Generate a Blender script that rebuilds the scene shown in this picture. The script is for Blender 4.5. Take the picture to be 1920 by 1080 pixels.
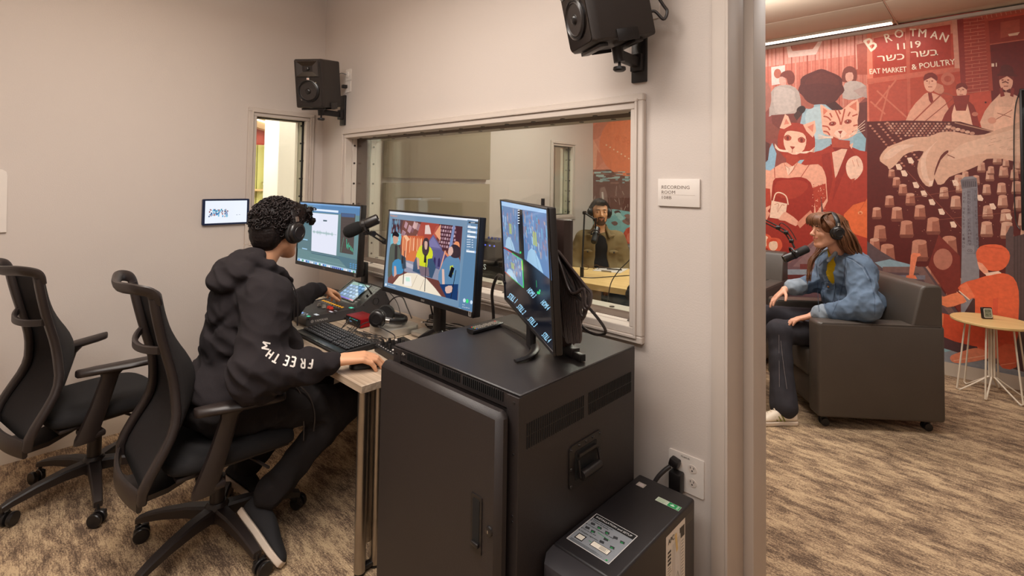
import bpy, bmesh, math, random
import numpy as np
from mathutils import Vector, Matrix
from mathutils.bvhtree import BVHTree
PI = math.pi
random.seed(7); RNG = np.random.RandomState(5)
SC = bpy.context.scene; COL = SC.collection
for o in list(bpy.data.objects): bpy.data.objects.remove(o)

# ------------------------------------------------------------------ camera
F, PX, PY = 949.4, 960.0, 312.5
YAW, PITCH, ROLL = 0.7601, 0.0326, 0.0151
CAM = np.array([3.853, -1.8696, 1.54])
def cam_axes():
    f = np.array([-math.sin(YAW)*math.cos(PITCH), math.cos(YAW)*math.cos(PITCH), math.sin(PITCH)])
    r = np.array([math.cos(YAW), math.sin(YAW), 0.]); u = np.cross(r, f)
    return r*math.cos(ROLL)+u*math.sin(ROLL), -r*math.sin(ROLL)+u*math.cos(ROLL), f
CR, CU, CF = cam_axes()
cd = bpy.data.cameras.new('camera'); co = bpy.data.objects.new('camera', cd); COL.objects.link(co)
cd.sensor_width = 36; cd.lens = F/1920*36; cd.shift_y = -(540-PY)/1920; cd.clip_start = 0.05
co.matrix_world = Matrix(((CR[0], CU[0], -CF[0], CAM[0]), (CR[1], CU[1], -CF[1], CAM[1]), (CR[2], CU[2], -CF[2], CAM[2]), (0, 0, 0, 1)))
SC.camera = co
def hit(u, v, ax, val):
    "point of the plane axis=val seen at a spot of the photograph"
    w = CR*(u-PX)/F + CU*(PY-v)/F + CF
    return CAM + w*((val-CAM[ax])/w[ax])

# ------------------------------------------------------------------ world and lights
W = bpy.data.worlds.new('world'); SC.world = W; W.use_nodes = True
W.node_tree.nodes['Background'].inputs[0].default_value = (0.75, 0.62, 0.5, 1)
W.node_tree.nodes['Background'].inputs[1].default_value = 0.05
SC.view_settings.view_transform = 'Standard'; SC.view_settings.look = 'None'
SC.view_settings.exposure = 0.0; SC.view_settings.gamma = 1.0; SC.view_settings.use_curve_mapping = False
def area(name, loc, sx, sy, power, col, rot=(0, 0, 0), spread=PI):
    l = bpy.data.lights.new(name, 'AREA'); l.shape = 'RECTANGLE'; l.size = sx; l.size_y = sy
    l.energy = power; l.color = col; l.spread = spread
    o = bpy.data.objects.new(name, l); COL.objects.link(o); o.location = loc; o.rotation_euler = rot; return o
WARM = (0.95, 0.91, 0.87)
area('control_room_lamp_or_fill', (2.15, -1.45, 2.90), 1.5, 0.40, 46, WARM)
area('control_room_bounce_fill', (1.9, -1.5, 2.70), 2.2, 0.40, 46, WARM, (PI, 0, 0))  # added fill aimed at the ceiling to raise the ambient level, no fixture
area('recording_room_bounce_fill', (2.6, 2.0, 2.65), 2.4, 0.4, 26, WARM, (PI, 0, 0))  # added bounce fill that brightens this ceiling, not a fixture of the room
area('control_room_lamp_or_fill', (3.3, -2.5, 2.93), 2.2, 0.8, 52, WARM)  # added broad fill from the camera side, unseen
area('control_room_lamp_or_fill', (4.0, -1.1, 2.90), 0.6, 0.6, 10, WARM)  # added small fill to brighten the low right wall, backup unit and cabinet
area('recording_room_lamp', (1.5, 2.30, 2.93), 1.8, 0.3, 48, WARM)
area('recording_room_lamp', (3.4, 1.7, 2.93), 1.6, 0.3, 46, WARM)
area('recording_room_lamp', (2.6, 3.50, 2.93), 1.7, 0.08, 6, WARM)
area('hallway_lamp', (-1.4, 0.6, 2.75), 1.2, 3.0, 210, (1.0, 0.93, 0.86))

# ------------------------------------------------------------------ materials
def lin(c):
    if isinstance(c, str): c = tuple(int(c[i:i+2], 16) for i in (0, 2, 4))
    return tuple(((x/255)/12.92 if x <= 10 else ((x/255+.055)/1.055)**2.4) for x in c)
MATS = {}
def mat(name, col=None, rough=0.5, metal=0.0, bump=None, var=None, emit=None, spec=None, vcol=False, coat=None, sheen=None, stretch=None):
    """procedural material: col (0-255), bump=(scale,strength), var=(scale,amount)"""
    if name in MATS: return MATS[name]
    m = bpy.data.materials.new(name); m.use_nodes = True; MATS[name] = m
    nt = m.node_tree; N = nt.nodes; L = nt.links; b = N['Principled BSDF']
    b.inputs['Roughness'].default_value = rough; b.inputs['Metallic'].default_value = metal
    if spec is not None: b.inputs['Specular IOR Level'].default_value = spec
    if coat: b.inputs['Coat Weight'].default_value = coat; b.inputs['Coat Roughness'].default_value = .1
    if sheen: b.inputs['Sheen Weight'].default_value = sheen; b.inputs['Sheen Roughness'].default_value = .5
    tc = N.new('ShaderNodeTexCoord'); mp = N.new('ShaderNodeMapping'); L.new(tc.outputs['Object'], mp.inputs[0])
    if stretch: mp.inputs['Scale'].default_value = stretch
    c = lin(col) if col is not None else (1, 1, 1)
    src = None
    if vcol:
        a = N.new('ShaderNodeAttribute'); a.attribute_name = 'Col'; src = a.outputs['Color']
    if var:
        n = N.new('ShaderNodeTexNoise'); n.inputs['Scale'].default_value = var[0]; n.inputs['Detail'].default_value = 6
        L.new(mp.outputs[0], n.inputs['Vector'])
        mr = N.new('ShaderNodeMapRange'); mr.inputs[1].default_value = .25; mr.inputs[2].default_value = .75
        mr.inputs[3].default_value = 1-var[1]; mr.inputs[4].default_value = 1+var[1]; L.new(n.outputs['Fac'], mr.inputs[0])
        mx = N.new('ShaderNodeMix'); mx.data_type = 'RGBA'; mx.blend_type = 'MULTIPLY'; mx.inputs[0].default_value = 1
        if src: L.new(src, mx.inputs[6])
        else: mx.inputs[6].default_value = (*c, 1)
        L.new(mr.outputs[0], mx.inputs[7]); src = mx.outputs[2]
    if src: L.new(src, b.inputs['Base Color'])
    else: b.inputs['Base Color'].default_value = (*c, 1)
    if emit is not None:
        if src: L.new(src, b.inputs['Emission Color'])
        else: b.inputs['Emission Color'].default_value = (*c, 1)
        b.inputs['Emission Strength'].default_value = emit
        if emit and emit < 50 and vcol: b.inputs['Base Color'].default_value = (0, 0, 0, 1); [L.remove(l) for l in list(b.inputs['Base Color'].links)]
    if bump:
        n = N.new('ShaderNodeTexNoise'); n.inputs['Scale'].default_value = bump[0]; n.inputs['Detail'].default_value = 4
        L.new(mp.outputs[0], n.inputs['Vector'])
        bp = N.new('ShaderNodeBump'); bp.inputs['Strength'].default_value = bump[1]; bp.inputs['Distance'].default_value = .003
        L.new(n.outputs['Fac'], bp.inputs['Height']); L.new(bp.outputs[0], b.inputs['Normal'])
    return m
M_WALL = mat('wall_paint', (203, 192, 184), .7, bump=(160, .18), var=(1.2, .02))
M_TRIM = mat('trim_paint', (198, 186, 176), .6, bump=(40, .03), var=(3, .02))
M_CEIL = mat('ceiling_paint', (200, 182, 162), .85, bump=(120, .2), var=(2, .03))
M_BASE = mat('baseboard_vinyl', (184, 168, 150), .45, var=(6, .03))
M_WHITE = mat('white_plastic', (225, 216, 208), .4, var=(20, .02))
M_BLACK = mat('black_plastic', (24, 20, 20), .42, bump=(300, .1), var=(8, .08))
M_MATTE = mat('black_matte', (22, 19, 19), .7, bump=(400, .15), var=(8, .1))
M_SATIN = mat('black_satin', (28, 25, 25), .3, var=(10, .1))
M_METAL = mat('brushed_metal', (165, 158, 150), .32, 1.0, var=(15, .08))
M_CHROME = mat('chrome', (205, 205, 205), .12, 1.0, var=(10, .03))
M_RUBBER = mat('cable_rubber', (44, 39, 39), .36, var=(12, .12))
M_RACK = mat('black_powder_coat', (40, 34, 33), .48, bump=(500, .25), var=(3, .08))
M_GREYCORD = mat('grey_cord', (176, 170, 166), .5, var=(12, .05))
M_SCREW = mat('dark_screw', (60, 52, 46), .4, .6, var=(30, .1))
def glass_mat(name, tint=(250, 252, 249), refl=1.0):
    m = bpy.data.materials.new(name); m.use_nodes = True; N = m.node_tree.nodes; L = m.node_tree.links; N.clear()
    o = N.new('ShaderNodeOutputMaterial'); t = N.new('ShaderNodeBsdfTransparent'); g = N.new('ShaderNodeBsdfGlossy'); mx = N.new('ShaderNodeMixShader')
    lw = N.new('ShaderNodeLayerWeight'); pw = N.new('ShaderNodeMath'); pw.operation = 'POWER'; pw.inputs[1].default_value = 4.0; lw.inputs[0].default_value = .5
    L.new(lw.outputs['Facing'], pw.inputs[0]); fr = N.new('ShaderNodeMath'); fr.operation = 'MULTIPLY_ADD'; fr.inputs[1].default_value = .8; fr.inputs[2].default_value = .035; L.new(pw.outputs[0], fr.inputs[0])
    ns = N.new('ShaderNodeTexNoise'); ns.inputs['Scale'].default_value = 2; bp = N.new('ShaderNodeBump'); bp.inputs['Strength'].default_value = .01
    L.new(ns.outputs[0], bp.inputs['Height']); L.new(bp.outputs[0], g.inputs['Normal'])
    t.inputs[0].default_value = (*lin(tint), 1); g.inputs['Roughness'].default_value = 0.0; g.inputs[0].default_value = (1, 1, 1, 1)
    mu = N.new('ShaderNodeMath'); mu.operation = 'MULTIPLY'; mu.inputs[1].default_value = refl; L.new(fr.outputs[0], mu.inputs[0])
    L.new(mu.outputs[0], mx.inputs[0]); L.new(t.outputs[0], mx.inputs[1]); L.new(g.outputs[0], mx.inputs[2]); L.new(mx.outputs[0], o.inputs[0])
    return m
M_GLASS = glass_mat('window_glass')
def carpet_mat():
    m = bpy.data.materials.new('carpet'); m.use_nodes = True; N = m.node_tree.nodes; L = m.node_tree.links; b = N['Principled BSDF']
    b.inputs['Roughness'].default_value = .95; b.inputs['Specular IOR Level'].default_value = .1
    tc = N.new('ShaderNodeTexCoord')
    def noise(sc, det, rough=.6):
        mp = N.new('ShaderNodeMapping'); mp.inputs['Scale'].default_value = sc; L.new(tc.outputs['Object'], mp.inputs[0])
        n = N.new('ShaderNodeTexNoise'); n.inputs['Scale'].default_value = 1; n.inputs['Detail'].default_value = det; n.inputs['Roughness'].default_value = rough
        L.new(mp.outputs[0], n.inputs['Vector']); return n.outputs['Fac']
    a = noise((6, 17, 1), 6, .75); s = noise((22, 190, 1), 2, .6); p = noise((130, 170, 1), 1, .5); big = noise((3, 5, 1), 4, .6)
    def mth(op, x, y):
        k = N.new('ShaderNodeMath'); k.operation = op
        for i, q in enumerate((x, y)):
            if isinstance(q, (int, float)): k.inputs[i].default_value = q
            else: L.new(q, k.inputs[i])
        return k.outputs[0]
    v = mth('ADD', mth('MULTIPLY', a, 1.0), mth('MULTIPLY', big, .40)); v = mth('ADD', v, mth('MULTIPLY', s, .42)); v = mth('ADD', v, mth('MULTIPLY', p, .45))
    r = N.new('ShaderNodeValToRGB'); L.new(mth('SUBTRACT', v, .63), r.inputs[0])
    e = r.color_ramp.elements
    e[0].position = .36; e[0].color = (*lin((96, 79, 66)), 1); e[1].position = .64; e[1].color = (*lin((194, 168, 134)), 1)
    k = e.new(.5); k.color = (*lin((148, 124, 100)), 1)
    L.new(r.outputs[0], b.inputs['Base Color'])
    wv = N.new('ShaderNodeBump'); wv.inputs['Strength'].default_value = .5; wv.inputs['Distance'].default_value = .004
    L.new(mth('ADD', s, p), wv.inputs['Height']); L.new(wv.outputs[0], b.inputs['Normal'])
    return m
M_CARPET = carpet_mat()
def wood_mat(name, c1, c2, axis='X', rough=.45, scale=1.0):
    m = bpy.data.materials.new(name); m.use_nodes = True; N = m.node_tree.nodes; L = m.node_tree.links; b = N['Principled BSDF']
    b.inputs['Roughness'].default_value = rough
    tc = N.new('ShaderNodeTexCoord'); mp = N.new('ShaderNodeMapping'); L.new(tc.outputs['Object'], mp.inputs[0])
    mp.inputs['Scale'].default_value = (1.2*scale, 38*scale, 38*scale) if axis == 'X' else (38*scale, 1.2*scale, 38*scale)
    n = N.new('ShaderNodeTexNoise'); n.inputs['Scale'].default_value = 1.6; n.inputs['Detail'].default_value = 8; n.inputs['Distortion'].default_value = .3
    L.new(mp.outputs[0], n.inputs['Vector']); r = N.new('ShaderNodeValToRGB'); L.new(n.outputs[0], r.inputs[0])
    r.color_ramp.elements[0].position = .35; r.color_ramp.elements[0].color = (*lin(c1), 1); r.color_ramp.elements[1].position = .65; r.color_ramp.elements[1].color = (*lin(c2), 1)
    L.new(r.outputs[0], b.inputs['Base Color'])
    return m
M_DESK = wood_mat('grey_oak_laminate', (150, 130, 110), (192, 172, 150))
M_TABLE = wood_mat('maple_laminate', (214, 178, 118), (228, 194, 134), scale=.5)
M_PAINT = mat('printed_ink', None, .45, vcol=True, var=(90, .04))
M_MURAL = mat('printed_wallpaper', None, .5, vcol=True, var=(40, .12))
M_SCREEN = mat('lit_screen', None, .12, vcol=True, emit=1.0)

# ------------------------------------------------------------------ mesh building
class MB:
    def __init__(s): s.v = []; s.f = []; s.m = []; s.c = None; s.mats = []
    def add(s, vs, fs, m=0):
        k = len(s.v); s.v += [tuple(map(float, p)) for p in vs]; s.f += [tuple(k+i for i in q) for q in fs]; s.m += [m]*len(fs); return s
    def box(s, c, d, R=None, bev=0, m=0, seg=2):
        R = R or Matrix.Identity(3)
        if bev:
            bm = bmesh.new(); bmesh.ops.create_cube(bm, size=1)
            for v in bm.verts: v.co = Vector((v.co.x*d[0], v.co.y*d[1], v.co.z*d[2]))
            bmesh.ops.bevel(bm, geom=bm.edges[:], offset=min(bev, min(d)*.49), segments=seg, affect='EDGES', profile=.5)
            bm.verts.index_update(); vs = [Vector(c)+R@v.co for v in bm.verts]; fs = [[v.index for v in f.verts] for f in bm.faces]; bm.free()
            return s.add(vs, fs, m)
        vs = [Vector(c)+R@Vector((x*d[0]/2, y*d[1]/2, z*d[2]/2)) for x in (-1, 1) for y in (-1, 1) for z in (-1, 1)]
        return s.add(vs, [(0, 1, 3, 2), (4, 6, 7, 5), (0, 4, 5, 1), (2, 3, 7, 6), (0, 2, 6, 4), (1, 5, 7, 3)], m)
    def b2(s, a, b, **k):
        return s.box([(a[i]+b[i])/2 for i in range(3)], [abs(b[i]-a[i]) for i in range(3)], **k)
    def ring_loft(s, rings, m=0, cap=True, closed=False):
        n = len(rings[0]); k = len(s.v); s.v += [tuple(map(float, p)) for r in rings for p in r]; R = len(rings)
        for i in range(R if closed else R-1):
            for j in range(n):
                a = k+i*n+j; b = k+i*n+(j+1) % n; i2 = (i+1) % R; s.f.append((a, b, k+i2*n+(j+1) % n, k+i2*n+j)); s.m.append(m)
        if cap and not closed:
            s.f.append(tuple(k+j for j in range(n))[::-1]); s.f.append(tuple(k+(R-1)*n+j for j in range(n))); s.m += [m, m]
        return s
    def tube(s, pts, r, n=8, m=0, closed=False, flat=1.0, up=None, cap=True):
        P = [Vector(p) for p in pts]; R = r if isinstance(r, (list, tuple)) else [r]*len(P); rings = []
        T = []
        for i in range(len(P)):
            a = P[(i-1) % len(P)] if closed or i else P[0]; b = P[(i+1) % len(P)] if closed or i < len(P)-1 else P[-1]
            T.append((b-a).normalized())
        x = Vector(up) if up is not None else (Vector((0, 0, 1)) if abs(T[0].z) < .9 else Vector((1, 0, 0)))
        for i, p in enumerate(P):
            x = (x - T[i]*x.dot(T[i])).normalized(); y = T[i].cross(x)
            rings.append([p+(x*math.cos(2*PI*j/n)*R[i]*flat + y*math.sin(2*PI*j/n)*R[i]) for j in range(n)])
        return s.ring_loft(rings, m, cap, closed)
    def cyl(s, a, b, r, n=16, m=0, r2=None): return s.tube([a, b], [r, r if r2 is None else r2], n, m)
    def lathe(s, prof, n=24, R=None, o=(0, 0, 0), m=0):
        R = R or Matrix.Identity(3); o = Vector(o)
        return s.ring_loft([[o+R@Vector((r*math.cos(2*PI*j/n), r*math.sin(2*PI*j/n), z)) for j in range(n)] for r, z in prof], m)
    def prism(s, poly, z0, z1, f=None, m=0):
        "poly 2d extruded; f maps (x,y,z) to space"
        f = f or (lambda x, y, z: (x, y, z)); n = len(poly)
        vs = [f(x, y, z0) for x, y in poly]+[f(x, y, z1) for x, y in poly]
        return s.add(vs, [tuple(range(n))[::-1], tuple(range(n, 2*n))]+[(i, (i+1) % n, n+(i+1) % n, n+i) for i in range(n)], m)
    def ell(s, c, r, R=None, n=16, m=0):
        R = R or Matrix.Identity(3); c = Vector(c); h = n//2
        rings = [[c+R@Vector((r[0]*math.sin(t)*math.cos(2*PI*j/n), r[1]*math.sin(t)*math.sin(2*PI*j/n), -r[2]*math.cos(t))) for j in range(n)] for t in [PI*(i+.02)/(h+.04) for i in range(h+1)]]
        return s.ring_loft(rings, m)
    def plate(s, org, ex, ey, nrm, w, h, holes, th, m=0):
        "flat plate with rectangular holes (x0,y0,x1,y1), thickness th along nrm"
        xs = sorted({0, w, *[q for H in holes for q in (H[0], H[2])]}); ys = sorted({0, h, *[q for H in holes for q in (H[1], H[3])]})
        org, ex, ey, nrm = map(Vector, (org, ex, ey, nrm)); inside = lambda x, y: any(a < x < c and b < y < d for a, b, c, d in holes)
        g = [[not inside((xs[i]+xs[i+1])/2, (ys[j]+ys[j+1])/2) for j in range(len(ys)-1)] for i in range(len(xs)-1)]
        def P(x, y, t): return org+ex*x+ey*y+nrm*t
        for i in range(len(xs)-1):
            for j in range(len(ys)-1):
                if not g[i][j]: continue
                a, b, c, d = xs[i], ys[j], xs[i+1], ys[j+1]
                s.add([P(a, b, 0), P(c, b, 0), P(c, d, 0), P(a, d, 0)], [(0, 3, 2, 1)], m); s.add([P(a, b, th), P(c, b, th), P(c, d, th), P(a, d, th)], [(0, 1, 2, 3)], m)
                G = lambda p, q: 0 <= p < len(g) and 0 <= q < len(g[0]) and g[p][q]
                for ok, e in ((G(i-1, j), ((a, b), (a, d))), (G(i+1, j), ((c, d), (c, b))), (G(i, j-1), ((c, b), (a, b))), (G(i, j+1), ((a, d), (c, d)))):
                    if not ok: s.add([P(*e[0], 0), P(*e[1], 0), P(*e[1], th), P(*e[0], th)], [(0, 3, 2, 1)], m)
        return s
    def mesh(s, name):
        me = bpy.data.meshes.new(name); me.from_pydata(s.v, [], s.f); me.update(); return me
def origin_of(o):
    p = Vector((0, 0, 0))
    while o is not None: p = p+o.location; o = o.parent
    return p
def obj(name, B, m, parent=None, world=False, smooth=40, label=None):
    """one mesh object; world=True: the mesh was built in world coordinates"""
    me = B.mesh(name) if isinstance(B, MB) else B
    if world and parent is not None: me.transform(Matrix.Translation(-origin_of(parent)))
    for q in (m if isinstance(m, (list, tuple)) else [m]): me.materials.append(q)
    if isinstance(B, MB) and any(B.m): me.polygons.foreach_set('material_index', B.m)
    bm = bmesh.new(); bm.from_mesh(me); bmesh.ops.recalc_face_normals(bm, faces=bm.faces) if isinstance(B, MB) and B.c is None else None
    if smooth:
        ca = math.radians(smooth)
        for f in bm.faces: f.smooth = True
        for e in bm.edges:
            if len(e.link_faces) == 2 and e.calc_face_angle(0) > ca: e.smooth = False
    bm.to_mesh(me); bm.free()
    o = bpy.data.objects.new(name, me); COL.objects.link(o); o.parent = parent
    if label: o['label'] = label
    return o
def tag(o, label, cat, group=None):
    o['label'] = label; o['category'] = cat
    if group: o['group'] = group
    return o
def thing(name, label, cat, loc=(0, 0, 0), rz=0, group=None):
    o = bpy.data.objects.new(name, None); COL.objects.link(o); o.location = loc; o.rotation_euler = (0, 0, rz); o.empty_display_size = .05
    return tag(o, label, cat, group)
def struct(name, B, m, parent=None, **k):
    o = obj(name, B, m, parent, **k)
    if parent is None: o['kind'] = 'structure'
    return o
def spline(pts, n=8, closed=False):
    P = [Vector(p) for p in pts]; out = []; N = len(P)
    for i in range(N if closed else N-1):
        if closed: a, b, c, d = P[(i-1) % N], P[i], P[(i+1) % N], P[(i+2) % N]
        else: a, b, c, d = P[max(i-1, 0)], P[i], P[i+1], P[min(i+2, N-1)]
        for k in range(n):
            t = k/n; out.append(.5*((2*b)+(c-a)*t+(2*a-5*b+4*c-d)*t*t+(3*b-a-3*c+d)*t**3))
    if not closed: out.append(P[-1])
    return out
def Rz(a): return Matrix.Rotation(a, 3, 'Z')
def Rx(a): return Matrix.Rotation(a, 3, 'X')
def Ry(a): return Matrix.Rotation(a, 3, 'Y')
def basis(x, y, z): return Matrix((Vector(x), Vector(y), Vector(z))).transposed()
def aim(d):
    "rotation taking +Z to d"
    return Vector((0, 0, 1)).rotation_difference(Vector(d)).to_matrix()
def rrect(w, h, r, n=4, cx=0, cy=0):
    o = []
    for k, (sx, sy) in enumerate(((1, 1), (-1, 1), (-1, -1), (1, -1))):
        for j in range(n+1):
            a = PI/2*(k+j/n); o.append((cx+sx*(w/2-r)+r*math.cos(a), cy+sy*(h/2-r)+r*math.sin(a)))
    return o
def circ(r, n=24, cx=0, cy=0, ry=None): return [(cx+r*math.cos(2*PI*i/n), cy+(ry or r)*math.sin(2*PI*i/n)) for i in range(n)]

# ------------------------------------------------------------------ flat print and screens
GL = {}
def glyphs(txt, bold=0.0):
    k = (txt, bold)
    if k not in GL:
        cu = bpy.data.curves.new('t', 'FONT'); cu.body = txt; cu.size = 1; cu.resolution_u = 2; cu.offset = bold; cu.fill_mode = 'FRONT'
        o = bpy.data.objects.new('t', cu); COL.objects.link(o); dg = bpy.context.evaluated_depsgraph_get(); dg.update()
        me = o.evaluated_get(dg).to_mesh(); GL[k] = ([(v.co.x, v.co.y) for v in me.vertices], [tuple(p.vertices) for p in me.polygons])
        o.evaluated_get(dg).to_mesh_clear(); bpy.data.objects.remove(o); bpy.data.curves.remove(cu)
    return GL[k]
def homog(src, dst):
    A = []; b = []
    for (x, y), (u, v) in zip(src, dst):
        A += [[x, y, 1, 0, 0, 0, -u*x, -u*y], [0, 0, 0, x, y, 1, -v*x, -v*y]]; b += [u, v]
    h = np.append(np.linalg.solve(np.array(A, float), np.array(b, float)), 1).reshape(3, 3)
    def f(x, y):
        q = h@np.array([x, y, 1.]); return q[0]/q[2], q[1]/q[2]
    return f
class Print:
    """flat printed artwork: fn maps artwork coordinates to the surface, n is its normal"""
    def __init__(s, fn, n, eps=.00015, down=True): s.fn = fn; s.n = np.array(n, float); s.eps = eps; s.v = []; s.f = []; s.c = []; s.bb = []; s.down = down
    def raw(s, pts, faces, col, lay=None):
        P = np.array(pts, float); a = P.min(0); b = P.max(0)
        if lay is None:
            lay = 1+max([q[2] for q in s.bb if q[0][0] < b[0] and q[1][0] > a[0] and q[0][1] < b[1] and q[1][1] > a[1]] or [0])
        s.bb.append((a, b, lay)); k = len(s.v)
        s.v += [tuple(np.array(s.fn(*p))+s.n*s.eps*lay) for p in P]; s.f += [tuple(k+i for i in f) for f in faces]
        cols = col if isinstance(col, list) else [col]*len(P); s.c += [(*lin(c), 1) for c in cols]; return lay
    def poly(s, pts, col, lay=None, smooth=0):
        if smooth: pts = [(p.x, p.y) for p in spline([(x, y, 0) for x, y in pts], smooth, True)]
        return s.raw(pts, [tuple(range(len(pts)))], col, lay)
    def rect(s, x0, y0, x1, y1, col, lay=None): return s.poly([(x0, y0), (x1, y0), (x1, y1), (x0, y1)], col, lay)
    def ell(s, cx, cy, rx, ry, col, lay=None, n=20, rot=0):
        c, q = math.cos(rot), math.sin(rot); return s.poly([(cx+rx*math.cos(a)*c-ry*math.sin(a)*q, cy+rx*math.cos(a)*q+ry*math.sin(a)*c) for a in [2*PI*i/n for i in range(n)]], col, lay)
    def line(s, pts, w, col, lay=None, smooth=0):
        if smooth: pts = [(p.x, p.y) for p in spline([(x, y, 0) for x, y in pts], smooth)]
        L = []; R = []
        for i, (x, y) in enumerate(pts):
            a = pts[max(i-1, 0)]; b = pts[min(i+1, len(pts)-1)]; dx, dy = b[0]-a[0], b[1]-a[1]; d = math.hypot(dx, dy) or 1
            L.append((x-dy/d*w/2, y+dx/d*w/2)); R.append((x+dy/d*w/2, y-dx/d*w/2))
        n = len(pts); return s.raw(L+R, [(i, i+1, n+i+1, n+i) for i in range(n-1)], col, lay)
    def text(s, t, x, y, h, col, rot=0, w=None, bold=0.0, lay=None, shear=0, align='l'):
        v, f = glyphs(t)
        if not v: return
        xs = [p[0] for p in v]; x0, x1 = min(xs), max(xs); sx = h/.73 if w is None else w/(x1-x0); sy = h/.73*(-1 if s.down else 1)
        ox = 0 if align == 'l' else -(x1-x0)*sx/2; c, q = math.cos(rot), math.sin(rot); P = []
        for a, b in v:
            a = (a-x0)*sx+ox+b*shear*abs(sy); b = b*sy; P.append((x+a*c-b*q, y+a*q+b*c))
        if bold:
            for q_ in (-1, 1): s.raw([(a+q_*bold*h*.7, b+q_*bold*h*.25) for a, b in P], f, col, lay)
        return s.raw(P, f, col, lay)
    def done(s, name, m, parent=None, world=True, label=None):
        me = bpy.data.meshes.new(name); me.from_pydata(s.v, [], s.f); me.update()
        # face every polygon to the outside
        bm = bmesh.new(); bm.from_mesh(me); bm.normal_update(); n = Vector(s.n)
        fl = [f for f in bm.faces if f.normal.dot(n) < 0]; bmesh.ops.reverse_faces(bm, faces=fl); bm.to_mesh(me); bm.free()
        ca = me.color_attributes.new('Col', 'FLOAT_COLOR', 'POINT'); ca.data.foreach_set('color', np.array(s.c, np.float32).ravel())
        return obj(name, me, m, parent, world, smooth=0, label=label)
def plane_fn(o, ex, ey):
    o, ex, ey = np.array(o, float), np.array(ex, float), np.array(ey, float)
    return lambda x, y: o+ex*x+ey*y
# ------------------------------------------------------------------ setting
CH = 3.0; MY = 3.739; TH = .25
B = MB().b2((-5.5, -4.2, -.05), (6.4, 6.0, 0)); struct('floor', B, M_CARPET, smooth=0)
WX0, WX1, WZ0, WZ1 = .405, 2.772, .955, 1.858       # big studio window opening
B = MB().plate((0, 0, 0), (1, 0, 0), (0, 0, 1), (0, 1, 0), 6.2, CH, [(WX0-.01, WZ0-.012, WX1+.03, WZ1+.02), (3.155, 0, 4.45, 2.62)], TH)
struct('wall_front', B, M_WALL, smooth=0)
B = MB().plate((0, -4.2, 0), (0, 1, 0), (0, 0, 1), (-1, 0, 0), 4.2+MY+.2, CH, [(4.2-.522, 1.085, 4.2-.13, 2.012), (4.2+2.885, 1.13, 4.2+3.30, 2.02)], .18)
struct('wall_left', B, M_WALL, smooth=0)
struct('wall_mural', MB().b2((0, MY, 0), (6.2, MY+.15, CH)), M_WALL, smooth=0)
struct('wall_back', MB().b2((-.2, -4.2, 0), (6.4, -4.05, CH)), M_WALL, smooth=0)
struct('wall_right', MB().b2((6.05, -4.2, 0), (6.2, MY+.2, CH)), M_WALL, smooth=0)
struct('ceiling', MB().b2((-.2, -4.2, CH), (6.4, TH, CH+.1)), M_CEIL, smooth=0)
cr = struct('ceiling_recording_room', MB().b2((-.2, TH, CH+.012), (6.4, MY+.2, CH+.1)), M_CEIL, smooth=0)
cr.name = 'ceiling.001'
for i in range(5):
    for j in range(6):
        x0 = 3.255+(i-3)*1.22; y1 = 2.915+.0+(j-4)*.61
        x1 = x0+1.22; y0 = y1-.61 if j < 5 else y1-.61
        x0, x1, y0, y1 = max(x0, 0.0), min(x1, 6.0), max(y0, TH+.02), min(y1, MY-.02)
        if x1-x0 < .1 or y1-y0 < .03: continue
        obj('ceiling_tile', MB().box(((x0+x1)/2, (y0+y1)/2, CH), (x1-x0-.012, y1-y0-.012, .022), bev=.004), M_CEIL, cr)
B = MB()
for y in [2.915+(j-4)*.61 for j in range(6)]: B.b2((0, y-.004, CH-.006), (6, y+.004, CH+.01))
for x in [3.255+(i-3)*1.22 for i in range(1, 6)]: B.b2((x-.004, TH, CH-.006), (x+.004, MY, CH+.01))
obj('ceiling_grid', B, mat('ceiling_grid_metal', (214, 186, 166), .5, var=(5, .03)), cr, smooth=0)
# baseboards
def baseboard(name, a, b, nrm, h=.104):
    a, b, n = Vector(a), Vector(b), Vector(nrm); d = (b-a); L = d.length; d.normalize()
    prof = [(0, 0), (.014, 0), (.012, h*.12), (.009, h*.2), (.008, h-.008), (.005, h), (0, h)]
    B = MB().ring_loft([[p+n*x+Vector((0, 0, z)) for x, z in prof] for p in (a, b)]); return struct(name, B, M_BASE, smooth=30)
baseboard('baseboard_left', (0, -4.0, 0), (0, 0, 0), (1, 0, 0)); baseboard('baseboard_front', (0, 0, 0), (3.1, 0, 0), (0, -1, 0))
baseboard('baseboard_mural', (0, MY, 0), (6, MY, 0), (0, -1, 0), .11); baseboard('baseboard_side', (0, .25, 0), (0, MY, 0), (1, 0, 0))

# ------------------------------------------------------------------ windows
def frame_ring(B, x0, z0, x1, z1, w, y0, y1, f, bev=.002, cx0=None):
    "rectangular ring of four bars, outer box x0..x1, z0..z1, bar width w, from depth y0 to y1"
    for a, b, c, d in ((x0, z1-w, x1, z1), (x0, z0, x1, z0+w), (x0, z0+w, x0+w, z1-w), (x1-w, z0+w, x1, z1-w)):
        P = [f((a if i else c), (y0 if j else y1), (b if k else d)) for i in (0, 1) for j in (0, 1) for k in (0, 1)]
        lo = [min(p[i] for p in P) for i in range(3)]; hi = [max(p[i] for p in P) for i in range(3)]
        B.b2(lo, hi, bev=bev, seg=1)
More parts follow.
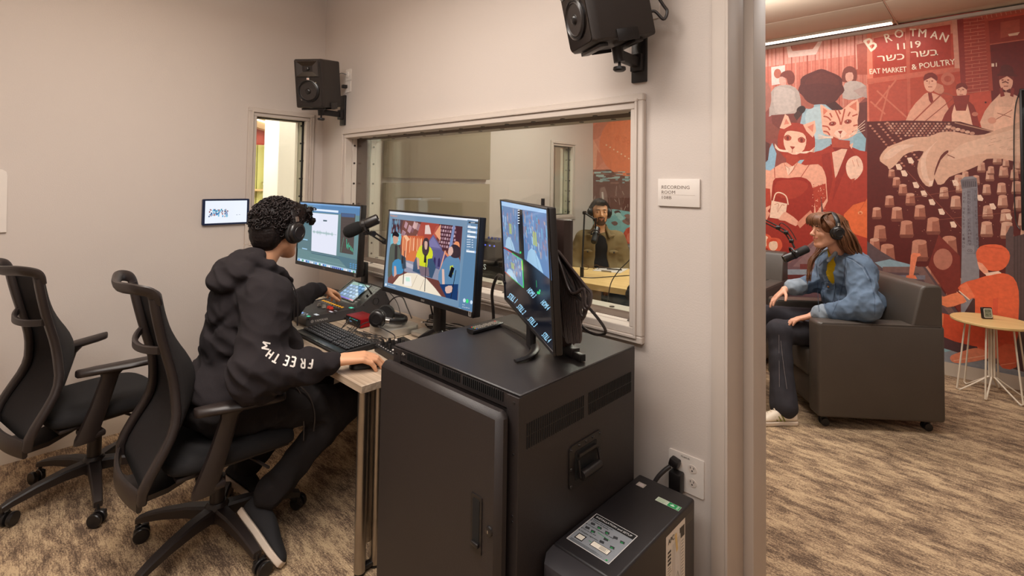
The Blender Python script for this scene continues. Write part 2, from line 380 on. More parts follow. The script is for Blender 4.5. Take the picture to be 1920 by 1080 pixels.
# window_1: the big studio window; outer edge .35..2.824, .905..1.905
ident = lambda x, y, z: (x, y, z)
w1 = struct('window_1', MB(), M_TRIM)   # becomes the outer casing below
B = MB(); frame_ring(B, .350, .902, 2.829, 1.915, .030, -.028, .0, ident, .004); frame_ring(B, .372, .922, 2.805, 1.893, .012, -.036, .0, ident)
w1.data = B.mesh('window_1'); w1.data.materials.append(M_TRIM)
B = MB(); frame_ring(B, .384, .934, 2.800, 1.882, .030, -.026, .03, ident, .003); obj('window_frame', B, M_TRIM, w1)
B = MB(); frame_ring(B, .384, .934, 2.800, 1.882, .030, TH-.03, TH+.026, ident, .003); obj('window_frame', B, M_TRIM, w1)
B = MB(); frame_ring(B, .350, .902, 2.829, 1.915, .034, TH, TH+.02, ident, .004); obj('casing', B, M_TRIM, w1)
# glass stops near each pane and the dark ribbed acoustic reveal between
M_REVEAL = bpy.data.materials.new('ribbed_reveal'); M_REVEAL.use_nodes = True
_n = M_REVEAL.node_tree.nodes; _l = M_REVEAL.node_tree.links; _w = _n.new('ShaderNodeTexWave'); _w.inputs['Scale'].default_value = 38
_tc = _n.new('ShaderNodeTexCoord'); _l.new(_tc.outputs['Object'], _w.inputs[0]); _r = _n.new('ShaderNodeValToRGB'); _l.new(_w.outputs['Fac'], _r.inputs[0])
_r.color_ramp.elements[0].color = (*lin((62, 42, 36)), 1); _r.color_ramp.elements[1].color = (*lin((112, 84, 72)), 1)
_l.new(_r.outputs[0], _n['Principled BSDF'].inputs[0]); _n['Principled BSDF'].inputs['Roughness'].default_value = .8
B = MB()
g0, g1 = .066, TH-.066
for a, b, c, d in ((.405, 1.852, 2.78, 1.870), (.405, .948, 2.78, .966), (.395, .95, .412, 1.86), (2.766, .95, 2.783, 1.86)): B.b2((a, g0+.006, b), (c, g1-.006, d))
obj('window_reveal', B, M_REVEAL, w1, smooth=0)
for y0, y1 in ((.03, g0), (g1, TH-.03)):
    B = MB(); frame_ring(B, .398, .946, 2.783, 1.872, .02, y0, y1, ident, .002); obj('window_stop', B, M_TRIM, w1)
for yy in (g0+.001, g1-.001): obj('window_glass', MB().b2((.40, yy-.003, .95), (2.782, yy+.003, 1.868)), M_GLASS, w1, smooth=0)
sb = MB(); 
for z in (.99, 1.07, 1.22, 1.37, 1.52, 1.67, 1.80):
    for y in (.045, TH-.045): sb.cyl((.416, y, z), (.421, y, z), .0075, 10); sb.cyl((2.764, y, z), (2.759, y, z), .0075, 10)
for i in range(13):
    x = .50+i*.186
    for y in (.048, TH-.048): sb.cyl((x, y, .966), (x, y, .969), .012, 10); sb.cyl((x, y, 1.852), (x, y, 1.849), .012, 10)
s = obj('window_screw', sb, M_SCREW, w1); s['kind'] = 'stuff'
# window_2 in the left wall, and window_3 further along it in the recording room
def side_window(name, y0, y1, z0, z1, sc=1.0):
    T = lambda x, y, z: (-y, x, z)       # local x -> world y, depth y -> world -x
    w = struct(name, MB(), M_TRIM); B = MB(); frame_ring(B, y0, z0, y1, z1, .030, -.02, 0, T, .004); frame_ring(B, y0+.024, z0+.024, y1-.024, z1-.024, .010, -.026, 0, T)
    w.data = B.mesh(name); w.data.materials.append(M_TRIM)
    B = MB(); frame_ring(B, y0+.034, z0+.034, y1-.034, z1-.034, .026, -.012, .03, T, .003); obj('window_frame', B, M_TRIM, w)
    B = MB(); frame_ring(B, y0+.034, z0+.034, y1-.034, z1-.034, .026, .145, .19, T, .003); obj('window_frame', B, M_TRIM, w)
    B = MB(); frame_ring(B, y0+.04, z0+.04, y1-.04, z1-.04, .012, .03, .145, T, 0); obj('window_reveal', B, mat('window_reveal_paint', (150, 142, 124), .6, var=(5, .04)), w, smooth=0)
    B = MB(); frame_ring(B, y0+.05, z0+.05, y1-.05, z1-.05, .014, .056, .068, T, .001); obj('gasket', B, M_MATTE, w)
    for d in (.062, .128): obj('window_glass', MB().b2((-d-.003, y0+.045, z0+.045), (-d+.003, y1-.045, z1-.045)), M_GLASS, w, smooth=0)
    sb = MB(); n = 7
    for i in range(n):
        z = z0+.09+(z1-z0-.18)*i/(n-1)
        for d in (.04, .10): sb.cyl((-d, y1-.052, z), (-d, y1-.060, z), .007, 8); sb.cyl((-d, y0+.052, z), (-d, y0+.060, z), .007, 8)
    k = obj('window_screw', sb, M_SCREW, w); k['kind'] = 'stuff'
    return w
side_window('window_2', -.562, -.078, 1.045, 2.056)
side_window('window_3', 2.845, 3.345, 1.10, 2.066)

# ------------------------------------------------------------------ doorway jamb (sliding opening)
tr = struct('trim_1', MB().b2((3.105, -.022, 0), (3.158, 0, 2.66), bev=.003), M_TRIM)
B = MB(); B.b2((3.150, -.022, 0), (3.164, .135, 2.66), bev=.003); obj('jamb', B, M_TRIM, tr)
B = MB(); B.b2((3.150, .139, 0), (3.199, .285, 2.66), bev=.006); obj('jamb', B, M_TRIM, tr)
obj('seal', MB().b2((3.150, .133, 0), (3.160, .141, 2.66)), M_MATTE, tr, smooth=0)
struct('trim_2', MB().b2((3.105, -.022, 2.61), (4.5, 0, 2.67), bev=.003), M_TRIM)

# ------------------------------------------------------------------ hallway seen through the small windows
M_RED = mat('red_wall_panel', (190, 58, 36), .5, var=(2, .12)); M_ORG = mat('orange_wall_panel', (228, 120, 66), .5, var=(2, .08)); M_YEL = mat('lime_wall_panel', (206, 204, 120), .5, var=(2, .05))
M_WHT = mat('white_wall_paint', (238, 238, 234), .6, var=(1, .01))
hw = struct('wall_hallway', MB().b2((-4.2, -1.6, 0), (-4.05, 6.0, CH)), M_RED, smooth=0)
obj('wall_panel', MB().b2((-4.05, .95, 0), (-4.0, 1.05, 2.05), bev=.004), M_YEL, hw)
obj('wall_panel', MB().b2((-4.05, .30, 0), (-4.0, .94, 2.05), bev=.004), M_YEL, hw)
obj('wall_panel', MB().b2((-4.05, 1.055, 0), (-3.99, 1.145, 2.34), bev=.004), M_ORG, hw)
obj('wall_panel', MB().b2((-4.05, 1.15, 0), (-3.98, 1.26, 2.36), bev=.004), mat('vermilion_wall_panel', (222, 84, 50), .5, var=(2, .06)), hw)
obj('door_handle', MB().tube(spline([(-3.99, 1.02, 1.36), (-3.94, 1.02, 1.37), (-3.93, 1.02, 1.43), (-3.94, 1.02, 1.49), (-3.99, 1.02, 1.50)], 4), .012, 8), M_CHROME, hw)
obj('shelf', MB().b2((-4.0, .80, 1.37), (-3.8, .99, 1.40), bev=.004), M_TABLE, hw)
col_ = struct('wall_column', MB().b2((-1.35, .055, 0), (-1.0, .75, CH), bev=.01), M_WHT)
struct('wall_column', MB().b2((-1.35, 3.3, 0), (-1.0, 4.2, CH), bev=.01), M_WHT)
struct('wall_hall_end', MB().b2((-5.5, 5.9, 0), (0, 6.05, CH)), M_WHT, smooth=0)
struct('wall_hall_side', MB().b2((-5.5, -1.7, 0), (-.2, -1.55, CH)), M_WHT, smooth=0)
struct('ceiling.002', MB().b2((-5.5, -1.7, CH), (-.2, 6.05, CH+.1)), M_CEIL, smooth=0)
# curved soffit with a light cove: an arch over the hallway
B = MB(); R = [(.55+1.6*math.sin(t), .72+1.6*math.cos(t)) for t in [-1.2+2.4*i/24 for i in range(25)]]
B.prism(R+[(2.6, R[-1][1]), (2.6, 3.0), (-1.5, 3.0), (-1.5, R[0][1])], -3.95, -3.80, lambda x, y, z: (z, x, y))
sf = struct('wall_arch', B, mat('soffit_paint', (222, 186, 144), .7, var=(3, .04)), smooth=0)
lt = thing('cove_light', 'curved white light line arching across the hallway soffit', 'light', (-3.79, .55, 2.4))
obj('light_line', MB().tube([(-3.785, .55+1.72*math.sin(t), .72+1.70*math.cos(t)) for t in [-.3+1.1*i/20 for i in range(21)]], .012, 8), mat('lamp_glow', (255, 246, 230), .5, emit=4.0), lt, world=True)

# ------------------------------------------------------------------ acoustic panels on the recording-room side wall
M_PANEL = mat('greige_fabric_panel', (150, 136, 114), .9, bump=(600, .3), var=(3, .03))
for z0, z1, lab in ((1.572, 2.24, 'upper greige fabric acoustic panel on the recording room wall'), (.42, 1.528, 'lower greige fabric acoustic panel under the upper one')):
    o = obj('acoustic_panel', MB().box((.03, (.55+1.797)/2, (z0+z1)/2), (.055, 1.797-.55, z1-z0), bev=.006), M_PANEL); tag(o, lab, 'acoustic panel')
# ------------------------------------------------------------------ office chairs (built facing +Y, origin on the floor under the column)
M_CHP = mat('chair_plastic', (38, 30, 28), .42, bump=(400, .1), var=(5, .06)); M_CHM = mat('chair_mesh', (27, 21, 21), .85, bump=(900, .6), var=(200, .3)); M_CHF = mat('chair_fabric', (22, 19, 20), .95, bump=(700, .5), var=(6, .1))
def back_prof(z):          # depth of the back frame behind the column, by height
    zs = [.33, .40, .50, .62, .78, .92, 1.05, 1.14]; ys = [-.29, -.325, -.275, -.205, -.215, -.255, -.285, -.30]; return float(sum(np.interp(z+d, zs, ys)*w for d, w in ((-.05, .2), (-.025, .2), (0, .2), (.025, .2), (.05, .2))))
def back_w(z):
    zs = [.33, .42, .55, .75, .92, 1.05, 1.14]; ws = [.20, .235, .235, .185, .185, .2, .205]; return float(sum(np.interp(z+d, zs, ws)*w for d, w in ((-.04, .33), (0, .34), (.04, .33))))
def make_chair(label, rz, loc, legs_off, group=None):
    t = thing('office_chair', label, 'chair', loc, rz, group)
    # five star base
    B = MB(); B.lathe([(.036, .085), (.046, .10), (.046, .15), (.034, .165), (.0, .166)], 20)
    obj('hub', B, M_CHP, t)
    for k in range(5):
        a = legs_off+2*PI*k/5; d = Vector((math.cos(a), math.sin(a), 0)); q = Vector((-d.y, d.x, 0)); B = MB(); rings = []
        for s_, z, w, h in ((.03, .125, .027, .026), (.12, .125, .024, .022), (.22, .112, .020, .018), (.30, .094, .018, .015), (.335, .082, .016, .012)):
            rings.append([d*s_+q*(x*w)+Vector((0, 0, z+y*h)) for x, y in ((-.75, 1), (.75, 1), (1, .6), (1, -1), (-1, -1), (-1, .6))])
        B.ring_loft(rings); lg = obj('leg', B, M_CHP, t, smooth=30)
        c = d*.33; B = MB(); a2 = a+.9+.7*k; h = Vector((math.cos(a2), math.sin(a2), 0)); p = Vector((-h.y, h.x, 0)); cc = c+h*.012
        for sgn in (-1, 1): B.lathe([(0.001, 0), (.027, .001), (.030, .005), (.030, .017), (.027, .020), (.001, .021)], 20, basis(h, (0, 0, 1), h.cross(Vector((0, 0, 1))))@Matrix.Identity(3), cc+p*(sgn*.016-.0105 if True else 0)+Vector((0, 0, .031)))
        B.box(cc+Vector((0, 0, .045)), (.05, .012, .03), Rz(a2), bev=.004); B.cyl(c+Vector((0, 0, .04)), c+Vector((0, 0, .085)), .008, 8)
        obj('caster', B, M_SATIN, t)
    B = MB(); B.cyl((0, 0, .14), (0, 0, .27), .029, 20); obj('column', B, M_CHP, t); B = MB(); B.cyl((0, 0, .26), (0, 0, .40), .016, 16); obj('piston', B, M_SATIN, t)
    B = MB(); B.box((0, -.02, .385), (.20, .30, .05), bev=.02); B.tube(spline([(.10, .06, .38), (.2, .09, .372), (.29, .10, .38)], 4), .006, 8); obj('mechanism', B, M_CHP, t)
    # seat: contoured cushion
    B = MB(); rings = []
    for y, w, z0, z1 in ((-.225, .17, .425, .455), (-.20, .215, .408, .475), (-.10, .235, .402, .482), (.05, .243, .402, .482), (.17, .24, .400, .478), (.235, .225, .396, .466), (.262, .19, .40, .445)):
        rings.append([(x*w, y+(.0 if abs(x) < .8 else -.01), z0+(z1-z0)*q-(.012 if q > .5 and abs(x) < .4 else 0)) for x, q in ((-.9, 1), (-.5, 1), (0, 1), (.5, 1), (.9, 1), (1, .7), (1, .3), (.9, 0), (0, 0), (-.9, 0), (-1, .3), (-1, .7))])
    B.ring_loft(rings); se = obj('seat', B, M_CHF, t, smooth=70)
    m = se.modifiers.new('s', 'SUBSURF'); m.levels = m.render_levels = 2
    B = MB(); B.box((0, .01, .402), (.40, .42, .02), bev=.009); obj('seat_shell', B, M_CHP, t)
    # back frame: two rails, crossbars, handle
    zs = [.385+i*(1.10-.385)/18 for i in range(19)]
    for sg in (-1, 1):
        pts = [(sg*back_w(z), back_prof(z), z) for z in zs]
        B = MB(); rings = []
        for i, (x, y, z) in enumerate(pts):
            a = Vector(pts[max(i-1, 0)]); b = Vector(pts[min(i+1, 18)]); T = (b-a).normalized(); n = Vector((0, 1, 0)); n = (n-T*n.dot(T)).normalized(); s_ = T.cross(n)
            w1_, w2_ = .022, .014
            rings.append([Vector((x, y, z))+s_*(cx*w1_)+n*(cy*w2_) for cx, cy in ((-1, -.6), (-.7, -1), (.7, -1), (1, -.6), (1, .6), (.7, 1), (-.7, 1), (-1, .6))])
        B.ring_loft(rings); obj('back_rail', B, M_CHP, t, smooth=50)
    def hbar(z, dy, h, bow=0.0, zb=0.0):
        w = back_w(z)-.005; y = back_prof(z)+dy; B = MB(); rings = []
        for i in range(13):
            u = -1+i/6; rings.append([(u*w, y-bow*(1-u*u)+cy*.009, z+zb*(1-u*u)+cz*h/2) for cy, cz in ((-1, -.8), (-.5, -1), (.5, -1), (1, -.8), (1, .8), (.5, 1), (-.5, 1), (-1, .8))])
        return B.ring_loft(rings)
    obj('back_crossbar', hbar(.90, -.012, .030, .045, -.012), M_CHP, t, smooth=50)
    obj('back_lower_bar', hbar(.385, -.005, .075, .03), M_CHP, t, smooth=50)
    B = MB(); B.tube(spline([(-.205, -.285, 1.075), (-.212, -.30, 1.12), (-.17, -.345, 1.135), (0, -.372, 1.125), (.17, -.345, 1.135), (.212, -.30, 1.12), (.205, -.285, 1.075)], 8), .024, 10, flat=.5, up=(0, 0, 1)); obj('handle', B, M_CHP, t)
    # mesh: one sheet, bulging forward at the lumbar
    B = MB(); nx, nz = 12, 22; g = []
    for j in range(nz+1):
        z = .385+(1.085-.385)*j/nz; lum = .055*math.exp(-((z-.74)/.14)**2)
        g.append([(u*(back_w(z)-.0), back_prof(z)+.012+(.035+lum)*(1-u*u)*(1 if z > .45 else max(0, (z-.385)/.065))-0*u, z) for u in [-1+2*i/nx for i in range(nx+1)]])
    k = len(B.v); B.v += [p for r in g for p in r]
    for j in range(nz):
        for i in range(nx): a = j*(nx+1)+i; B.f.append((a, a+1, a+nx+2, a+nx+1)); B.m.append(0)
    bk = obj('backrest', B, M_CHM, t, smooth=80); sm = bk.modifiers.new('t', 'SOLIDIFY'); sm.thickness = .006
    # side wings of the mesh seen from the side
    B = MB(); B.ring_loft([[(x*w, y, z+dz) for x, dz in ((-1, 0), (1, 0), (1, .02), (-1, .02))] for y, w, z in ((-.335, .10, .36), (-.30, .11, .322), (-.20, .09, .318), (-.08, .08, .355))]); obj('back_bracket', B, M_CHP, t, smooth=60)
    for sg in (-1, 1):
        a = thing_part('armrest', t); B = MB()
        obj('arm_bracket', MB().box((sg*.22, -.09, .372), (.12, .08, .028), bev=.01), M_CHP, t)
        B.ring_loft([[(sg*(.262)+x*w, y+yy*d, z) for x, yy in ((-1, -.6), (-.6, -1), (.6, -1), (1, -.6), (1, .6), (.6, 1), (-.6, 1), (-1, .6))] for y, z, w, d in ((-.125, .35, .018, .038), (-.12, .37, .02, .04), (-.075, .50, .019, .034), (-.04, .62, .018, .032), (-.03, .648, .03, .045))])
        po = obj('arm_post', B, M_CHP, t, smooth=50)
        B = MB(); rings = []
        for y, w, z in ((-.168, .018, .652), (-.16, .032, .654), (-.10, .042, .656), (0, .043, .658), (.07, .040, .66), (.105, .032, .662), (.118, .016, .663)):
            rings.append([(sg*(.268+.30*(y+.05))+x*w, y*1.05+.02, z+q) for x, q in ((-1, .0), (-.85, .012), (-.4, .017), (.4, .017), (.85, .012), (1, .0), (.8, -.012), (-.8, -.012))])
        B.ring_loft(rings); ap = obj('armrest', B, M_CHP, t, smooth=60)
    return t
def thing_part(*a): return None
make_chair('empty black mesh office chair nearest the left wall', math.radians(11), (.61, -1.43, 0), math.radians(-15))
make_chair('black mesh office chair the person in the hoodie sits on', math.radians(-1), (1.43, -1.12, 0), math.radians(-63))

# ------------------------------------------------------------------ desk
DT = .74
dk = thing('desk', 'grey oak laminate desk carrying the mixer and two monitors', 'desk', (1.2, -.43, 0))
obj('desktop', MB().b2((.22, -.815, DT-.030), (2.061, -.055, DT), bev=.0015, seg=1), M_DESK, dk, True)
for x in (2.035, .30):
    B = MB(); 
    for y in (-.79, -.722): 
        lg = obj('leg', MB().cyl((x, y, .012), (x, y, DT-.03), .0225, 24), M_METAL, dk, True)
        obj('foot', MB().lathe([(.001, 0), (.02, 0), (.02, .006), (.008, .012)], 16, o=(x, y, .0)), M_BLACK, dk, True)
    obj('leg_brace', MB().b2((x-.012, -.77, .1), (x-.006, -.74, DT-.03)), M_METAL, dk, True)
    for y in (-.12,): obj('leg', MB().cyl((x, y, .0), (x, y, DT-.03), .0225, 24), M_METAL, dk, True)
    obj('foot_bar', MB().box((x, -.756, .02), (.03, .09, .018), bev=.006), M_BLACK, dk, True)
obj('modesty_panel', MB().b2((.34, -.10, .42), (2.0, -.085, DT-.03)), mat('panel_paint', (168, 152, 134), .5, var=(4, .04)), dk, True)

# ------------------------------------------------------------------ equipment rack cabinet
RX0, RX1, RY0, RY1, RZ = 2.352, 2.939, -.864, -.27, .98
rk = thing('equipment_cabinet', 'tall black steel rack cabinet with a locking door beside the desk', 'cabinet', ((RX0+RX1)/2, (RY0+RY1)/2, 0))
B = MB(); B.b2((RX0, RY0+.004, .06), (RX1, RY1, RZ-.004), bev=.003, seg=1); obj('body', B, M_RACK, rk, True)
obj('top_panel', MB().b2((RX0-.001, RY0, RZ-.006), (RX1+.001, RY1, RZ), bev=.003, seg=1), mat('black_top_sheet', (44, 40, 40), .38, bump=(500, .2), var=(2.5, .25)), rk, True)
B = MB(); B.b2((RX0, RY0-.004, .06), (RX0+.04, RY0+.01, RZ-.008), bev=.001, seg=1); B.b2((RX1-.045, RY0-.004, .06), (RX1, RY0+.01, RZ-.008), bev=.001, seg=1); B.b2((RX0+.04, RY0-.002, .934), (RX1-.045, RY0+.01, RZ-.008)); B.b2((RX0+.04, RY0-.002, .06), (RX1-.045, RY0+.01, .12)); obj('front_frame', B, M_RACK, rk, True, smooth=0)
dr = obj('door', MB().box((2.628, -.893, .535), (.575, .048, .80), bev=.016, seg=1), M_RACK, rk, True)
B = MB(); n = 0
for a, b, z0, z1 in ((2.435, 2.60, .947, .972), (2.62, 2.70, .947, .972), (2.715, 2.88, .947, .972)):
    x = a
    while x < b: B.b2((x, RY0-.006, z0), (x+.0028, RY0-.001, z1)); x += .0085
v = obj('vent_slots', B, mat('slot_black', (8, 7, 7), .8, var=(9, .1)), rk, True, smooth=0); v['kind'] = 'stuff'
B = MB()
for a, b in ((-.835, -.575), (-.548, -.293)):
    for z0, z1 in ((.864, .896), (.829, .861)):
        y = a
        while y < b: B.b2((RX1-.001, y, z0), (RX1+.0016, y+.0038, z1)); y += .0095
v = obj('vent_slots', B, MATS['slot_black'], rk, True, smooth=0); v['kind'] = 'stuff'
# recessed carrying handle
f = lambda x, y, z: (RX1+z, x, y)
h = obj('handle_plate', MB().prism(rrect(.168, .128, .016, 4, -.565, .702), .0, .004, f), M_BLACK, rk, True)
obj('handle_recess', MB().prism(rrect(.112, .086, .006, 3, -.565, .702), .004, .0052, f), MATS['slot_black'], h, True)
B = MB(); B.prism([(-.61, .735), (-.52, .735), (-.52, .726), (-.61, .726)], .0052, .012, f); B.tube([(RX1+.012, -.616, .722), (RX1+.020, -.616, .676), (RX1+.022, -.514, .676), (RX1+.012, -.514, .722)], .0045, 8); B.cyl((RX1+.021, -.612, .678), (RX1+.021, -.518, .678), .0135, 14); obj('handle_grip', B, M_BLACK, h, True)
B = MB()
for y, z in ((-.64, .755), (-.64, .65), (-.49, .755), (-.49, .65), (-.64, .70), (-.49, .70), (-.565, .757), (-.60, .757), (-.53, .757), (-.565, .647)): B.lathe([(.005, 0), (.0045, .0015), (.002, .003), (.0001, .003)], 10, basis((0, 1, 0), (0, 0, 1), (1, 0, 0)), (RX1+.004, y, z))
v = obj('rivet', B, M_SATIN, h, True); v['kind'] = 'stuff'
# door pull and lock, badge, screws, feet
DY = -.917
g = lambda x, y, z: (x, DY-z, y)
p = obj('door_pull', MB().prism(rrect(.043, .150, .003, 3, 2.836, .625), 0, .0025, g), M_BLACK, dr, True)
obj('pull_recess', MB().prism(rrect(.026, .124, .003, 3, 2.836, .628), .0025, .0035, g), MATS['slot_black'], p, True)
B = MB(); B.b2((2.822, DY-.010, .567), (2.850, DY-.002, .579), bev=.003); obj('pull_lip', B, M_SATIN, p, True)
lk = obj('lock', MB().lathe([(.013, 0), (.012, .004), (.008, .0055), (.0001, .0055)], 20, basis((1, 0, 0), (0, 0, 1), (0, -1, 0)), (2.885, DY, .628)), M_SATIN, dr, True)
obj('keyhole', MB().b2((2.8835, DY-.0065, .624), (2.8865, DY-.005, .632)), M_CHROME, lk, True, smooth=0)
P = Print(plane_fn((2.402, RY0-.0025, .965), (1, 0, 0), (0, 0, -1)), (0, -1, 0), eps=.0004)
P.rect(-.006, -.004, .022, .014, '1c1818'); P.line([(.0, .010), (.003, .0), (.005, .004), (.008, .0), (.010, .009)], .0016, 'd8d0c4'); P.line([(.008, .005), (.018, .004)], .0014, 'd8d0c4')
P.done('maker_badge', M_PAINT, rk)
B = MB()
for z in (.955, .82, .66, .645, .45, .25): B.lathe([(.004, 0), (.0035, .0015), (.0001, .0015)], 10, basis((1, 0, 0), (0, 0, 1), (0, -1, 0)), (RX1-.018, RY0-.004, z))
B.lathe([(.004, 0), (.0035, .0015), (.0001, .0015)], 10, basis((1, 0, 0), (0, 0, 1), (0, -1, 0)), (RX0+.02, RY0-.004, .955))
v = obj('screw', B, M_SATIN, rk, True); v['kind'] = 'stuff'
for x in (RX0+.06, RX1-.06):
    for y in (RY0+.07, RY1-.07):
        B = MB(); B.lathe([(.0001, -.012), (.027, -.011), (.028, 0), (.027, .011), (.0001, .012)], 20, basis((0, 1, 0), (0, 0, 1), (1, 0, 0)), (x, y, .028)); B.box((x, y, .055), (.04, .04, .012)); obj('caster', B, M_BLACK, rk, True)

def tree(o):
    r = []
    for c in o.children: r += [c]+tree(c)
    return r
def rescale(root, k, newloc):
    "enlarge a finished thing; its lowest 12 cm keep their height"
    off = origin_of(root)
    for o in tree(root):
        co_ = np.empty(len(o.data.vertices)*3, np.float32); o.data.vertices.foreach_get('co', co_); w = co_.reshape(-1, 3)+np.array(off)
        t = np.clip((w[:, 2]-.12)/.3, 0, 1); z = 1.54-(1.54-w[:, 2])*k; n = np.stack([CAM[0]-(CAM[0]-w[:, 0])*k, CAM[1]+(w[:, 1]-CAM[1])*k, w[:, 2]*(1-t)+z*t], 1)-np.array(newloc)
        o.data.vertices.foreach_set('co', n.astype(np.float32).ravel()); o.data.update()
    root.location = newloc
rescale(rk, 1.059, (2.574, -.492, 0))
RX0, RX1, RY0, RY1, RZ = 2.263, 2.885, -.805, -.179, .947

# ------------------------------------------------------------------ battery backup unit on the floor
UX0, UX1, UY0, UY1, UZ = 2.888, 3.100, -.652, -.143, .47
up = thing('battery_backup_unit', 'black tower battery backup unit with paper labels beside the cabinet', 'power supply', ((UX0+UX1)/2, (UY0+UY1)/2, 0))
M_UPS = mat('ups_steel', (34, 31, 33), .4, bump=(600, .15), var=(4, .08))
bd = obj('case', MB().b2((UX0, UY0, .012), (UX1, UY1, UZ), bev=.008, seg=3), M_UPS, up, True)
B = MB(); rings = []
for y, ins in ((UY0+.002, 0), (UY0-.035, .003), (UY0-.060, .016), (UY0-.068, .035)): rings.append([((UX0+UX1)/2+sx*((UX1-UX0)/2-ins), y, z) for sx, z in ((-1, .02+ins), (1, .02+ins), (1, UZ-.006-ins), (-1, UZ-.006-ins))])
B.ring_loft(rings); fb = obj('front_bezel', B, mat('bezel_grey', (48, 45, 48), .5, bump=(500, .1), var=(4, .05)), up, True, smooth=25)
obj('display_window', MB().prism(circ(.062, 28, (UX0+UX1)/2+.02, .345, .045), 0, .004, lambda x, y, z: (x, UY0-.066-z, y)), mat('display_dark', (14, 14, 16), .2, var=(4, .05)), fb, True)
P = Print(plane_fn((2.905, -.448, UZ), (1, 0, 0), (0, -1, 0)), (0, 0, 1), eps=.0002)
P.rect(0, 0, .150, .162, 'd8d4d0'); P.rect(.002, .002, .148, .160, '8d9196'); P.rect(.003, .003, .147, .026, '1a1a1c'); P.text('INSTALLATION and SETUP', .010, .019, .0085, 'e4e4e4', w=.128, bold=.01)
for i, (t_, y) in enumerate((('Position the power unit', .034), ('Connect the battery', .042), ('Connect equipment, then mains', .066), ('Turn on the unit', .092), ('Complete registration', .106))): P.text(t_, .012 if i != 3 else .010, y, .0052, '232427', bold=.01); P.ell(.0065, y-.002, .0022, .0022, '232427')
for x, y, g_ in ((.02, .051, 0), (.045, .052, 1), (.075, .055, 1), (.105, .056, 0), (.13, .058, 1), (.018, .078, 0), (.04, .080, 1), (.088, .082, 0), (.12, .098, 1), (.085, .100, 0)):
    P.poly([(x-.008, y-.004), (x+.006, y-.006), (x+.010, y+.004), (x-.004, y+.007)], '3b3d40'); 
    if g_: P.poly([(x-.004, y+.001), (x+.004, y), (x+.005, y+.004), (x-.002, y+.005)], '1f9a4c')
P.line([(.055, .074), (.10, .079)], .0016, '1f9a4c'); P.line([(.055, .122), (.09, .126)], .0016, '1f9a4c')
P.rect(.014, .114, .042, .142, '1a1a1c'); P.rect(.017, .118, .039, .138, 'e4ddd0'); P.rect(.066, .112, .128, .136, '2a2520'); P.rect(.068, .114, .126, .134, 'efe6d6')
for i in range(5): P.rect(.094, .117+i*.003, .120-(i % 2)*.006, .1182+i*.003, '4a453c')
for i in range(6): P.rect(.008, .147+i*.002, .10+(i % 3)*.01, .1478+i*.002, '3b3d40')
P.rect(.134, .150, .140, .156, '1f9a4c'); P.done('setup_label', M_PAINT, up)
P = Print(plane_fn((3.006, -.222, UZ), (1, 0, 0), (0, -1, 0)), (0, 0, 1), eps=.0002)
P.rect(0, 0, .084, .026, 'd6e0cc'); P.rect(.042, .001, .083, .025, '16a25a'); P.ell(.057, .014, .008, .004, 'dff3e4'); P.ell(.057, .010, .004, .004, '16a25a'); P.ell(.057, .012, .004, .005, 'dff3e4')
for i in range(4): P.rect(.004, .005+i*.005, .036-(i % 2)*.006, .0068+i*.005, '93b38c'); P.rect(.072, .004+i*.005, .079, .0065+i*.005, 'dff3e4')
P.done('green_label', M_PAINT, up)
P = Print(plane_fn((2.914, -.190, UZ), (1, 0, 0), (0, -1, 0)), (0, 0, 1), eps=.0002); P.rect(0, 0, .030, .026, 'b0a69c'); P.ell(.015, .013, .010, .009, 'c4b6b4'); P.done('hologram_sticker', M_PAINT, up)
P = Print(plane_fn((UX1, -.355, .44), (0, 1, 0), (0, 0, -1)), (1, 0, 0), eps=.0003)
P.poly([(0, -.002), (.135, -.002), (.135, .235), (0, .235)], 'e2d8ca'); P.rect(.095, .015, .13, .05, '2b2724'); P.text('APC', .014, .028, .016, '2b2724', bold=.02)
for i in range(4): P.rect(.012, .05+i*.012, .034, .057+i*.012, '2b2724')
for i in range(14): P.rect(.012, .10+i*.008, .03+(i % 3)*.004, .102+i*.008, '6b635a'); P.rect(.106, .06+i*.010, .124, .062+i*.010, '6b635a')
P.poly([(.045, .045), (.10, .03), (.112, .225), (.045, .23)], 'cfc6bc'); P.poly([(.060, .060), (.092, .05), (.10, .215), (.062, .22)], 'd9d2ca'); P.poly([(.058, .018), (.072, .016), (.082, .072), (.070, .078)], 'dcbc7c')
P.line([(.072, .165), (.08, .14), (.09, .165), (.072, .165)], .003, '4a443e'); P.done('document_pouch', M_PAINT, up)
P = Print(plane_fn((UX1, -.215, .44), (0, 1, 0), (0, 0, -1)), (1, 0, 0), eps=.0003)
for i in range(5): P.rect(.0, i*.006, .06, .003+i*.006, '5c554e')
P.done('rating_print', M_PAINT, up)
B = MB()
for i in range(9):
    for j in range(16):
        if i+j*.5 > 4: B.b2((UX1-.0005, -.54+i*.007, .385-j*.009), (UX1+.0006, -.5365+i*.007, .3895-j*.009))
v = obj('vent_slots', B, MATS['slot_black'], up, True, smooth=0); v['kind'] = 'stuff'
for x in (UX0+.03, UX1-.03):
    for y in (UY0+.05, UY1-.05): obj('foot', MB().box((x, y, .007), (.03, .03, .014)), M_BLACK, up, True)
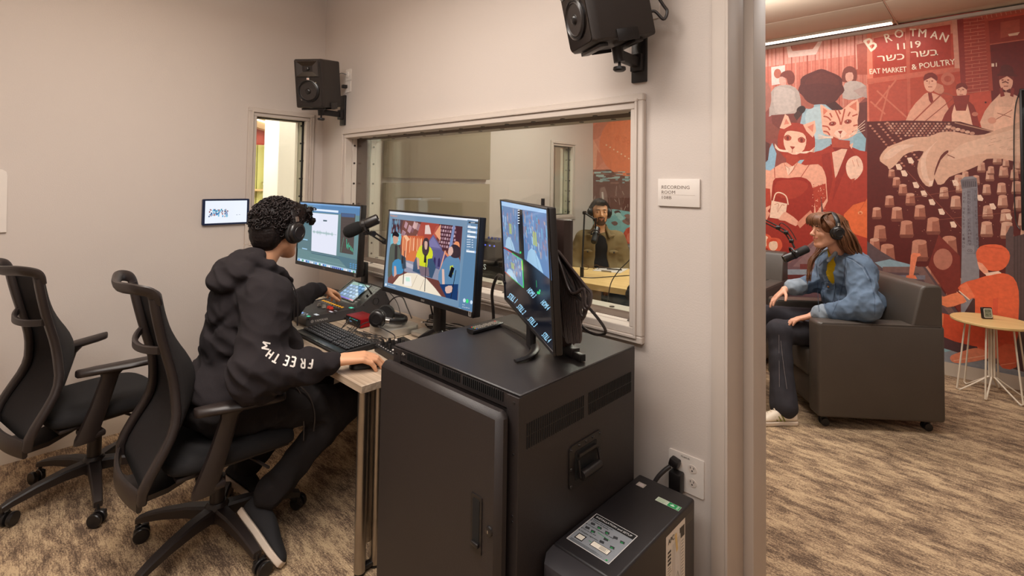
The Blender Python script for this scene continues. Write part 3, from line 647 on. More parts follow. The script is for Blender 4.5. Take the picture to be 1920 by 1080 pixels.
# ------------------------------------------------------------------ monitors
def screen_axes(yaw, tilt):
    r = Vector((math.cos(yaw), math.sin(yaw), 0)); n = Vector((math.sin(yaw), -math.cos(yaw), 0)); u = Vector((0, 0, 1))*math.cos(tilt)-n*math.sin(tilt); return r, u, r.cross(u)
def monitor(label, c, yaw, tilt, w, h, bez, bot, thick, stand_z, crop, draw, stand='plate', group=None):
    r, u, n = screen_axes(yaw, tilt); c = Vector(c); R = basis(r, -n, u)
    L = lambda x, y, z: c+r*x-n*y+u*z
    t = thing('monitor', label, 'monitor', (c.x-n.x*.08, c.y-n.y*.08, stand_z), 0, group)
    B = MB(); B.box(L(0, thick/2+.002, 0), (w, thick, h), R, bev=.004); obj('housing', B, M_BLACK, t, True)
    B = MB(); B.box(L(0, thick+.015, -.02), (w*.55, .03, h*.55), R, bev=.012); obj('rear_shell', B, M_BLACK, t, True)
    B = MB(); T = lambda x, y, z: L(x, y, z)
    for a, b, cc, d in ((-w/2, h/2-bez, w/2, h/2), (-w/2, -h/2, w/2, -h/2+bot), (-w/2, -h/2, -w/2+bez, h/2), (w/2-bez, -h/2, w/2, h/2)):
        B.box(L((a+cc)/2, -.0015, (b+d)/2), (cc-a, .007, d-b), R, bev=.001, seg=1)
    obj('bezel', B, M_SATIN, t, True)
    hm = homog(crop, [(-w/2, h/2), (w/2, h/2), (w/2, -h/2), (-w/2, -h/2)])
    def fn(x, y): a, b = hm(x, y); return np.array(L(a, -.0008, b))
    P = Print(fn, n, eps=.00006); draw(P, hm); P.done('screen', M_SCREEN, t)
    # clip nothing: the picture stays inside the bezel
    return t, L, R
def stand_plate(t, L, R, c, n, base_z, w=.24, d=.2, rz=0):
    bx, by = c[0]-n[0]*.09, c[1]-n[1]*.09
    B = MB(); B.box((bx, by, (base_z+c[2])/2), (.05, .03, c[2]-base_z-.02), Rz(rz), bev=.008); obj('stand_neck', B, M_BLACK, t, True)
    B = MB(); B.box((bx, by, c[2]-.01), (.09, .06, .09), Rz(rz), bev=.01); obj('stand_mount', B, M_BLACK, t, True)
    B = MB(); B.box((bx+n[0]*.03, by+n[1]*.03, base_z+.007), (w, d, .013), Rz(rz), bev=.005); obj('stand_base', B, M_BLACK, t, True)
def quadfill(P, pts, c): P.poly(pts, c)
def draw_m1(P, hm):
    Q = lambda *p: P.poly(list(p), C_)
    C_ = '60858a'; P.poly([(84, 44), (800, 114), (745, 925), (44, 745)], C_)
    P.poly([(84, 44), (800, 114), (798, 150), (83, 76)], '6f9fd0'); P.poly([(88, 46), (560, 92), (559, 100), (87, 54)], 'c6dcf6'); P.poly([(600, 95), (790, 114), (789, 122), (600, 105)], 'd8e6fa')
    P.poly([(83, 70), (798, 142), (792, 230), (560, 205), (240, 170), (80, 140)], '4d7fae')
    P.poly([(240, 130), (535, 162), (533, 188), (240, 153)], 'dce9fa'); P.poly([(62, 76), (236, 96), (214, 640), (36, 590)], '53757e')
    P.poly([(225, 178), (534, 213), (510, 694), (213, 628)], 'e2e6f6'); P.poly([(355, 266), (400, 271), (399, 288), (354, 283)], '3f5a68')
    rs = random.Random(3)
    for i in range(46):
        x = 232+i*6.2; y = 402+(x-232)*.165; a = 5+26*abs(math.sin(i*.55))*abs(math.cos(i*.23+.4))+rs.random()*10
        if i > 38: a = 4
        P.poly([(x-1.6, y), (x, y-a), (x+2.2, y), (x, y+a)], '1f8a78')
    P.poly([(566, 190), (738, 208), (712, 690), (553, 658)], '453c3c'); P.poly([(572, 195), (730, 212), (727, 250), (570, 235)], '3c5a86')
    for i in range(12): y = 240+i*36; P.line([(568-i*1.2, y), (726-i*2.0, y+17+i*1.2)], 1.2, '5e5148')
    pts = [(632, 500), (636, 610), (642, 560), (650, 625), (658, 545), (664, 600), (672, 575), (680, 640), (688, 590), (696, 650), (702, 610), (710, 660)]; P.line(pts, 5, '35c09a'); P.line([(566, 655), (600, 480)], 2.5, '57b496')
    P.poly([(215, 634), (545, 705), (540, 735), (213, 660)], '3f6473')
    for i in range(26): P.rect(220+i*12.5, 646+i*2.6, 226+i*12.5, 651+i*2.6, '9cc2cc')
    for i in range(40): x = 200+i*13; P.rect(x, 710+(x-200)*.262, x+5, 714+(x-200)*.262, 'a4c4c6')
    P.poly([(545, 700), (752, 752), (744, 880), (640, 850), (540, 735)], '4a7080')
    for i in range(3):
        for j in range(3): P.rect(672+i*32, 790+j*22+i*8, 692+i*32, 799+j*22+i*8, '4f9ad8')
    P.poly([(52, 706), (744, 880), (740, 924), (47, 744)], 'a8c6dc')
    for i in range(30):
        x = 60+i*22.5; y = 716+(x-52)*.252; c = ['3f88d8', 'e8eef4', '2f9f60', 'f0f4f8', '2f4fb0', '39a3e0', 'e8d8e0', 'f6f8fa', '8ca8c0'][i % 9] if not 17 < i < 23 else '2336a8'
        P.poly([(x, y), (x+15, y+4), (x+14, y+24), (x-1, y+20)], c)
    for i, (a, b) in enumerate(((110, 480), (105, 590))): P.poly([(a, b), (a+60, b+14), (a+59, b+26), (a-1, b+12)], '9cc8e8')
def draw_m2(P, hm):
    P.poly([(104, 76), (934, 148), (870, 1028), (46, 780)], '7290ac'); P.poly([(104, 78), (933, 150), (931, 176), (102, 103)], 'e4ecfa')
    P.poly([(102, 103), (931, 176), (925, 260), (98, 170)], '7892ac'); P.poly([(820, 160), (931, 176), (870, 1028), (730, 985)], '5f84a6'); P.poly([(46, 760), (870, 1010), (870, 1028), (44, 780)], '4c7cb2')
    P.text('Roland', 110, 128, 16, 'e48a4a', rot=.085, bold=.02)
    # the camera picture inside the window (its own coordinates follow the crop)
    pic = [(126, 150), (773, 222), (724, 902), (82, 728)]; P.poly(pic, '6e3e38')
    H = homog([(0, 0), (100, 0), (100, 100), (0, 100)], pic); h = lambda p: [H(x, y) for x, y in p]
    def g(p, c, sm=0): P.poly(h(p), c, smooth=sm)
    g([(0, 0), (18, 0), (14, 22), (17, 60), (0, 60)], '4a3038'); rs = random.Random(5)
    for i in range(22): x = rs.random()*13; y = rs.random()*20; g([(x, y), (x+.8, y-4), (x+1.5, y+2), (x+.6, y+6)], ['7aa6c0', '8a6a70', '5f7f9c'][i % 3])
    g([(0, 24), (9, 20), (17, 22), (16, 38), (0, 44)], '6fb6c8'); g([(3, 28), (10, 26), (14, 32), (6, 36)], '9ad0dc')
    for i in range(12): x = 17+rs.random()*30; y = rs.random()*20; g([(x, y), (x+3+rs.random()*3, y+3), (x+2, y+12), (x-2, y+9)], ['b48a94', '9a747c', 'd0a8a8', '7c5058', 'c8a49c'][i % 5])
    g([(45, 0), (72, 0), (66, 30), (56, 38), (40, 20)], 'a8483c'); g([(51, 4), (56, 3), (58, 8), (60, 16), (51, 17)], 'e2c8c0'); g([(62, 18), (66, 4), (70, 2), (67, 10), (70, 20)], 'b8584a')
    g([(70, 0), (100, 0), (99, 36), (72, 36)], '4c2a34')
    for i in range(7):
        for j in range(6): g([(71+i*3.1+(j % 2), 2+j*5.4), (73+i*3.1+(j % 2), 1.6+j*5.4), (73.2+i*3.1+(j % 2), 5+j*5.4), (71+i*3.1+(j % 2), 5.2+j*5.4)], ['b08a96', '9a7480', 'c4a0a8'][(i+j) % 3])
    g([(65, 14), (72, 0), (73, 24)], 'e8a078'); g([(88, 0), (91, 0), (88, 40), (84, 40)], '7c8cb8')
    g([(17, 24), (50, 20), (52, 56), (44, 66), (22, 60), (18, 40)], 'c2552e')
    for i in range(12): x = 19+i*2.7; g([(x, 26), (x+1.7, 23), (x+2, 34), (x+1.8, 56), (x+.3, 58)], ['e8a070', 'd8845a', 'f0b48c', 'cc6a3c'][i % 4])
    g([(20, 24), (24, 22), (30, 28), (26, 32)], 'f0b890'); g([(25, 58), (33, 44), (42, 44), (44, 66), (25, 62)], 'd4703c')
    g([(52, 36), (63, 16), (76, 34), (76, 60), (54, 62)], '66628e'); g([(54, 34), (63, 19), (74, 34)], '7c78a6'); g([(52, 38), (76, 36), (84, 42), (84, 66), (52, 64)], '5c5a84')
    for x in (57, 61, 66, 72, 78): g([(x, 50), (x+1.6, 47), (x+3, 50), (x+3, 60), (x, 60)], '39305a')
    g([(78, 40), (92, 38), (92, 62), (78, 64)], '544c78'); g([(92, 22), (97, 22), (98, 30), (94, 34), (91, 30)], 'e89468', 3); g([(90, 34), (97, 33), (98, 46), (88, 48), (80, 40), (80, 37), (86, 41)], 'd8845c'); g([(83, 54), (92, 48), (94, 56), (86, 60)], 'd07a52', 3); g([(80, 36), (81.4, 36), (76, 66), (74.6, 66)], 'e8a890')
    g([(17, 60), (52, 60), (76, 64), (100, 66), (100, 80), (0, 76)], '8e8fa2'); g([(24, 62), (46, 66), (44, 72), (22, 68)], 'b4b2c0')
    # seated figures of the picture
    g([(0, 46), (5, 38), (11, 38), (17, 46), (19, 58), (18, 74), (12, 84), (6, 86), (0, 90)], '49544c', 3); g([(4, 24), (9, 22), (12, 26), (12, 34), (9, 38), (5, 37)], 'c89884', 3); g([(3, 30), (3, 22), (8, 19), (13, 23), (12, 27), (5, 26)], '241c22', 3); g([(8, 40), (12, 40), (13, 62), (9, 64)], '1d1a22'); g([(6, 68), (15, 60), (24, 66), (23, 80), (14, 84), (8, 88)], '2f86b8', 2); g([(17, 52), (26, 56), (28, 72), (22, 74)], '28465c'); g([(9, 72), (12, 72), (14, 84), (10, 90)], 'd0a090')
    g([(38, 62), (46, 40), (62, 44), (70, 62), (66, 78), (38, 74)], '3c5470'); g([(44, 40), (48, 34), (58, 33), (64, 40), (64, 50), (58, 52), (58, 64), (47, 64), (46, 54), (41, 52)], 'd0d62c', 2); g([(50, 26), (54, 22), (58, 26), (59, 40), (56, 48), (51, 46), (49, 38)], '3a2c34', 3); g([(52, 28), (56, 28), (56, 38), (53, 38)], 'd0a898', 3); g([(42, 52), (46, 54), (48, 68), (45, 70)], 'c8a090'); g([(46, 64), (60, 64), (62, 76), (50, 78)], '7c6a74')
    g([(74, 78), (76, 62), (82, 46), (92, 40), (100, 46), (100, 88), (84, 88)], '5f88ac', 2); g([(86, 34), (90, 26), (98, 28), (100, 40), (94, 44), (88, 42)], '352a34', 3); g([(85, 32), (89, 29), (91, 36), (88, 42), (85, 40)], 'd8b0a4', 2); g([(88, 56), (92, 54), (93, 66), (89, 68)], 'c4d04c'); g([(78, 62), (81, 62), (83, 82), (80, 86)], 'dcb8ac'); g([(76, 84), (100, 78), (100, 100), (86, 100)], '1e3c6c'); g([(84, 86), (92, 82), (93, 90), (86, 94)], 'd8b4a8', 2)
    # pale round table
    g([(9, 100), (18, 86), (30, 78), (44, 76), (58, 80), (70, 90), (80, 100)], 'f0e2cc'); g([(26, 84), (36, 82), (38, 96), (27, 98)], 'f6f0ea'); g([(28, 85), (34, 84), (35, 90), (29, 91)], 'c8ead8')
    for a, b in (((24, 46), (25, 96)), ((56, 52), (57, 99)), ((96, 60), (92, 100))): P.line(h([a, b]), 6, '1d2030')
    g([(53, 46), (56, 46), (56, 58), (53, 58)], '14161f'); g([(90, 56), (94, 58), (91, 72), (87, 70)], '14161f'); g([(20, 55), (23, 55), (23, 66), (20, 66)], '14161f')
    for pt in (((45, 78), (38, 98)), ((55, 82), (50, 99))): P.line(h(pt), 2.5, 'a08c78')
    # side controls
    P.poly([(830, 176), (918, 184), (917, 197), (829, 189)], '1e2630'); P.rect(850, 183, 890, 189, 'd8e0ea')
    for x, y in ((822, 215), (820, 259), (816, 303), (808, 440)): P.poly([(x, y), (x+90, y+10), (x+89, y+28), (x-1, y+17)], 'eef2f8'); P.rect(x, y-9, x+28, y-3, 'b8cade'); P.poly([(x+78, y+10), (x+88, y+11), (x+87, y+26), (x+77, y+25)], '6aa6e8')
    for i in range(4): P.rect(812, 340+i*22, 848, 346+i*22, 'dfe8f2'); P.rect(858, 344+i*22, 872, 350+i*22, 'dfe8f2')
    P.ell(788, 903, 13, 19, 'cfe0f2'); P.ell(815, 910, 13, 19, '3fe07a'); P.ell(854, 921, 12, 18, 'cfe0f2')
    P.text('Live', 770, 944, 11, 'e6eef8', rot=.2); P.text('SD Card 24h 12m', 768, 966, 10, 'e6eef8', rot=.22, w=70); P.text('Output 1080p', 802, 1003, 10, 'e6eef8', rot=.25, w=56); P.poly([(732, 968), (756, 975), (755, 990), (731, 983)], 'a9d4f2')
    P.poly([(70, 778), (186, 812), (184, 824), (68, 790)], '9cc6f4'); P.ell(66, 745, 9, 12, 'dfe8f4')
    for i in range(6): P.rect(88+i*12, 750+i*3.6, 94+i*12, 755+i*3.6, 'dfe8f4')
def draw_tv(P, hm):
    P.poly([(31, 47), (331, 106), (373, 1036), (63, 678)], '10131c')
    P.poly([(31, 47), (331, 106), (333, 128), (32, 62)], '5f8fd8'); P.poly([(33, 58), (332, 112), (334, 150), (150, 110), (34, 84)], 'a4c8ee')
    rs = random.Random(11)
    def scene(q, n, seed):
        H = homog([(0, 0), (100, 0), (100, 100), (0, 100)], q); r = random.Random(seed); P.poly(q, '5d7fae')
        for i in range(n):
            x, y = r.random()*94, r.random()*70; a, b = 2+r.random()*5, 6+r.random()*16
            P.poly([H(min(x+p, 99), min(y+s_, 99)) for p, s_ in ((0, 0), (a, 2), (a*.8, b), (a*.2, b*.8))], ['6f97c4', '8a86a8', '4c7ca0', 'a49aa0', '64a4c8', '7e7890', '93b4d4', '8c6a74', '5a6c94'][i % 9])
        for x in (44, 52): P.poly([H(x, 38), H(x+6, 36), H(x+7, 60), H(x, 62)], 'a0b06a')
        P.poly([H(*p) for p in ((12, 99), (20, 80), (34, 70), (48, 70), (64, 82), (76, 99))], '9cc2de'); P.line([H(50, 74), H(60, 98)], 1.5, '6a8aa8')
    scene([(34, 84), (138, 108), (150, 396), (50, 350)], 60, 1); scene([(168, 112), (332, 140), (356, 570), (182, 430)], 90, 2); scene([(50, 360), (168, 430), (178, 612), (60, 505)], 60, 3)
    for i in range(6): P.rect(138, 112+i*17, 150, 118+i*17, 'e4ecf6')
    P.line([(50, 352), (104, 390)], 3, 'd83a48'); P.line([(104, 390), (170, 438), (178, 612)], 3.5, '2fe05a'); P.line([(60, 507), (178, 612)], 3, '2fd05a'); P.line([(60, 507), (96, 540)], 3, 'd83a48'); P.line([(166, 440), (170, 500)], 4, 'd8d83a')
    for x, y, t_ in ((196, 606, 'HDMI 3'), (284, 684, 'HDMI 4'), (74, 640, 'STILL 1'), (132, 706, 'STILL 2'), (203, 786, 'STILL 3'), (290, 884, 'STILL 4')):
        c, q = math.cos(.92), math.sin(.92); P.text(t_, x, y+26, 34, '9fd6f4', rot=.86 if x > 100 else .7, w=62, bold=.03)
    P.line([(258, 566), (260, 610)], 3, '2f9a5a'); P.ell(268, 644, 6, 10, '2fd070'); P.ell(280, 632, 5, 8, '2fd070'); P.ell(277, 646, 5, 9, '2fd070'); P.ell(158, 388, 5, 8, '2fd070')
m1, L1, R1 = monitor('leftmost desk monitor showing a green audio waveform', (.812, -.352, 1.188), .069, .036, .72, .42, .009, .024, .034, DT, [(76, 36), (810, 105), (765, 965), (28, 778)], draw_m1)
B = MB(); B.tube([(.81, -.30, 1.05), (.80, -.20, .98), (.80, -.075, .92)], .022, 10); obj('stand_arm', B, M_BLACK, m1, True); obj('stand_neck', MB().b2((.772, -.085, DT+.01), (.828, -.06, 1.0), bev=.006), M_BLACK, m1, True); obj('stand_base', MB().b2((.66, -.088, DT), (.94, -.058, DT+.012), bev=.004), M_BLACK, m1, True)
m2, L2, R2 = monitor('middle desk monitor showing seated guests around a pale table', (1.914, -.403, 1.183), -.025, .065, .72, .42, .009, .024, .034, DT, [(98, 66), (940, 138), (875, 1070), (38, 800)], draw_m2)
# its arm-like stand with two splayed feet
B = MB(); B.box((1.914, -.32, 1.0), (.06, .04, .36), bev=.01); obj('stand_neck', B, M_BLACK, m2, True)
for sx in (-1, 1):
    B = MB(); B.tube([(1.914, -.32, .84), (1.914+sx*.10, -.36, .775), (1.914+sx*.26, -.46 if sx > 0 else -.16, .748)], [.014, .011, .008], 8); obj('stand_foot', B, M_BLACK, m2, True)
tv, L3, R3 = monitor('tilted multiview monitor standing on top of the black cabinet', (2.619, -.508, 1.255), -.599, -.062, .73, .43, .006, .012, .022, RZ, [(28, 44), (333, 103), (375, 1042), (62, 680)], draw_tv)
n3 = Vector((math.sin(-.599), -math.cos(-.599), 0)); r3 = Vector((math.cos(-.599), math.sin(-.599), 0)); c3 = Vector((2.619, -.508, 0))
E1, E2 = Vector(hit(966, 677, 2, RZ+.007)), Vector(hit(926, 603, 2, RZ+.007)); ap_ = c3-n3*.045+Vector((0, 0, RZ+.012))
def bez(t): return E1*(1-t)**2+(ap_*2-(E1+E2)/2)*2*t*(1-t)+E2*t*t
B = MB(); B.tube([bez(i/24)+Vector((0, 0, .006*math.sin(PI*i/24))) for i in range(25)], [.012+.006*math.sin(PI*i/24) for i in range(25)], 10, flat=.42, up=(0, 0, 1)); obj('stand_base', B, M_SATIN, tv, True)
B = MB(); B.box(c3-n3*.035+Vector((0, 0, RZ+.12)), (.06, .025, .24), Rz(-.599), bev=.008); obj('stand_neck', B, M_SATIN, tv, True)
for L_, w_, h_, d_, t_ in ((L1, .72, .42, .034, m1), (L2, .72, .42, .034, m2)):
    P = Print(lambda x, y, L_=L_, w_=w_, h_=h_: np.array(L_(x*.001, -.0052, -h_/2+.012-y*.001)), (L_(0, -1, 0)-L_(0, 0, 0)), eps=.0001); P.ell(-10, 0, 5, 5, '8e8884'); P.ell(-10, 0, 3.5, 3.5, '1c1a1a'); P.text('LG', -2, 4, 9, '9a948e', bold=.02); P.done('maker_badge', M_PAINT, t_)
    P = Print(lambda x, y, L_=L_, w_=w_, h_=h_: np.array(L_(w_/2-.022+x*.001, -.0052, -h_/2+.014-y*.001)), (L_(0, -1, 0)-L_(0, 0, 0)), eps=.0001); P.rect(-8, -11, 8, 9, 'b8b0a8'); P.rect(-6.5, -9.5, 6.5, 7.5, '2a2624'); P.line([(-3, -6), (-3, 4), (4, 4)], 1.6, 'b8b0a8'); P.done('energy_sticker', M_PAINT, t_)

# black column standing behind the tilted monitor
sc_ = thing('camera_stand', 'black column stand with a square foot behind the tilted monitor', 'stand', (2.73, -.42, RZ))
B = MB(); B.box((2.738, -.440, (RZ+.03+1.415)/2), (.085, .045, 1.415-RZ-.03), Rz(-.2), bev=.006); obj('column', B, mat('column_satin', (44, 32, 28), .3, var=(4, .08)), sc_, True)
B = MB(); B.box((2.76, -.43, RZ+.018), (.12, .035, .032), Rz(-.35), bev=.003); obj('foot', B, M_BLACK, sc_, True)
B = MB(); B.box((2.822, -.452, RZ+.014), (.07, .024, .024), Rz(-.35), bev=.002); obj('foot_tube', B, M_SATIN, sc_, True); B = MB(); B.box((2.857, -.4645, RZ+.014), (.002, .018, .018), Rz(-.35)); obj('tube_end', B, MATS['slot_black'], sc_, True)
B = MB(); B.cyl((2.645, -.43, 1.455), (2.645, -.43, 1.485), .007, 10); B.cyl((2.645, -.43, 1.40), (2.645, -.43, 1.455), .0045, 10); obj('aerial', B, M_BLACK, sc_, True); B = MB(); B.box((2.69, -.435, 1.395), (.11, .02, .015), Rz(-.05)); obj('aerial_bracket', B, M_BLACK, sc_, True)
# coiled cables hung from it
cb = MB(); rs = random.Random(4); top = Vector((2.775, -.475, 1.34)); 
def coil(i, wid, low, yy, xs=0.0):
    x0 = 2.775+xs; return spline([(x0+.00, yy, 1.352-i*.004), (x0+wid*.45, yy-.005, 1.25), (x0+wid*.95, yy, 1.13), (x0+wid, yy+.005, low+.07), (x0+wid*.75, yy, low), (x0+wid*.45, yy-.01, low+.05), (x0+.02, yy-.006, 1.12), (x0-.012, yy, 1.28)], 6, True)
coilo = thing('cable_coil', 'thick bundle of black cables hanging behind the tilted monitor', 'cable', (2.83, -.47, RZ))
def wp(u, v, y): return Vector(hit(u, v, 1, y))
for i in range(15):
    f_ = i/14; y = -.455-.0058*i; ang = f_
    bx, by = 1062+44*f_**.8+rs.random()*3, 640-62*f_**1.5-rs.random()*14
    wd = 7+5*rs.random(); tx = 1043+rs.random()*4
    pts = [wp(tx, 470, y), wp(tx+6+(bx-1050)*.42, 500+6*f_, y), wp(tx+10+(bx-1050)*.78, 545-8*f_, y), wp(bx+1.5, by-26, y), wp(bx, by-6, y-.002), wp(bx-wd*.5, by, y-.004), wp(bx-wd, by-8, y-.006), wp(bx-wd*1.25, by-34, y-.006), wp(tx+4+(bx-1050)*.40, 548, y-.006), wp(tx+(bx-1050)*.15, 500, y-.004)]; M_COIL = mat('coil_rubber_highlit', (78, 68, 66), .3, var=(12, .15))  # coil rubber is lighter than the other cables: highlights put into its colour
    B = MB(); B.tube(spline(pts, 5, True), .0040 if i % 3 else .0032, 8, closed=True); obj('cable_loop', B, M_COIL, coilo, True)
for i in range(8):
    y = -.505-.002*i; x = 1052+i*3.2; B = MB(); B.tube(spline([wp(1044, 480, y), wp(x-2, 530, y), wp(x+4, 580, y), wp(x+9, 625+rs.random()*14, y), wp(x+12, 642, y), wp(x+15, 628, y), wp(x+12, 590, y)], 6), .0038, 8); obj('cable_strand', B, M_COIL, coilo, True)
tag(obj('cable', MB().tube(spline([wp(1046, 485, -.53), wp(1072, 540, -.53), wp(1100, 572, -.52), wp(1122, 598, -.51), wp(1134, 616, -.50), wp(1134, 625, -.485), wp(1118, 627, -.46), wp(1098, 618, -.45), wp(1082, 598, -.45), wp(1078, 580, -.45)], 8), .0048, 8), M_RUBBER), 'single cable looping out past the cabinet top edge', 'cable')
B = MB(); B.tube(spline([(2.33, -.30, 1.11), (2.28, -.27, 1.13), (2.20, -.22, 1.11), (2.15, -.20, 1.03), (2.15, -.19, .93), (2.16, -.19, .75)], 8), .0075, 10); tag(obj('cable', B, M_RUBBER), 'thick black cable arching from the cabinet down behind the desk', 'cable')

# remote control on the cabinet
rc = thing('remote_control', 'black remote control with red green yellow blue buttons on the cabinet', 'remote control', (2.36, -.50, RZ), math.radians(0))
ra, rb = Vector(hit(880, 622, 2, RZ+.01)), Vector(hit(939, 606, 2, RZ+.01)); d = (rb-ra); ln = .168; d.z = 0; d.normalize(); cen = (ra+rb)/2; cen.z = 0; q = Vector((-d.y, d.x, 0)); rc.location = (cen.x, cen.y, RZ)
RR = basis(d, q, (0, 0, 1)); B = MB(); rings = []
for x, s_ in ((-.5, .93), (-.49, 1), (-.2, 1), (.2, .98), (.485, .94), (.5, .86)): rings.append([cen+d*(x*ln)+q*(cy*.0225*s_)+Vector((0, 0, RZ+z)) for cy, z in ((-1, .016), (-.85, .0185), (.85, .0185), (1, .016), (.8, .005), (.4, .001), (-.4, .001), (-.8, .005))])
B.ring_loft(rings); obj('body', B, M_SATIN, rc, True)
for i in range(13):
    for j in range(4):
        if i in (5, 8) and j in (0, 3): continue
        p = cen+d*(-.062+i*.0108)+q*(-.0145+j*.0097)+Vector((0, 0, RZ+.0195)); cname = 'button'
        m_ = {(0, 0): 'blue', (0, 1): 'yellow', (0, 2): 'green', (0, 3): 'red', (12, 3): 'red', (12, 1): 'teal'}.get((i, j))
        mm = mat('button_'+m_, {'blue': (40, 110, 200), 'yellow': (230, 160, 50), 'green': (50, 170, 110), 'red': (220, 70, 60), 'teal': (30, 120, 100)}[m_], .4, var=(9, .05)) if m_ else mat('button_print', (150, 142, 132) if (i+j) % 2 else (110, 104, 98), .5, var=(30, .1))
        obj('button', MB().box(p, (.0062, .0052, .0016), RR, bev=.0005, seg=1), mm, rc, True)
# ------------------------------------------------------------------ mixing console
MX0, MX1 = .79, 1.13
M_MIX = mat('console_grey', (58, 56, 58), .5, bump=(500, .1), var=(4, .05)); M_MIXT = mat('console_top', (22, 22, 24), .35, var=(6, .06))
mx = thing('mixing_console', 'grey digital mixing console with faders and a tilted touch screen', 'mixer', ((MX0+MX1)/2, -.36, DT))
prof = [(-.615, DT+.004), (-.617, DT+.045), (-.612, DT+.051), (-.315, DT+.056), (-.290, DT+.062), (-.150, DT+.150), (-.138, DT+.150), (-.092, DT+.060), (-.092, DT+.004)]
for x0, x1 in ((MX0-.006, MX0), (MX1, MX1+.006)): obj('side_panel', MB().prism(prof, x0, x1, lambda a, b, z: (z, a, b)), M_MIX, mx, True, smooth=30)
pin = [(y, z-.004 if z > DT+.02 else z) for y, z in prof]
obj('body', MB().prism(pin, MX0, MX1, lambda a, b, z: (z, a, b)), M_MIXT, mx, True, smooth=30)
P = Print(lambda x, y: np.array([MX0+x*(MX1-MX0), -.612+y*.297, DT+.0486+y*.005]), (0, -.02, 1), eps=.0001, down=False)
for i in range(9): P.line([(.08+i*.088, .18), (.08+i*.088, .72)], .006, '3c3d42')
for i in range(9):
    P.rect(.055+i*.088, .80, .105+i*.088, .86, 'f0a828'); P.rect(.055+i*.088, .74, .105+i*.088, .77, '5d6064')
for i in range(9):
    for j in range(2): P.rect(.06+i*.088, .04+j*.06, .10+i*.088, .08+j*.06, '7c8488' if (i+j) % 3 else ['a8d0f0', 'c87c5c', 'a8aeb4'][i % 3])
P.rect(.55, .05, .68, .12, '7aa8f0'); P.rect(.88, .05, .96, .10, '2ad0a0'); P.rect(.88, .9, .98, .97, '2ad0a0'); P.rect(.86, .2, .99, .26, 'c4c8cc'); P.rect(.86, .5, .97, .54, 'c4c8cc'); P.text('SENS', .88, .6, .03, 'c8c8c8', w=.08); P.done('console_markings', M_SCREEN, mx)
for i in range(9):
    y = -.612+.297*([.34, .34, .34, .34, .55, .55, .55, .55, .60][i]-(.12 if i < 4 else 0)+.1*(i % 2)*.5); x = MX0+(.08+i*.088)*(MX1-MX0)
    B = MB(); B.ring_loft([[(x+sx*.006*s_, y+sy*.011*s_, z) for sx, sy in ((-1, -1), (1, -1), (1, 1), (-1, 1))] for s_, z in ((.9, DT+.052), (1, DT+.056), (.75, DT+.060), (.8, DT+.066))])
    obj('fader', B, mat('fader_red', (216, 60, 44), .45, var=(9, .05)) if i in (7, 8) else mat('fader_grey', (176, 170, 160), .4, var=(9, .05)), mx, True)
# touch screen on the sloping part
sa, sb2 = Vector((0, -.290, DT+.062)), Vector((0, -.150, DT+.150)); sd = sb2-sa; sn = Vector((0, -sd.z, sd.y)).normalized()
P = Print(lambda x, y: np.array([MX0+x*(MX1-MX0), *(sa+sd*y+sn*.0006)[1:]]), sn, eps=.0001, down=False)
P.rect(.06, .04, .70, .97, '0c0d10'); P.rect(.09, .09, .67, .92, '5a7f9c'); P.poly([(.09, .75), (.67, .85), (.67, .92), (.09, .92)], '7fa49c')
for i in range(5):
    for j in range(4): P.rect(.115+i*.105, .22+j*.15, .19+i*.105, .31+j*.15, ['7aa4d4', '8cb8dc', '6c94c4', '9cc4e8'][(i*3+j) % 4])
P.rect(.09, .09, .67, .13, '7a5ce0'); P.rect(.55, .09, .67, .13, 'e06a7a'); P.rect(.36, .8, .46, .87, 'c4e4f4'); P.done('touch_screen', M_SCREEN, mx)
P = Print(lambda x, y: np.array([MX0+x*(MX1-MX0), *(sa+sd*y+sn*.0006)[1:]]), sn, eps=.0001, down=False)
P.line([(.90, .35), (.98, .35), (.98, .72), (.90, .72), (.90, .35)], .006, 'b8b8b8'); P.line([(.88, .78), (.98, .78), (.98, .93), (.88, .93), (.88, .78)], .006, 'b8b8b8'); P.text('PHONES', .74, .20, .035, 'd8d8d8', w=.10); P.text('USB', .74, .08, .035, 'd8d8d8', w=.06); P.done('panel_print', M_PAINT, mx)
k = Vector((MX0+.93*(MX1-MX0), *(sa+sd*.45)[1:])); obj('knob', MB().cyl(k, k+sn*.016, .0075, 14, r2=.0065), M_BLACK, mx, True)
k = Vector((MX0+.93*(MX1-MX0), *(sa+sd*.62)[1:])); obj('plug', MB().tube([k, k+sn*.012, k+sn*.05+Vector((-.01, .0, .0))], [.006, .0055, .003], 10), M_BLACK, mx, True)
tag(obj('headphone_cable', MB().tube(spline([k+sn*.05+Vector((-.01, 0, 0)), k+sn*.075+Vector((-.005, .0, 0)), k+sn*.07+Vector((.03, .03, -.0)), k+Vector((.06, .08, .01)), k+Vector((.10, .12, -.06)), k+Vector((.14, .12, -.136))], 6), .0022, 6), M_RUBBER), 'thin black lead plugged into the mixing console', 'cable')
P = Print(lambda x, y: np.array([MX1+.0065, -.600+x*.30, DT+.051-y*.30]), (1, 0, 0), eps=.0001); P.ell(.055, .085, .028, .028, 'b4b0ac'); P.ell(.055, .085, .022, .022, '3c3a3b')
for a in range(3): P.line([(.055+.02*math.cos(a*PI/3), .085+.02*math.sin(a*PI/3)), (.055-.02*math.cos(a*PI/3), .085-.02*math.sin(a*PI/3))], .005, 'b4b0ac')
P.text('YAMAHA', .098, .108, .046, 'b4b0ac', bold=.02); P.done('maker_badge', M_PAINT, mx)
B = MB()
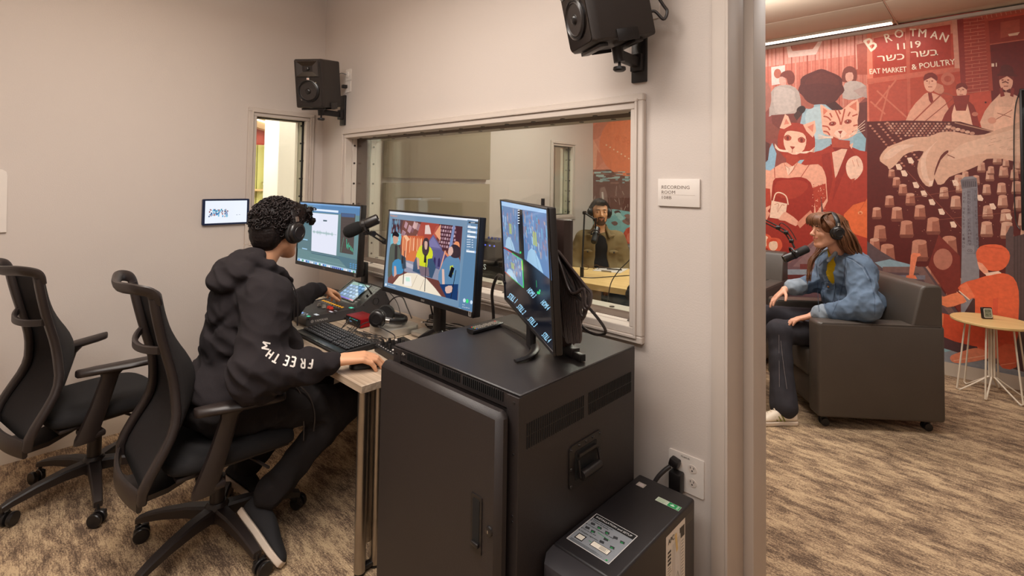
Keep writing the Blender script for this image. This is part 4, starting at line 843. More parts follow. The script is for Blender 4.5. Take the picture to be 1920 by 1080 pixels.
for y, z in ((-.605, .04), (-.33, .045), (-.45, .045), (-.27, .062), (-.18, .115), (-.12, .10), (-.12, .04)): B.lathe([(.004, 0), (.003, .002), (.0001, .002)], 8, basis((0, 1, 0), (0, 0, 1), (1, 0, 0)), (MX1+.006, y, DT+z))
v = obj('screw', B, M_SATIN, mx, True); v['kind'] = 'stuff'
B = MB(); B.tube([(MX1+.008, -.19+.02*math.cos(a), DT+.075+.02*math.sin(a)) for a in [2*PI*i/20 for i in range(20)]], .0012, 6, closed=True); obj('side_ring', B, M_BLACK, mx, True)

# red audio interface
ai = thing('audio_interface', 'red metal audio interface tucked beside the mixing console', 'audio interface', (1.285, -.37, DT))
obj('body', MB().box((1.285, -.368, DT+.026), (.160, .105, .046), bev=.003), mat('anodised_red', (150, 22, 30), .35, .5, var=(5, .06)), ai, True)
obj('front_panel', MB().box((1.285, -.4215, DT+.026), (.154, .004, .041), bev=.002), M_BLACK, ai, True)
for x in (1.215, 1.236): obj('knob', MB().cyl((x, -.424, DT+.030), (x, -.434, DT+.030), .0075, 14), M_BLACK, ai, True)
for x in (1.332, 1.352): obj('knob', MB().cyl((x, -.424, DT+.022), (x, -.432, DT+.022), .006, 12), M_BLACK, ai, True)
P = Print(plane_fn((1.21, -.4238, DT+.045), (1, 0, 0), (0, 0, -1)), (0, -1, 0), eps=.0001)
for i, c in enumerate(('5ad0ff', '2fe08a', '2fe08a', '7ac4ff', '7ac4ff', '2fe08a', '7ac4ff')): P.ell(.045+i*.013, .006, .0022, .0022, c); 
for i in range(3): P.ell(.045+i*.008, .022, .002, .002, '8ac4ff')
P.done('indicator_lights', M_SCREEN, ai)
B = MB(); [B.box((x, y, DT+.0015), (.012, .012, .003)) for x in (1.225, 1.345) for y in (-.40, -.335)]; obj('foot', B, M_BLACK, ai, True)['kind'] = 'stuff'

# small silver computer, drive, and little knob mixer
M_ALU = mat('silver_aluminium', (198, 192, 184), .38, .7, bump=(700, .05), var=(8, .03))
pc = thing('mini_computer', 'square silver mini computer under the loose headphones', 'computer', (1.527, -.318, DT))
obj('body', MB().prism(rrect(.198, .198, .03, 6, 1.527, -.318), DT+.003, DT+.040, lambda x, y, z: (x, y, z)), M_ALU, pc, True, smooth=50)
obj('foot', MB().prism(circ(.08, 32, 1.527, -.318), DT, DT+.003), M_BLACK, pc, True)
P = Print(lambda x, y: np.array([1.565+x*.001, -.285-y*.001, DT+.0402]), (0, 0, 1), eps=.0001); P.poly([(-9, -6), (-3, -9), (4, -7), (10, -9), (14, -3), (10, 2), (14, 8), (6, 12), (0, 9), (-8, 11), (-13, 3)], '3c3a3a', smooth=2); P.ell(2, -13, 4, 2.5, '3c3a3a', rot=-.6); P.done('lid_mark', M_PAINT, pc)
hd = thing('external_drive', 'small flat silver drive next to the mini computer', 'hard drive', (1.70, -.245, DT)); obj('body', MB().box((1.700, -.245, DT+.014), (.115, .09, .022), Rz(.06), bev=.003), M_ALU, hd, True); obj('base', MB().box((1.700, -.245, DT+.0015), (.105, .08, .003), Rz(.06)), M_BLACK, hd, True)
lm_ = thing('compact_mixer', 'compact black mixer with small knobs behind the mouse', 'mixer', (1.82, -.50, DT), math.radians(0))
RM = Rz(-.12); c0 = Vector((1.845, -.50, 0))
B = MB(); B.ring_loft([[c0+RM@Vector((x, y, z)) for y, z in ((-.075, DT+.003), (-.075, DT+.030), (.075, DT+.044), (.075, DT+.003))] for x in (-.10, .115)]); obj('body', B, M_BLACK, lm_, True, smooth=30)
for i in range(5):
    for j in range(3):
        p = c0+RM@Vector((-.075+i*.036, -.045+j*.034, DT+.034+j*.003)); 
        if (i*2+j*3) % 5 == 1: obj('button', MB().box(p+Vector((0, 0, .002)), (.012, .009, .005), RM, bev=.001, seg=1), M_WHITE, lm_, True)
        else: obj('knob', MB().lathe([(.0085, 0), (.0075, .012), (.0055, .020), (.0001, .020)], 12, o=p), M_BLACK, lm_, True)
P = Print(lambda x, y: np.array(c0+RM@Vector((x, -y, DT+.0375-y*.093))), (0, 0, 1), eps=.0002); P.line([(-.02, -.005), (.06, .012)], .003, 'c86a3a')
for i in range(8): P.rect(-.09+i*.024, .058, -.08+i*.024, .062, 'c8c4c0')
P.done('panel_print', M_PAINT, lm_)

# keyboard
kb = thing('keyboard', 'black full size computer keyboard in front of the mixing console', 'keyboard', (1.46, -.615, DT))
KR = Rz(-.012); kc = Vector((1.46, -.618, 0))
B = MB(); B.ring_loft([[kc+KR@Vector((x, y, z)) for y, z in ((-.098, DT+.004), (-.104, DT+.012), (-.098, DT+.016), (.07, DT+.026), (.088, DT+.024), (.090, DT+.004))] for x in (-.245, -.24, .24, .245)]); obj('body', B, M_MATTE, kb, True, smooth=30)
obj('palm_edge', MB().box(kc+KR@Vector((0, -.080, DT+.0185)), (.47, .036, .004), KR, bev=.0015), mat('keyboard_gloss', (38, 42, 42), .25, var=(8, .05)), kb, True)
rows = [[1]*15, [1]*13+[2], [1.5]+[1]*12+[1.5], [1.8]+[1]*11+[2.2], [2.3]+[1]*10+[2.7], [1.3, 1.1, 1.2, 5.6, 1.2, 1.1, 1.3, 1.2][:7]+[1.2]]
n = 0; kme = {}
for r_, ws in enumerate(rows):
    y = .058-r_*.0215; tot = sum(ws); x = -.232; u_ = .305/tot
    for w in ws+[None]+[1]*3+[None]+[1]*4:
        if w is None: x += .008; u_ = .0198; continue
        ww = w*u_; c = kc+KR@Vector((x+ww/2, y, DT+.024+.0055*(y+.08)/.15)); x += ww
        key = round(ww, 4)
        if key not in kme: 
            me = MB().box((0, 0, 0), (ww-.003, .0178, .006), KR, bev=.0018, seg=1).mesh('key'); kme[key] = me; me.materials.append(mat('key_plastic', (28, 28, 31), .45, var=(9, .05)))
        o = bpy.data.objects.new('key', kme[key]); COL.objects.link(o); o.parent = kb; o.location = c-Vector(kb.location); n += 1
P = Print(lambda x, y: np.array(kc+KR@Vector((x, y, DT+.0272+.0055*(y+.08)/.15))), (0, 0, 1), eps=.0001, down=False); rs = random.Random(2)
for r_ in range(6):
    for i in range(15): P.rect(-.229+i*.0205, .060-r_*.0215, -.229+i*.0205+.003+rs.random()*.003, .0635-r_*.0215, 'c8c8cc', 1)
    for i in range(8): P.rect(.088+i*.0198, .060-r_*.0215, .092+i*.0198, .0635-r_*.0215, 'c8c8cc', 1)
P.done('key_legends', M_PAINT, kb)
B = MB(); rings = []
for y, w, h in ((-.056, .012, .014), (-.048, .026, .024), (-.02, .031, .034), (.02, .030, .033), (.045, .026, .024), (.056, .014, .012)): rings.append([(1.885+x*w+y*.35, -.700+y, DT+.002+z*h) for x, z in ((-1, 0), (-1, .45), (-.75, .85), (-.3, 1), (.3, 1), (.75, .85), (1, .45), (1, 0))])
B.ring_loft(rings); ms = thing('computer_mouse', 'black computer mouse under the right hand', 'mouse', (1.885, -.70, DT)); obj('shell', B, M_SATIN, ms, True, smooth=80); obj('wheel', MB().cyl((1.896, -.665, DT+.034), (1.904, -.668, DT+.034), .008, 12), M_RUBBER, ms, True)
tag(obj('mouse_cable', MB().tube(spline([(1.905, -.645, DT+.008), (1.95, -.62, DT+.004), (1.99, -.58, DT+.003), (1.97, -.52, DT+.003), (1.93, -.46, DT+.004)], 8), .0018, 6), M_RUBBER), 'thin lead running from the computer mouse', 'cable')

# headphones
def headphones(label, M, small=1.0, band_r=.083, cup=.046, cup_th=.028, spread=.088, cat='headphones', brown=False):
    "M: 4x4 matrix, local X ear to ear, Z up over the head"
    t = thing('headphones', label, cat, M.translation); R = M.to_3x3(); o = M.translation
    W = lambda x, y, z: o+R@Vector((x, y, z)*small if False else (x*small, y*small, z*small))
    B = MB(); pts = [W(spread*math.sin(a)*1.0, 0, .035+(.098)*math.cos(a)) for a in [-PI*.52+PI*1.04*i/20 for i in range(21)]]
    B.tube(pts, .016*small, 8, flat=.38, up=R@Vector((0, 0, 1))); obj('headband', B, M_BLACK, t, True)
    B = MB(); pts = [W((spread-.006)*math.sin(a), 0, .030+(.092)*math.cos(a)) for a in [-PI*.3+PI*.6*i/12 for i in range(13)]]; B.tube(pts, .017*small, 8, flat=.45, up=R@Vector((0, 0, 1))); obj('band_pad', B, M_MATTE, t, True)
    for s_ in (-1, 1):
        RR_ = R@basis((0, 0, 1), (0, 1, 0), (-1, 0, 0)) if s_ < 0 else R@basis((0, 1, 0), (0, 0, 1), (1, 0, 0))
        e = 1.12
        B = MB(); prof_ = [(.026, -.006), (.042, -.008), (.047, .000), (.047, .008), (.043, .014)]
        B.ring_loft([[W(s_*(spread-.012)+0, 0, 0)+RR_@Vector((r_*math.cos(q)*small, r_*math.sin(q)*small, z*small)) for q in [2*PI*i/24 for i in range(24)]] for r_, z in prof_]); obj('ear_pad', B, M_MATTE, t, True, smooth=60)
        B = MB(); B.lathe([(r_*small, z*small) for r_, z in ((.043, .012), (.044, .020), (.040, .028), (.030, .033), (.0001, .034))], 24, RR_, W(s_*(spread-.012), 0, 0)); cupo = obj('ear_cup', B, M_SATIN, t, True, smooth=50)
        obj('cup_ring', MB().lathe([(r_*small, z*small) for r_, z in ((.028, .0335), (.027, .0355), (.022, .0355), (.021, .034))], 24, RR_, W(s_*(spread-.012), 0, 0)), M_BLACK, cupo, True)
        B = MB(); B.tube([W(s_*(spread+.010), .0, .012), W(s_*(spread+.006), 0, .045), W(s_*(spread+.000), 0, .066)], .011*small, 8, flat=.35, up=R@Vector((1, 0, 0))); obj('yoke', B, M_CHROME if False else M_BLACK, t, True)
        B = MB(); B.tube([W(s_*(spread+.0095), .0, .046), W(s_*(spread+.005), 0, .066)], .0095*small, 8, flat=.4, up=R@Vector((1, 0, 0))); obj('size_slider', B, M_METAL, t, True)
    return t, W
def frame(o, x, z):
    x = Vector(x).normalized(); z = Vector(z); z = (z-x*z.dot(x)).normalized(); y = z.cross(x); M = Matrix.Identity(4)
    for i in range(3): M[i][0], M[i][1], M[i][2], M[i][3] = x[i], y[i], z[i], o[i]
    return M
hp1, HW = headphones('loose black headphones lying on the silver mini computer', frame(Vector((1.500, -.375, DT+.088)), (.62, -.78, .05), (.72, .60, -.14)), spread=.070)
tag(obj('headphone_cable', MB().tube(spline([(1.535, -.43, DT+.075), (1.50, -.47, DT+.07), (1.45, -.50, DT+.03), (1.47, -.53, DT+.006), (1.56, -.51, DT+.004), (1.64, -.49, DT+.004)], 8), .0024, 6), M_RUBBER), 'lead of the loose headphones curling onto the desk', 'cable')
# loose wires on the desk
wg = 'loose wires tangled behind the keyboard'
rs = random.Random(9)
for i in range(12):
    a = Vector((1.27+rs.random()*.25, -.49+rs.random()*.05, DT+.004+.002*i)); pts = [a]
    for k_ in range(5): a = Vector((min(a.x+.04+rs.random()*.06, 1.74), -.53+rs.random()*.09, DT+.004+.0035*(i % 4)+rs.random()*.004)); pts.append(a)
    tag(obj('wire', MB().tube(spline(pts, 6), .0022, 6), M_RUBBER), 'thin black wire in the tangle between keyboard and audio interface', 'cable', wg)
for i in range(9):
    a = Vector((1.60+rs.random()*.2, -.17+rs.random()*.06, DT+.004+.002*i)); pts = [a]
    for k_ in range(6): a = Vector((1.60+rs.random()*.46, -.20+rs.random()*.12, DT+.006+rs.random()*.045)); pts.append(a)
    tag(obj('wire', MB().tube(spline(pts, 7), .0034, 6), M_RUBBER if i % 4 else M_GREYCORD), 'thick wire in the tangle under the middle monitor', 'cable', 'loose wires tangled under the middle monitor')
B = MB(); B.tube(spline([(1.56, -.41, DT+.052), (1.60, -.46, DT+.07), (1.64, -.44, DT+.055), (1.67, -.41, DT+.03), (1.72, -.44, DT+.02), (1.78, -.46, DT+.05)], 8), .0028, 6); tag(obj('cable', B, M_RUBBER), 'black lead looping in front of the silver mini computer', 'cable')
B = MB(); B.tube(spline([(1.332, -.435, DT+.022), (1.345, -.47, DT+.06), (1.36, -.50, DT+.05), (1.335, -.52, DT+.01), (1.36, -.53, DT+.004)], 8), .0026, 6); tag(obj('cable', B, M_RUBBER), 'black lead plugged into the front of the red interface', 'cable')
ad = thing('power_adapter', 'small white plug adapter among the wires', 'adapter', (1.60, -.115, DT)); obj('body', MB().box((1.60, -.115, DT+.020), (.06, .045, .036), Rz(.4), bev=.006), M_WHITE, ad, True); obj('plug_end', MB().cyl((1.565, -.135, DT+.02), (1.54, -.15, DT+.018), .007, 10), M_WHITE, ad, True)
B = MB(); B.box((1.84, -.12, DT+.022), (.26, .06, .035), Rz(-.1), bev=.006); ps = thing('power_strip', 'black power strip lying under the middle monitor', 'power strip', (1.84, -.12, DT)); obj('body', B, M_BLACK, ps, True)
for i in range(4): obj('socket', MB().prism(rrect(.026, .03, .004, 3, 1.765+i*.05, -.115-i*.005), DT+.0395, DT+.0405), MATS['slot_black'], ps, True)
lp = thing('closed_tray', 'low grey box on the desk behind the mixing console', 'box', (.50, -.14, DT)); obj('body', MB().box((.52, -.135, DT+.012), (.26, .13, .022), Rz(.1), bev=.005), M_RACK, lp, True)
tag(obj('cable', MB().tube(spline([(.25, -.30, DT+.003), (.30, -.22, DT+.003), (.36, -.26, DT+.012), (.40, -.20, DT+.004), (.46, -.22, DT+.03)], 8), .003, 6), M_RUBBER), 'thin dark cable on the desk end nearest the wall', 'cable')
tag(obj('cable', MB().tube(spline([(1.12, -.12, DT+.01), (1.17, -.09, DT+.08), (1.25, -.08, DT+.10), (1.32, -.09, DT+.05), (1.38, -.10, DT+.004)], 8), .004, 8), M_RUBBER), 'black cable arching behind the mixing console', 'cable')
for i, (x, c) in enumerate(((1.93, M_RUBBER), (1.97, M_RUBBER))):
    tag(obj('cable', MB().tube(spline([(x, -.30, DT-.03), (x-.03, -.34, DT-.10), (x-.10, -.36, DT-.20), (x-.18, -.33, .30), (x-.16, -.25, .05)], 8), .007, 8), c), ['black cable hanging under the desk end', 'second black cable hanging under the desk end nearer the cabinet'][i], 'cable')

# ------------------------------------------------------------------ microphones
def microphone(label, c, ax, up, foam=True, L=.20, r=.027):
    t = thing('microphone', label, 'microphone', c); ax = Vector(ax).normalized(); R = aim(ax); o = Vector(c)
    if foam: obj('foam_windscreen', MB().lathe([(.0001, -.112), (.018, -.108), (.030, -.096), (.0345, -.078), (.0345, -.045), (.031, -.022), (.027, -.012)], 24, R, o), mat('mic_foam', (20, 19, 20), 1.0, bump=(900, .8), var=(60, .15)), t, True)
    else: obj('grille', MB().lathe([(.0001, -.100), (.020, -.099), (.0265, -.092), (.0275, -.08), (.0275, -.02)], 24, R, o), M_MATTE, t, True)
    obj('body', MB().lathe([(.0265, -.022), (.0275, -.018), (.0275, .075), (.0265, .080), (.022, .081), (.021, .076), (.0001, .076)], 24, R, o), M_SATIN, t, True)
    obj('collar_ring', MB().lathe([(.0275, -.004), (.0305, -.003), (.0305, .012), (.0275, .013)], 24, R, o), M_BLACK, t, True)
    u = Vector(up); u = (u-ax*u.dot(ax)).normalized(); s_ = ax.cross(u)
    B = MB(); B.tube([o+ax*.004+s_*.036, o+ax*.004+s_*.037+u*.028, o+ax*.004+s_*.016+u*.052, o+ax*.004-s_*.016+u*.052, o+ax*.004-s_*.037+u*.028, o+ax*.004-s_*.036], .0045, 8, flat=1.6, up=ax); obj('yoke', B, M_BLACK, t, True)
    for sg in (-1, 1): obj('side_knob', MB().cyl(o+ax*.004+s_*sg*.029, o+ax*.004+s_*sg*.046, .009, 14), M_BLACK, t, True)
    return t, o, ax, u
def boom(label, pts, r=.007, base=None, twin=False, cat='microphone stand'):
    t = thing('boom_arm', label, cat, base or pts[-1])
    for i in range(len(pts)-1):
        a, b = Vector(pts[i]), Vector(pts[i+1]); B = MB()
        if twin and i:
            q = (b-a).cross(Vector((0, 0, 1))); q = q.normalized() if q.length > .01 else Vector((1, 0, 0)); w = (b-a).cross(q).normalized()
            B.cyl(a+w*.010, b+w*.010, r*.75, 8); obj('arm_tube', B, M_BLACK, t, True); B = MB(); B.cyl(a-w*.010, b-w*.010, r*.75, 8)
        else: B.cyl(a, b, r, 10)
        obj('arm_tube', B, M_BLACK, t, True)
        if i: obj('joint', MB().cyl(a-Vector((.012, 0, 0)), a+Vector((.012, 0, 0)), r*2.2, 14), M_BLACK, t, True)
    return t
mc = Vector(hit(682, 422, 1, -.47)); axm = Vector(CR)*.90+Vector(CU)*.40+Vector(CF)*.12
microphone('black broadcast microphone with foam windscreen over the desk', mc, axm, (0, 0, -1))
q1 = Vector(hit(699, 438, 1, -.44)); q2 = Vector(hit(722, 453, 1, -.36)); q3 = Vector(hit(790, 470, 1, -.17))
b1 = boom('black boom arm holding the desk microphone, clamped behind the middle monitor', [mc-Vector((0, 0, .045)), q1, q2, q3, Vector((q3.x+.02, -.085, DT+.05))], .0065, twin=True); b1
obj('desk_clamp', MB().box((q3.x+.02, -.085, DT+.03), (.05, .05, .06), bev=.008), M_BLACK, b1, True)

# ------------------------------------------------------------------ wall speakers
M_SPK = mat('speaker_vinyl', (40, 33, 30), .5, bump=(500, .2), var=(5, .06)); M_GLOSS = mat('speaker_baffle', (26, 20, 18), .18, var=(5, .06), coat=.5)
def speaker(label, c, yaw, tilt, plate, roll=0):
    r = Vector((math.cos(yaw), math.sin(yaw), 0)); n = Vector((math.sin(yaw), -math.cos(yaw), 0)); f = n*math.cos(tilt)-Vector((0, 0, 1))*math.sin(tilt); u = f.cross(r)*-1; u = u if u.z > 0 else -u
    w, h, d = .1025, .165, .26; c = Vector(c); L = lambda x, y, z: c+r*x+u*y+f*z
    t = thing('loudspeaker', label, 'loudspeaker', L(0, -h, -.12)); R = basis(r, u, f if r.cross(u).dot(f) > 0 else -f)
    B = MB(); ins = [(-d, .0), (-.035, 0), (-.014, .0), (.0, .012)]
    B.ring_loft([[L(x*(1-e*.8/w), y*(1-e*.6/h), z) for x, y in rrect(2*w, 2*h, .012, 3)] for z, e in ins]); obj('cabinet', B, M_SPK, t, True, smooth=35)
    B = MB(); B.prism(rrect(2*w-.022, 2*h-.02, .016, 5), -.001, .003, L); bf = obj('baffle', B, M_GLOSS, t, True, smooth=35)
    # horn: four flared faces around the tweeter
    B = MB(); Z = .0035
    cx, cy, hw, hh = 0, .098, .078, .052
    o4 = [L(cx+a*hw, cy+b*hh, Z) for a, b in ((-1, 1), (1, 1), (1, -1), (-1, -1))]; i4 = [L(cx+a*.018, cy+b*.018, -.018) for a, b in ((-1, 1), (1, 1), (1, -1), (-1, -1))]
    z8 = [L(cx+a*hw*.98, cy+b*hh*.98, Z+.010) for a, b in ((-1, 1), (1, 1), (1, -1), (-1, -1))]
    B.add([L(cx-hw-.003, cy+hh+.003, Z), L(cx+hw+.003, cy+hh+.003, Z), L(cx+hw+.003, cy-hh-.003, Z), L(cx-hw-.003, cy-hh-.003, Z)]+z8, [(0, 1, 5, 4), (1, 2, 6, 5), (2, 3, 7, 6), (3, 0, 4, 7)])
    m4 = [L(cx+a*.022, cy+b*.010, Z-.004) for a, b in ((-1, 1), (1, 1), (1, -1), (-1, -1))]
    B.add(z8+m4, [(0, 1, 5, 4), (1, 2, 6, 5), (2, 3, 7, 6), (3, 0, 4, 7), (4, 5, 6, 7)]); obj('horn', B, mat('horn_gloss', (30, 24, 22), .1, var=(5, .05), coat=.8), t, True, smooth=0)
    obj('tweeter', MB().lathe([(.016, 0), (.015, .004), (.009, .009), (.0001, .011)], 20, R if R.determinant() > 0 else R, L(cx, cy, Z+.001)), M_SATIN, t, True) if False else obj('tweeter', MB().ell(L(cx, cy, Z+.002), (.015, .015, .008), R, 16), M_SATIN, t, True)
    RR_ = basis(r, u, r.cross(u)); sgn = 1 if r.cross(u).dot(f) > 0 else -1
    cz = -.052; prof_ = [(.077, .003), (.077, .009), (.071, .012), (.067, .008), (.064, .010), (.060, .006), (.056, -.000), (.040, -.012), (.022, -.022)]
    B = MB(); B.ring_loft([[L(a*math.cos(q), cz+a*math.sin(q), b) for q in [2*PI*i/36 for i in range(36)]] for a, b in prof_[:5]], cap=False); obj('woofer_ring', B, M_SATIN, t, True, smooth=60)
    B = MB(); B.ring_loft([[L(a*math.cos(q), cz+a*math.sin(q), b) for q in [2*PI*i/36 for i in range(36)]] for a, b in ((.066, .008), (.061, .0125), (.056, .006), (.040, .0045), (.022, .0040), (.020, .009), (.012, .014), (.001, .016))], cap=True); obj('woofer_cone', B, M_SPK, t, True, smooth=50)
    B = MB(); B.ell(L(0, cz, .010), (.019, .019, .010), R, 16); obj('dust_cap', B, M_SATIN, t, True)
    P = Print(lambda x, y: np.array(L(x*.001, .029-y*.001, .0036)), f, eps=.0001); P.rect(-9, -9, 9, 9, 'e8dcd0'); P.rect(-7.5, -7.5, 7.5, 7.5, 'f0e6da'); P.text('JBL', -6, 3, 7, 'd0602c', bold=.03, w=12); P.line([(-6, -4), (6, -4)], 1, 'd0602c'); P.done('maker_badge', M_PAINT, t)
    P = Print(lambda x, y: np.array(L(x*.001, -.10-y*.001, .0036)), f, eps=.0001); P.line([(-64, -12), (-60, 2), (-52, 14)], 4, 'b8b0a8', smooth=4); P.ell(54, -46-60, 3, 2, 'f0dcb0'); P.done('baffle_print', M_PAINT, t)
    # wall bracket: plate, arm, knob, clamping shelf
    b = thing('speaker_bracket', plate[2], 'bracket', (plate[0], 0, plate[1]-.11)); px, pz = plate[0], plate[1]
    obj('wall_plate', MB().box((px, -.008, pz), (.068, .016, .225), bev=.004), M_BLACK, b, True)
    J = L(0, -h-.060, -.15); e = Vector((px, -.016, pz-.035)); J2 = Vector((J.x, J.y, e.z))
    dvec = (J2-e); B = MB(); B.box((e+J2)/2, (dvec.length, .030, .040), Matrix.Rotation(math.atan2(dvec.y, dvec.x), 3, 'Z'), bev=.003); obj('arm', B, M_BLACK, b, True)
    obj('arm_end', MB().box(e+Vector((0, -.01, 0)), (.05, .03, .07), bev=.003), M_BLACK, b, True)
    top = L(0, -h-.012, -.15); obj('pivot', MB().cyl(J2+Vector((0, 0, -.025)), top, .022, 16), M_BLACK, b, True)
    obj('knob', MB().lathe([(.006, 0), (.006, -.018), (.024, -.020), (.025, -.030), (.018, -.036), (.0001, -.036)], 18, o=J2+Vector((0, 0, -.025))), M_BLACK, b, True)
    for z in (-.05, -.20):
        B = MB(); B.box(L(0, -h-.009, z), (.16, .014, .035), R, bev=.002); obj('shelf_bar', B, M_BLACK, b, True)
    for s_ in (-1, 1): B = MB(); B.box(L(s_*(w+.004), -h+.012, -.14), (.006, .045, .09), R, bev=.001); obj('clamp_jaw', B, M_BLACK, b, True)
    return t, L
s1, LS1 = speaker('black two-way loudspeaker on a bracket by the left corner', (.476, -.344, 2.198), .635, .17, (.330, 2.065, 'black wall bracket under the loudspeaker by the left corner'))
s2, LS2 = speaker('black two-way loudspeaker above the studio window, cut by the picture top', (2.714, -.347, 2.212), -.505, .222, (2.800, 2.075, 'black wall bracket under the loudspeaker above the studio window'))
# outlets
def outlet(label, x0, z0, w, h, rows, cover=None, name='wall_outlet'):
    t = thing(name, label, 'outlet', (x0+w/2, 0, z0)); f_ = lambda x, y, z: (x, -z, y)
    obj('cover_plate', MB().prism(rrect(w, h, .006, 3, x0+w/2, z0+h/2), 0, .006, f_), M_WHITE, t, True, smooth=30)
    for x, z in rows:
        s = obj('socket', MB().prism(circ(.0165, 20, x, z, .0145), .006, .0085, f_), mat('socket_white', (216, 204, 194), .35, var=(9, .02)), t, True)
        P = Print(lambda a, b: np.array([x+a*.001, -.0087, z-b*.001]), (0, -1, 0), eps=.0001); P.rect(-8, -8, -5.5, 0, '3a322c'); P.rect(4.5, -8, 7, 0, '3a322c'); P.ell(0, 6.5, 3, 3, '3a322c'); P.done('slots', M_PAINT, s)
    return t
o1 = outlet('white double outlet low on the wall by the door jamb', 2.936, .393, .137, .138, [(3.030, .488), (3.030, .438), (2.975, .488), (2.975, .438)])
P = Print(lambda a, b: np.array([3.0+a*.001, -.0065, .520-b*.001]), (0, -1, 0), eps=.0001); P.text('P2-#45,46', -14, 3, 6, '4a3e36', bold=.02); P.done('outlet_marking', M_PAINT, o1)
pl = thing('power_plug', 'black angled plug in the white double outlet', 'plug', (2.972, -.02, .47)); obj('plug_body', MB().box((2.970, -.026, .497), (.036, .034, .030), Ry(.25), bev=.006), M_BLACK, pl, True)
B = MB(); B.tube(spline([(2.962, -.045, .487), (2.945, -.06, .470), (2.925, -.08, .440), (2.915, -.10, .40), (2.925, -.12, .33)], 6), .008, 10); obj('cord', B, M_RUBBER, pl, True)
pb = thing('power_brick', 'black square adapter under the angled plug', 'plug', (2.975, -.02, .40)); obj('body', MB().box((2.978, -.028, .430), (.048, .038, .075), bev=.006), M_BLACK, pb, True)
outlet('white outlet beside the left corner loudspeaker, lower plate', .352, 2.195, .075, .085, [(.375, 2.245)]); ot = outlet('white data plate beside the left corner loudspeaker, upper plate', .352, 2.283, .075, .085, [], name='data_outlet')
obj('connector', MB().lathe([(.022, 0), (.022, .006), (.012, .01), (.0001, .01)], 18, basis((1, 0, 0), (0, 0, 1), (0, -1, 0)), (.382, -.006, 2.327)), M_WHITE, ot, True)
tag(obj('cable', MB().tube(spline([(.382, -.016, 2.327), (.36, -.05, 2.335), (.36, -.08, 2.30), (.40, -.12, 2.29)], 6), .0025, 6), M_RUBBER), 'thin black lead from the data plate to the corner loudspeaker', 'cable')
tag(obj('plug', MB().box((.372, -.025, 2.238), (.03, .035, .024), bev=.004), M_BLACK), 'small black plug in the outlet beside the corner loudspeaker', 'plug')
outlet('white outlet hidden behind the loudspeaker above the studio window', 2.80, 2.215, .085, .125, [])
tag(obj('cable', MB().tube(spline([LS2(.06, .02, -.255), LS2(.075, .022, -.29), Vector(hit(1244, 10, 1, -.10)), Vector(hit(1251, 22, 1, -.09)), Vector(hit(1244, 36, 1, -.10)), LS2(.075, -.075, -.29), LS2(.06, -.085, -.255)], 8), .006, 10), M_RUBBER), 'stiff black cable looping behind the loudspeaker above the window', 'cable')

# room sign, wall tablet, whiteboard
sg = thing('room_sign', 'white recording room sign with room number 108B', 'sign', (2.970, 0, 1.46)); obj('plate', MB().b2((2.886, -.010, 1.459), (3.056, -.001, 1.566), bev=.002), M_WHITE, sg, True)
P = Print(lambda x, y: np.array([2.886+x*.170, -.0103, 1.566-y*.107]), (0, -1, 0), eps=.0001); P.text('RECORDING', .10, .36, .125, '5c4638', w=.67); P.text('ROOM', .10, .545, .125, '5c4638', w=.33); P.rect(.09, .575, .90, .583, 'b8a898'); P.text('108B', .11, .735, .115, '5c4638', w=.235); P.done('lettering', M_PAINT, sg)
tb = thing('wall_tablet', 'small lit black tablet mounted on the left wall', 'tablet', (0, -.687, 1.22)); f_ = lambda x, y, z: (z, x, y)
obj('frame', MB().prism(rrect(.292, .176, .008, 4, -.687, 1.314), 0, .022, f_), mat('tablet_frame', (22, 34, 66), .3, var=(5, .05)), tb, True, smooth=30); obj('wall_plate', MB().prism(rrect(.27, .16, .004, 3, -.687, 1.314), -.0005, .004, f_), M_WHITE, tb, True)
P = Print(lambda x, y: np.array([.0225, -.818+x*.262, 1.390-y*.152]), (1, 0, 0), eps=.0001); P.rect(0, 0, 1, 1, 'eef4ff'); rs = random.Random(8)
for i in range(70):
    x, y = .08+rs.random()*.44, .36+rs.random()*.36; yy = .62-.22*(1-((x-.3)/.22)**2)
    if y > yy+.22: continue
    P.rect(x, y, x+.03, y+.05+rs.random()*.05, ['3f86c8', '5aa0d0', '2f4f80', 'b8a0a8', '3a8fb0', '7fc0e0', 'a06a70'][i % 7])
P.rect(.74, .64, .77, .67, 'a8b0bc'); P.rect(.80, .64, .84, .66, 'a8b0bc'); P.done('screen', M_SCREEN, tb)
wb = thing('wall_panel_board', 'white rounded board on the left wall at the picture edge', 'board', (0, -2.05, 1.237)); B = MB(); B.prism([(-2.4, 1.226), (-1.758, 1.237), (-1.764, 1.54), (-1.768, 1.56), (-1.785, 1.573), (-2.4, 1.60)], 0, .015, f_); obj('board', B, M_WHITE, wb, True)
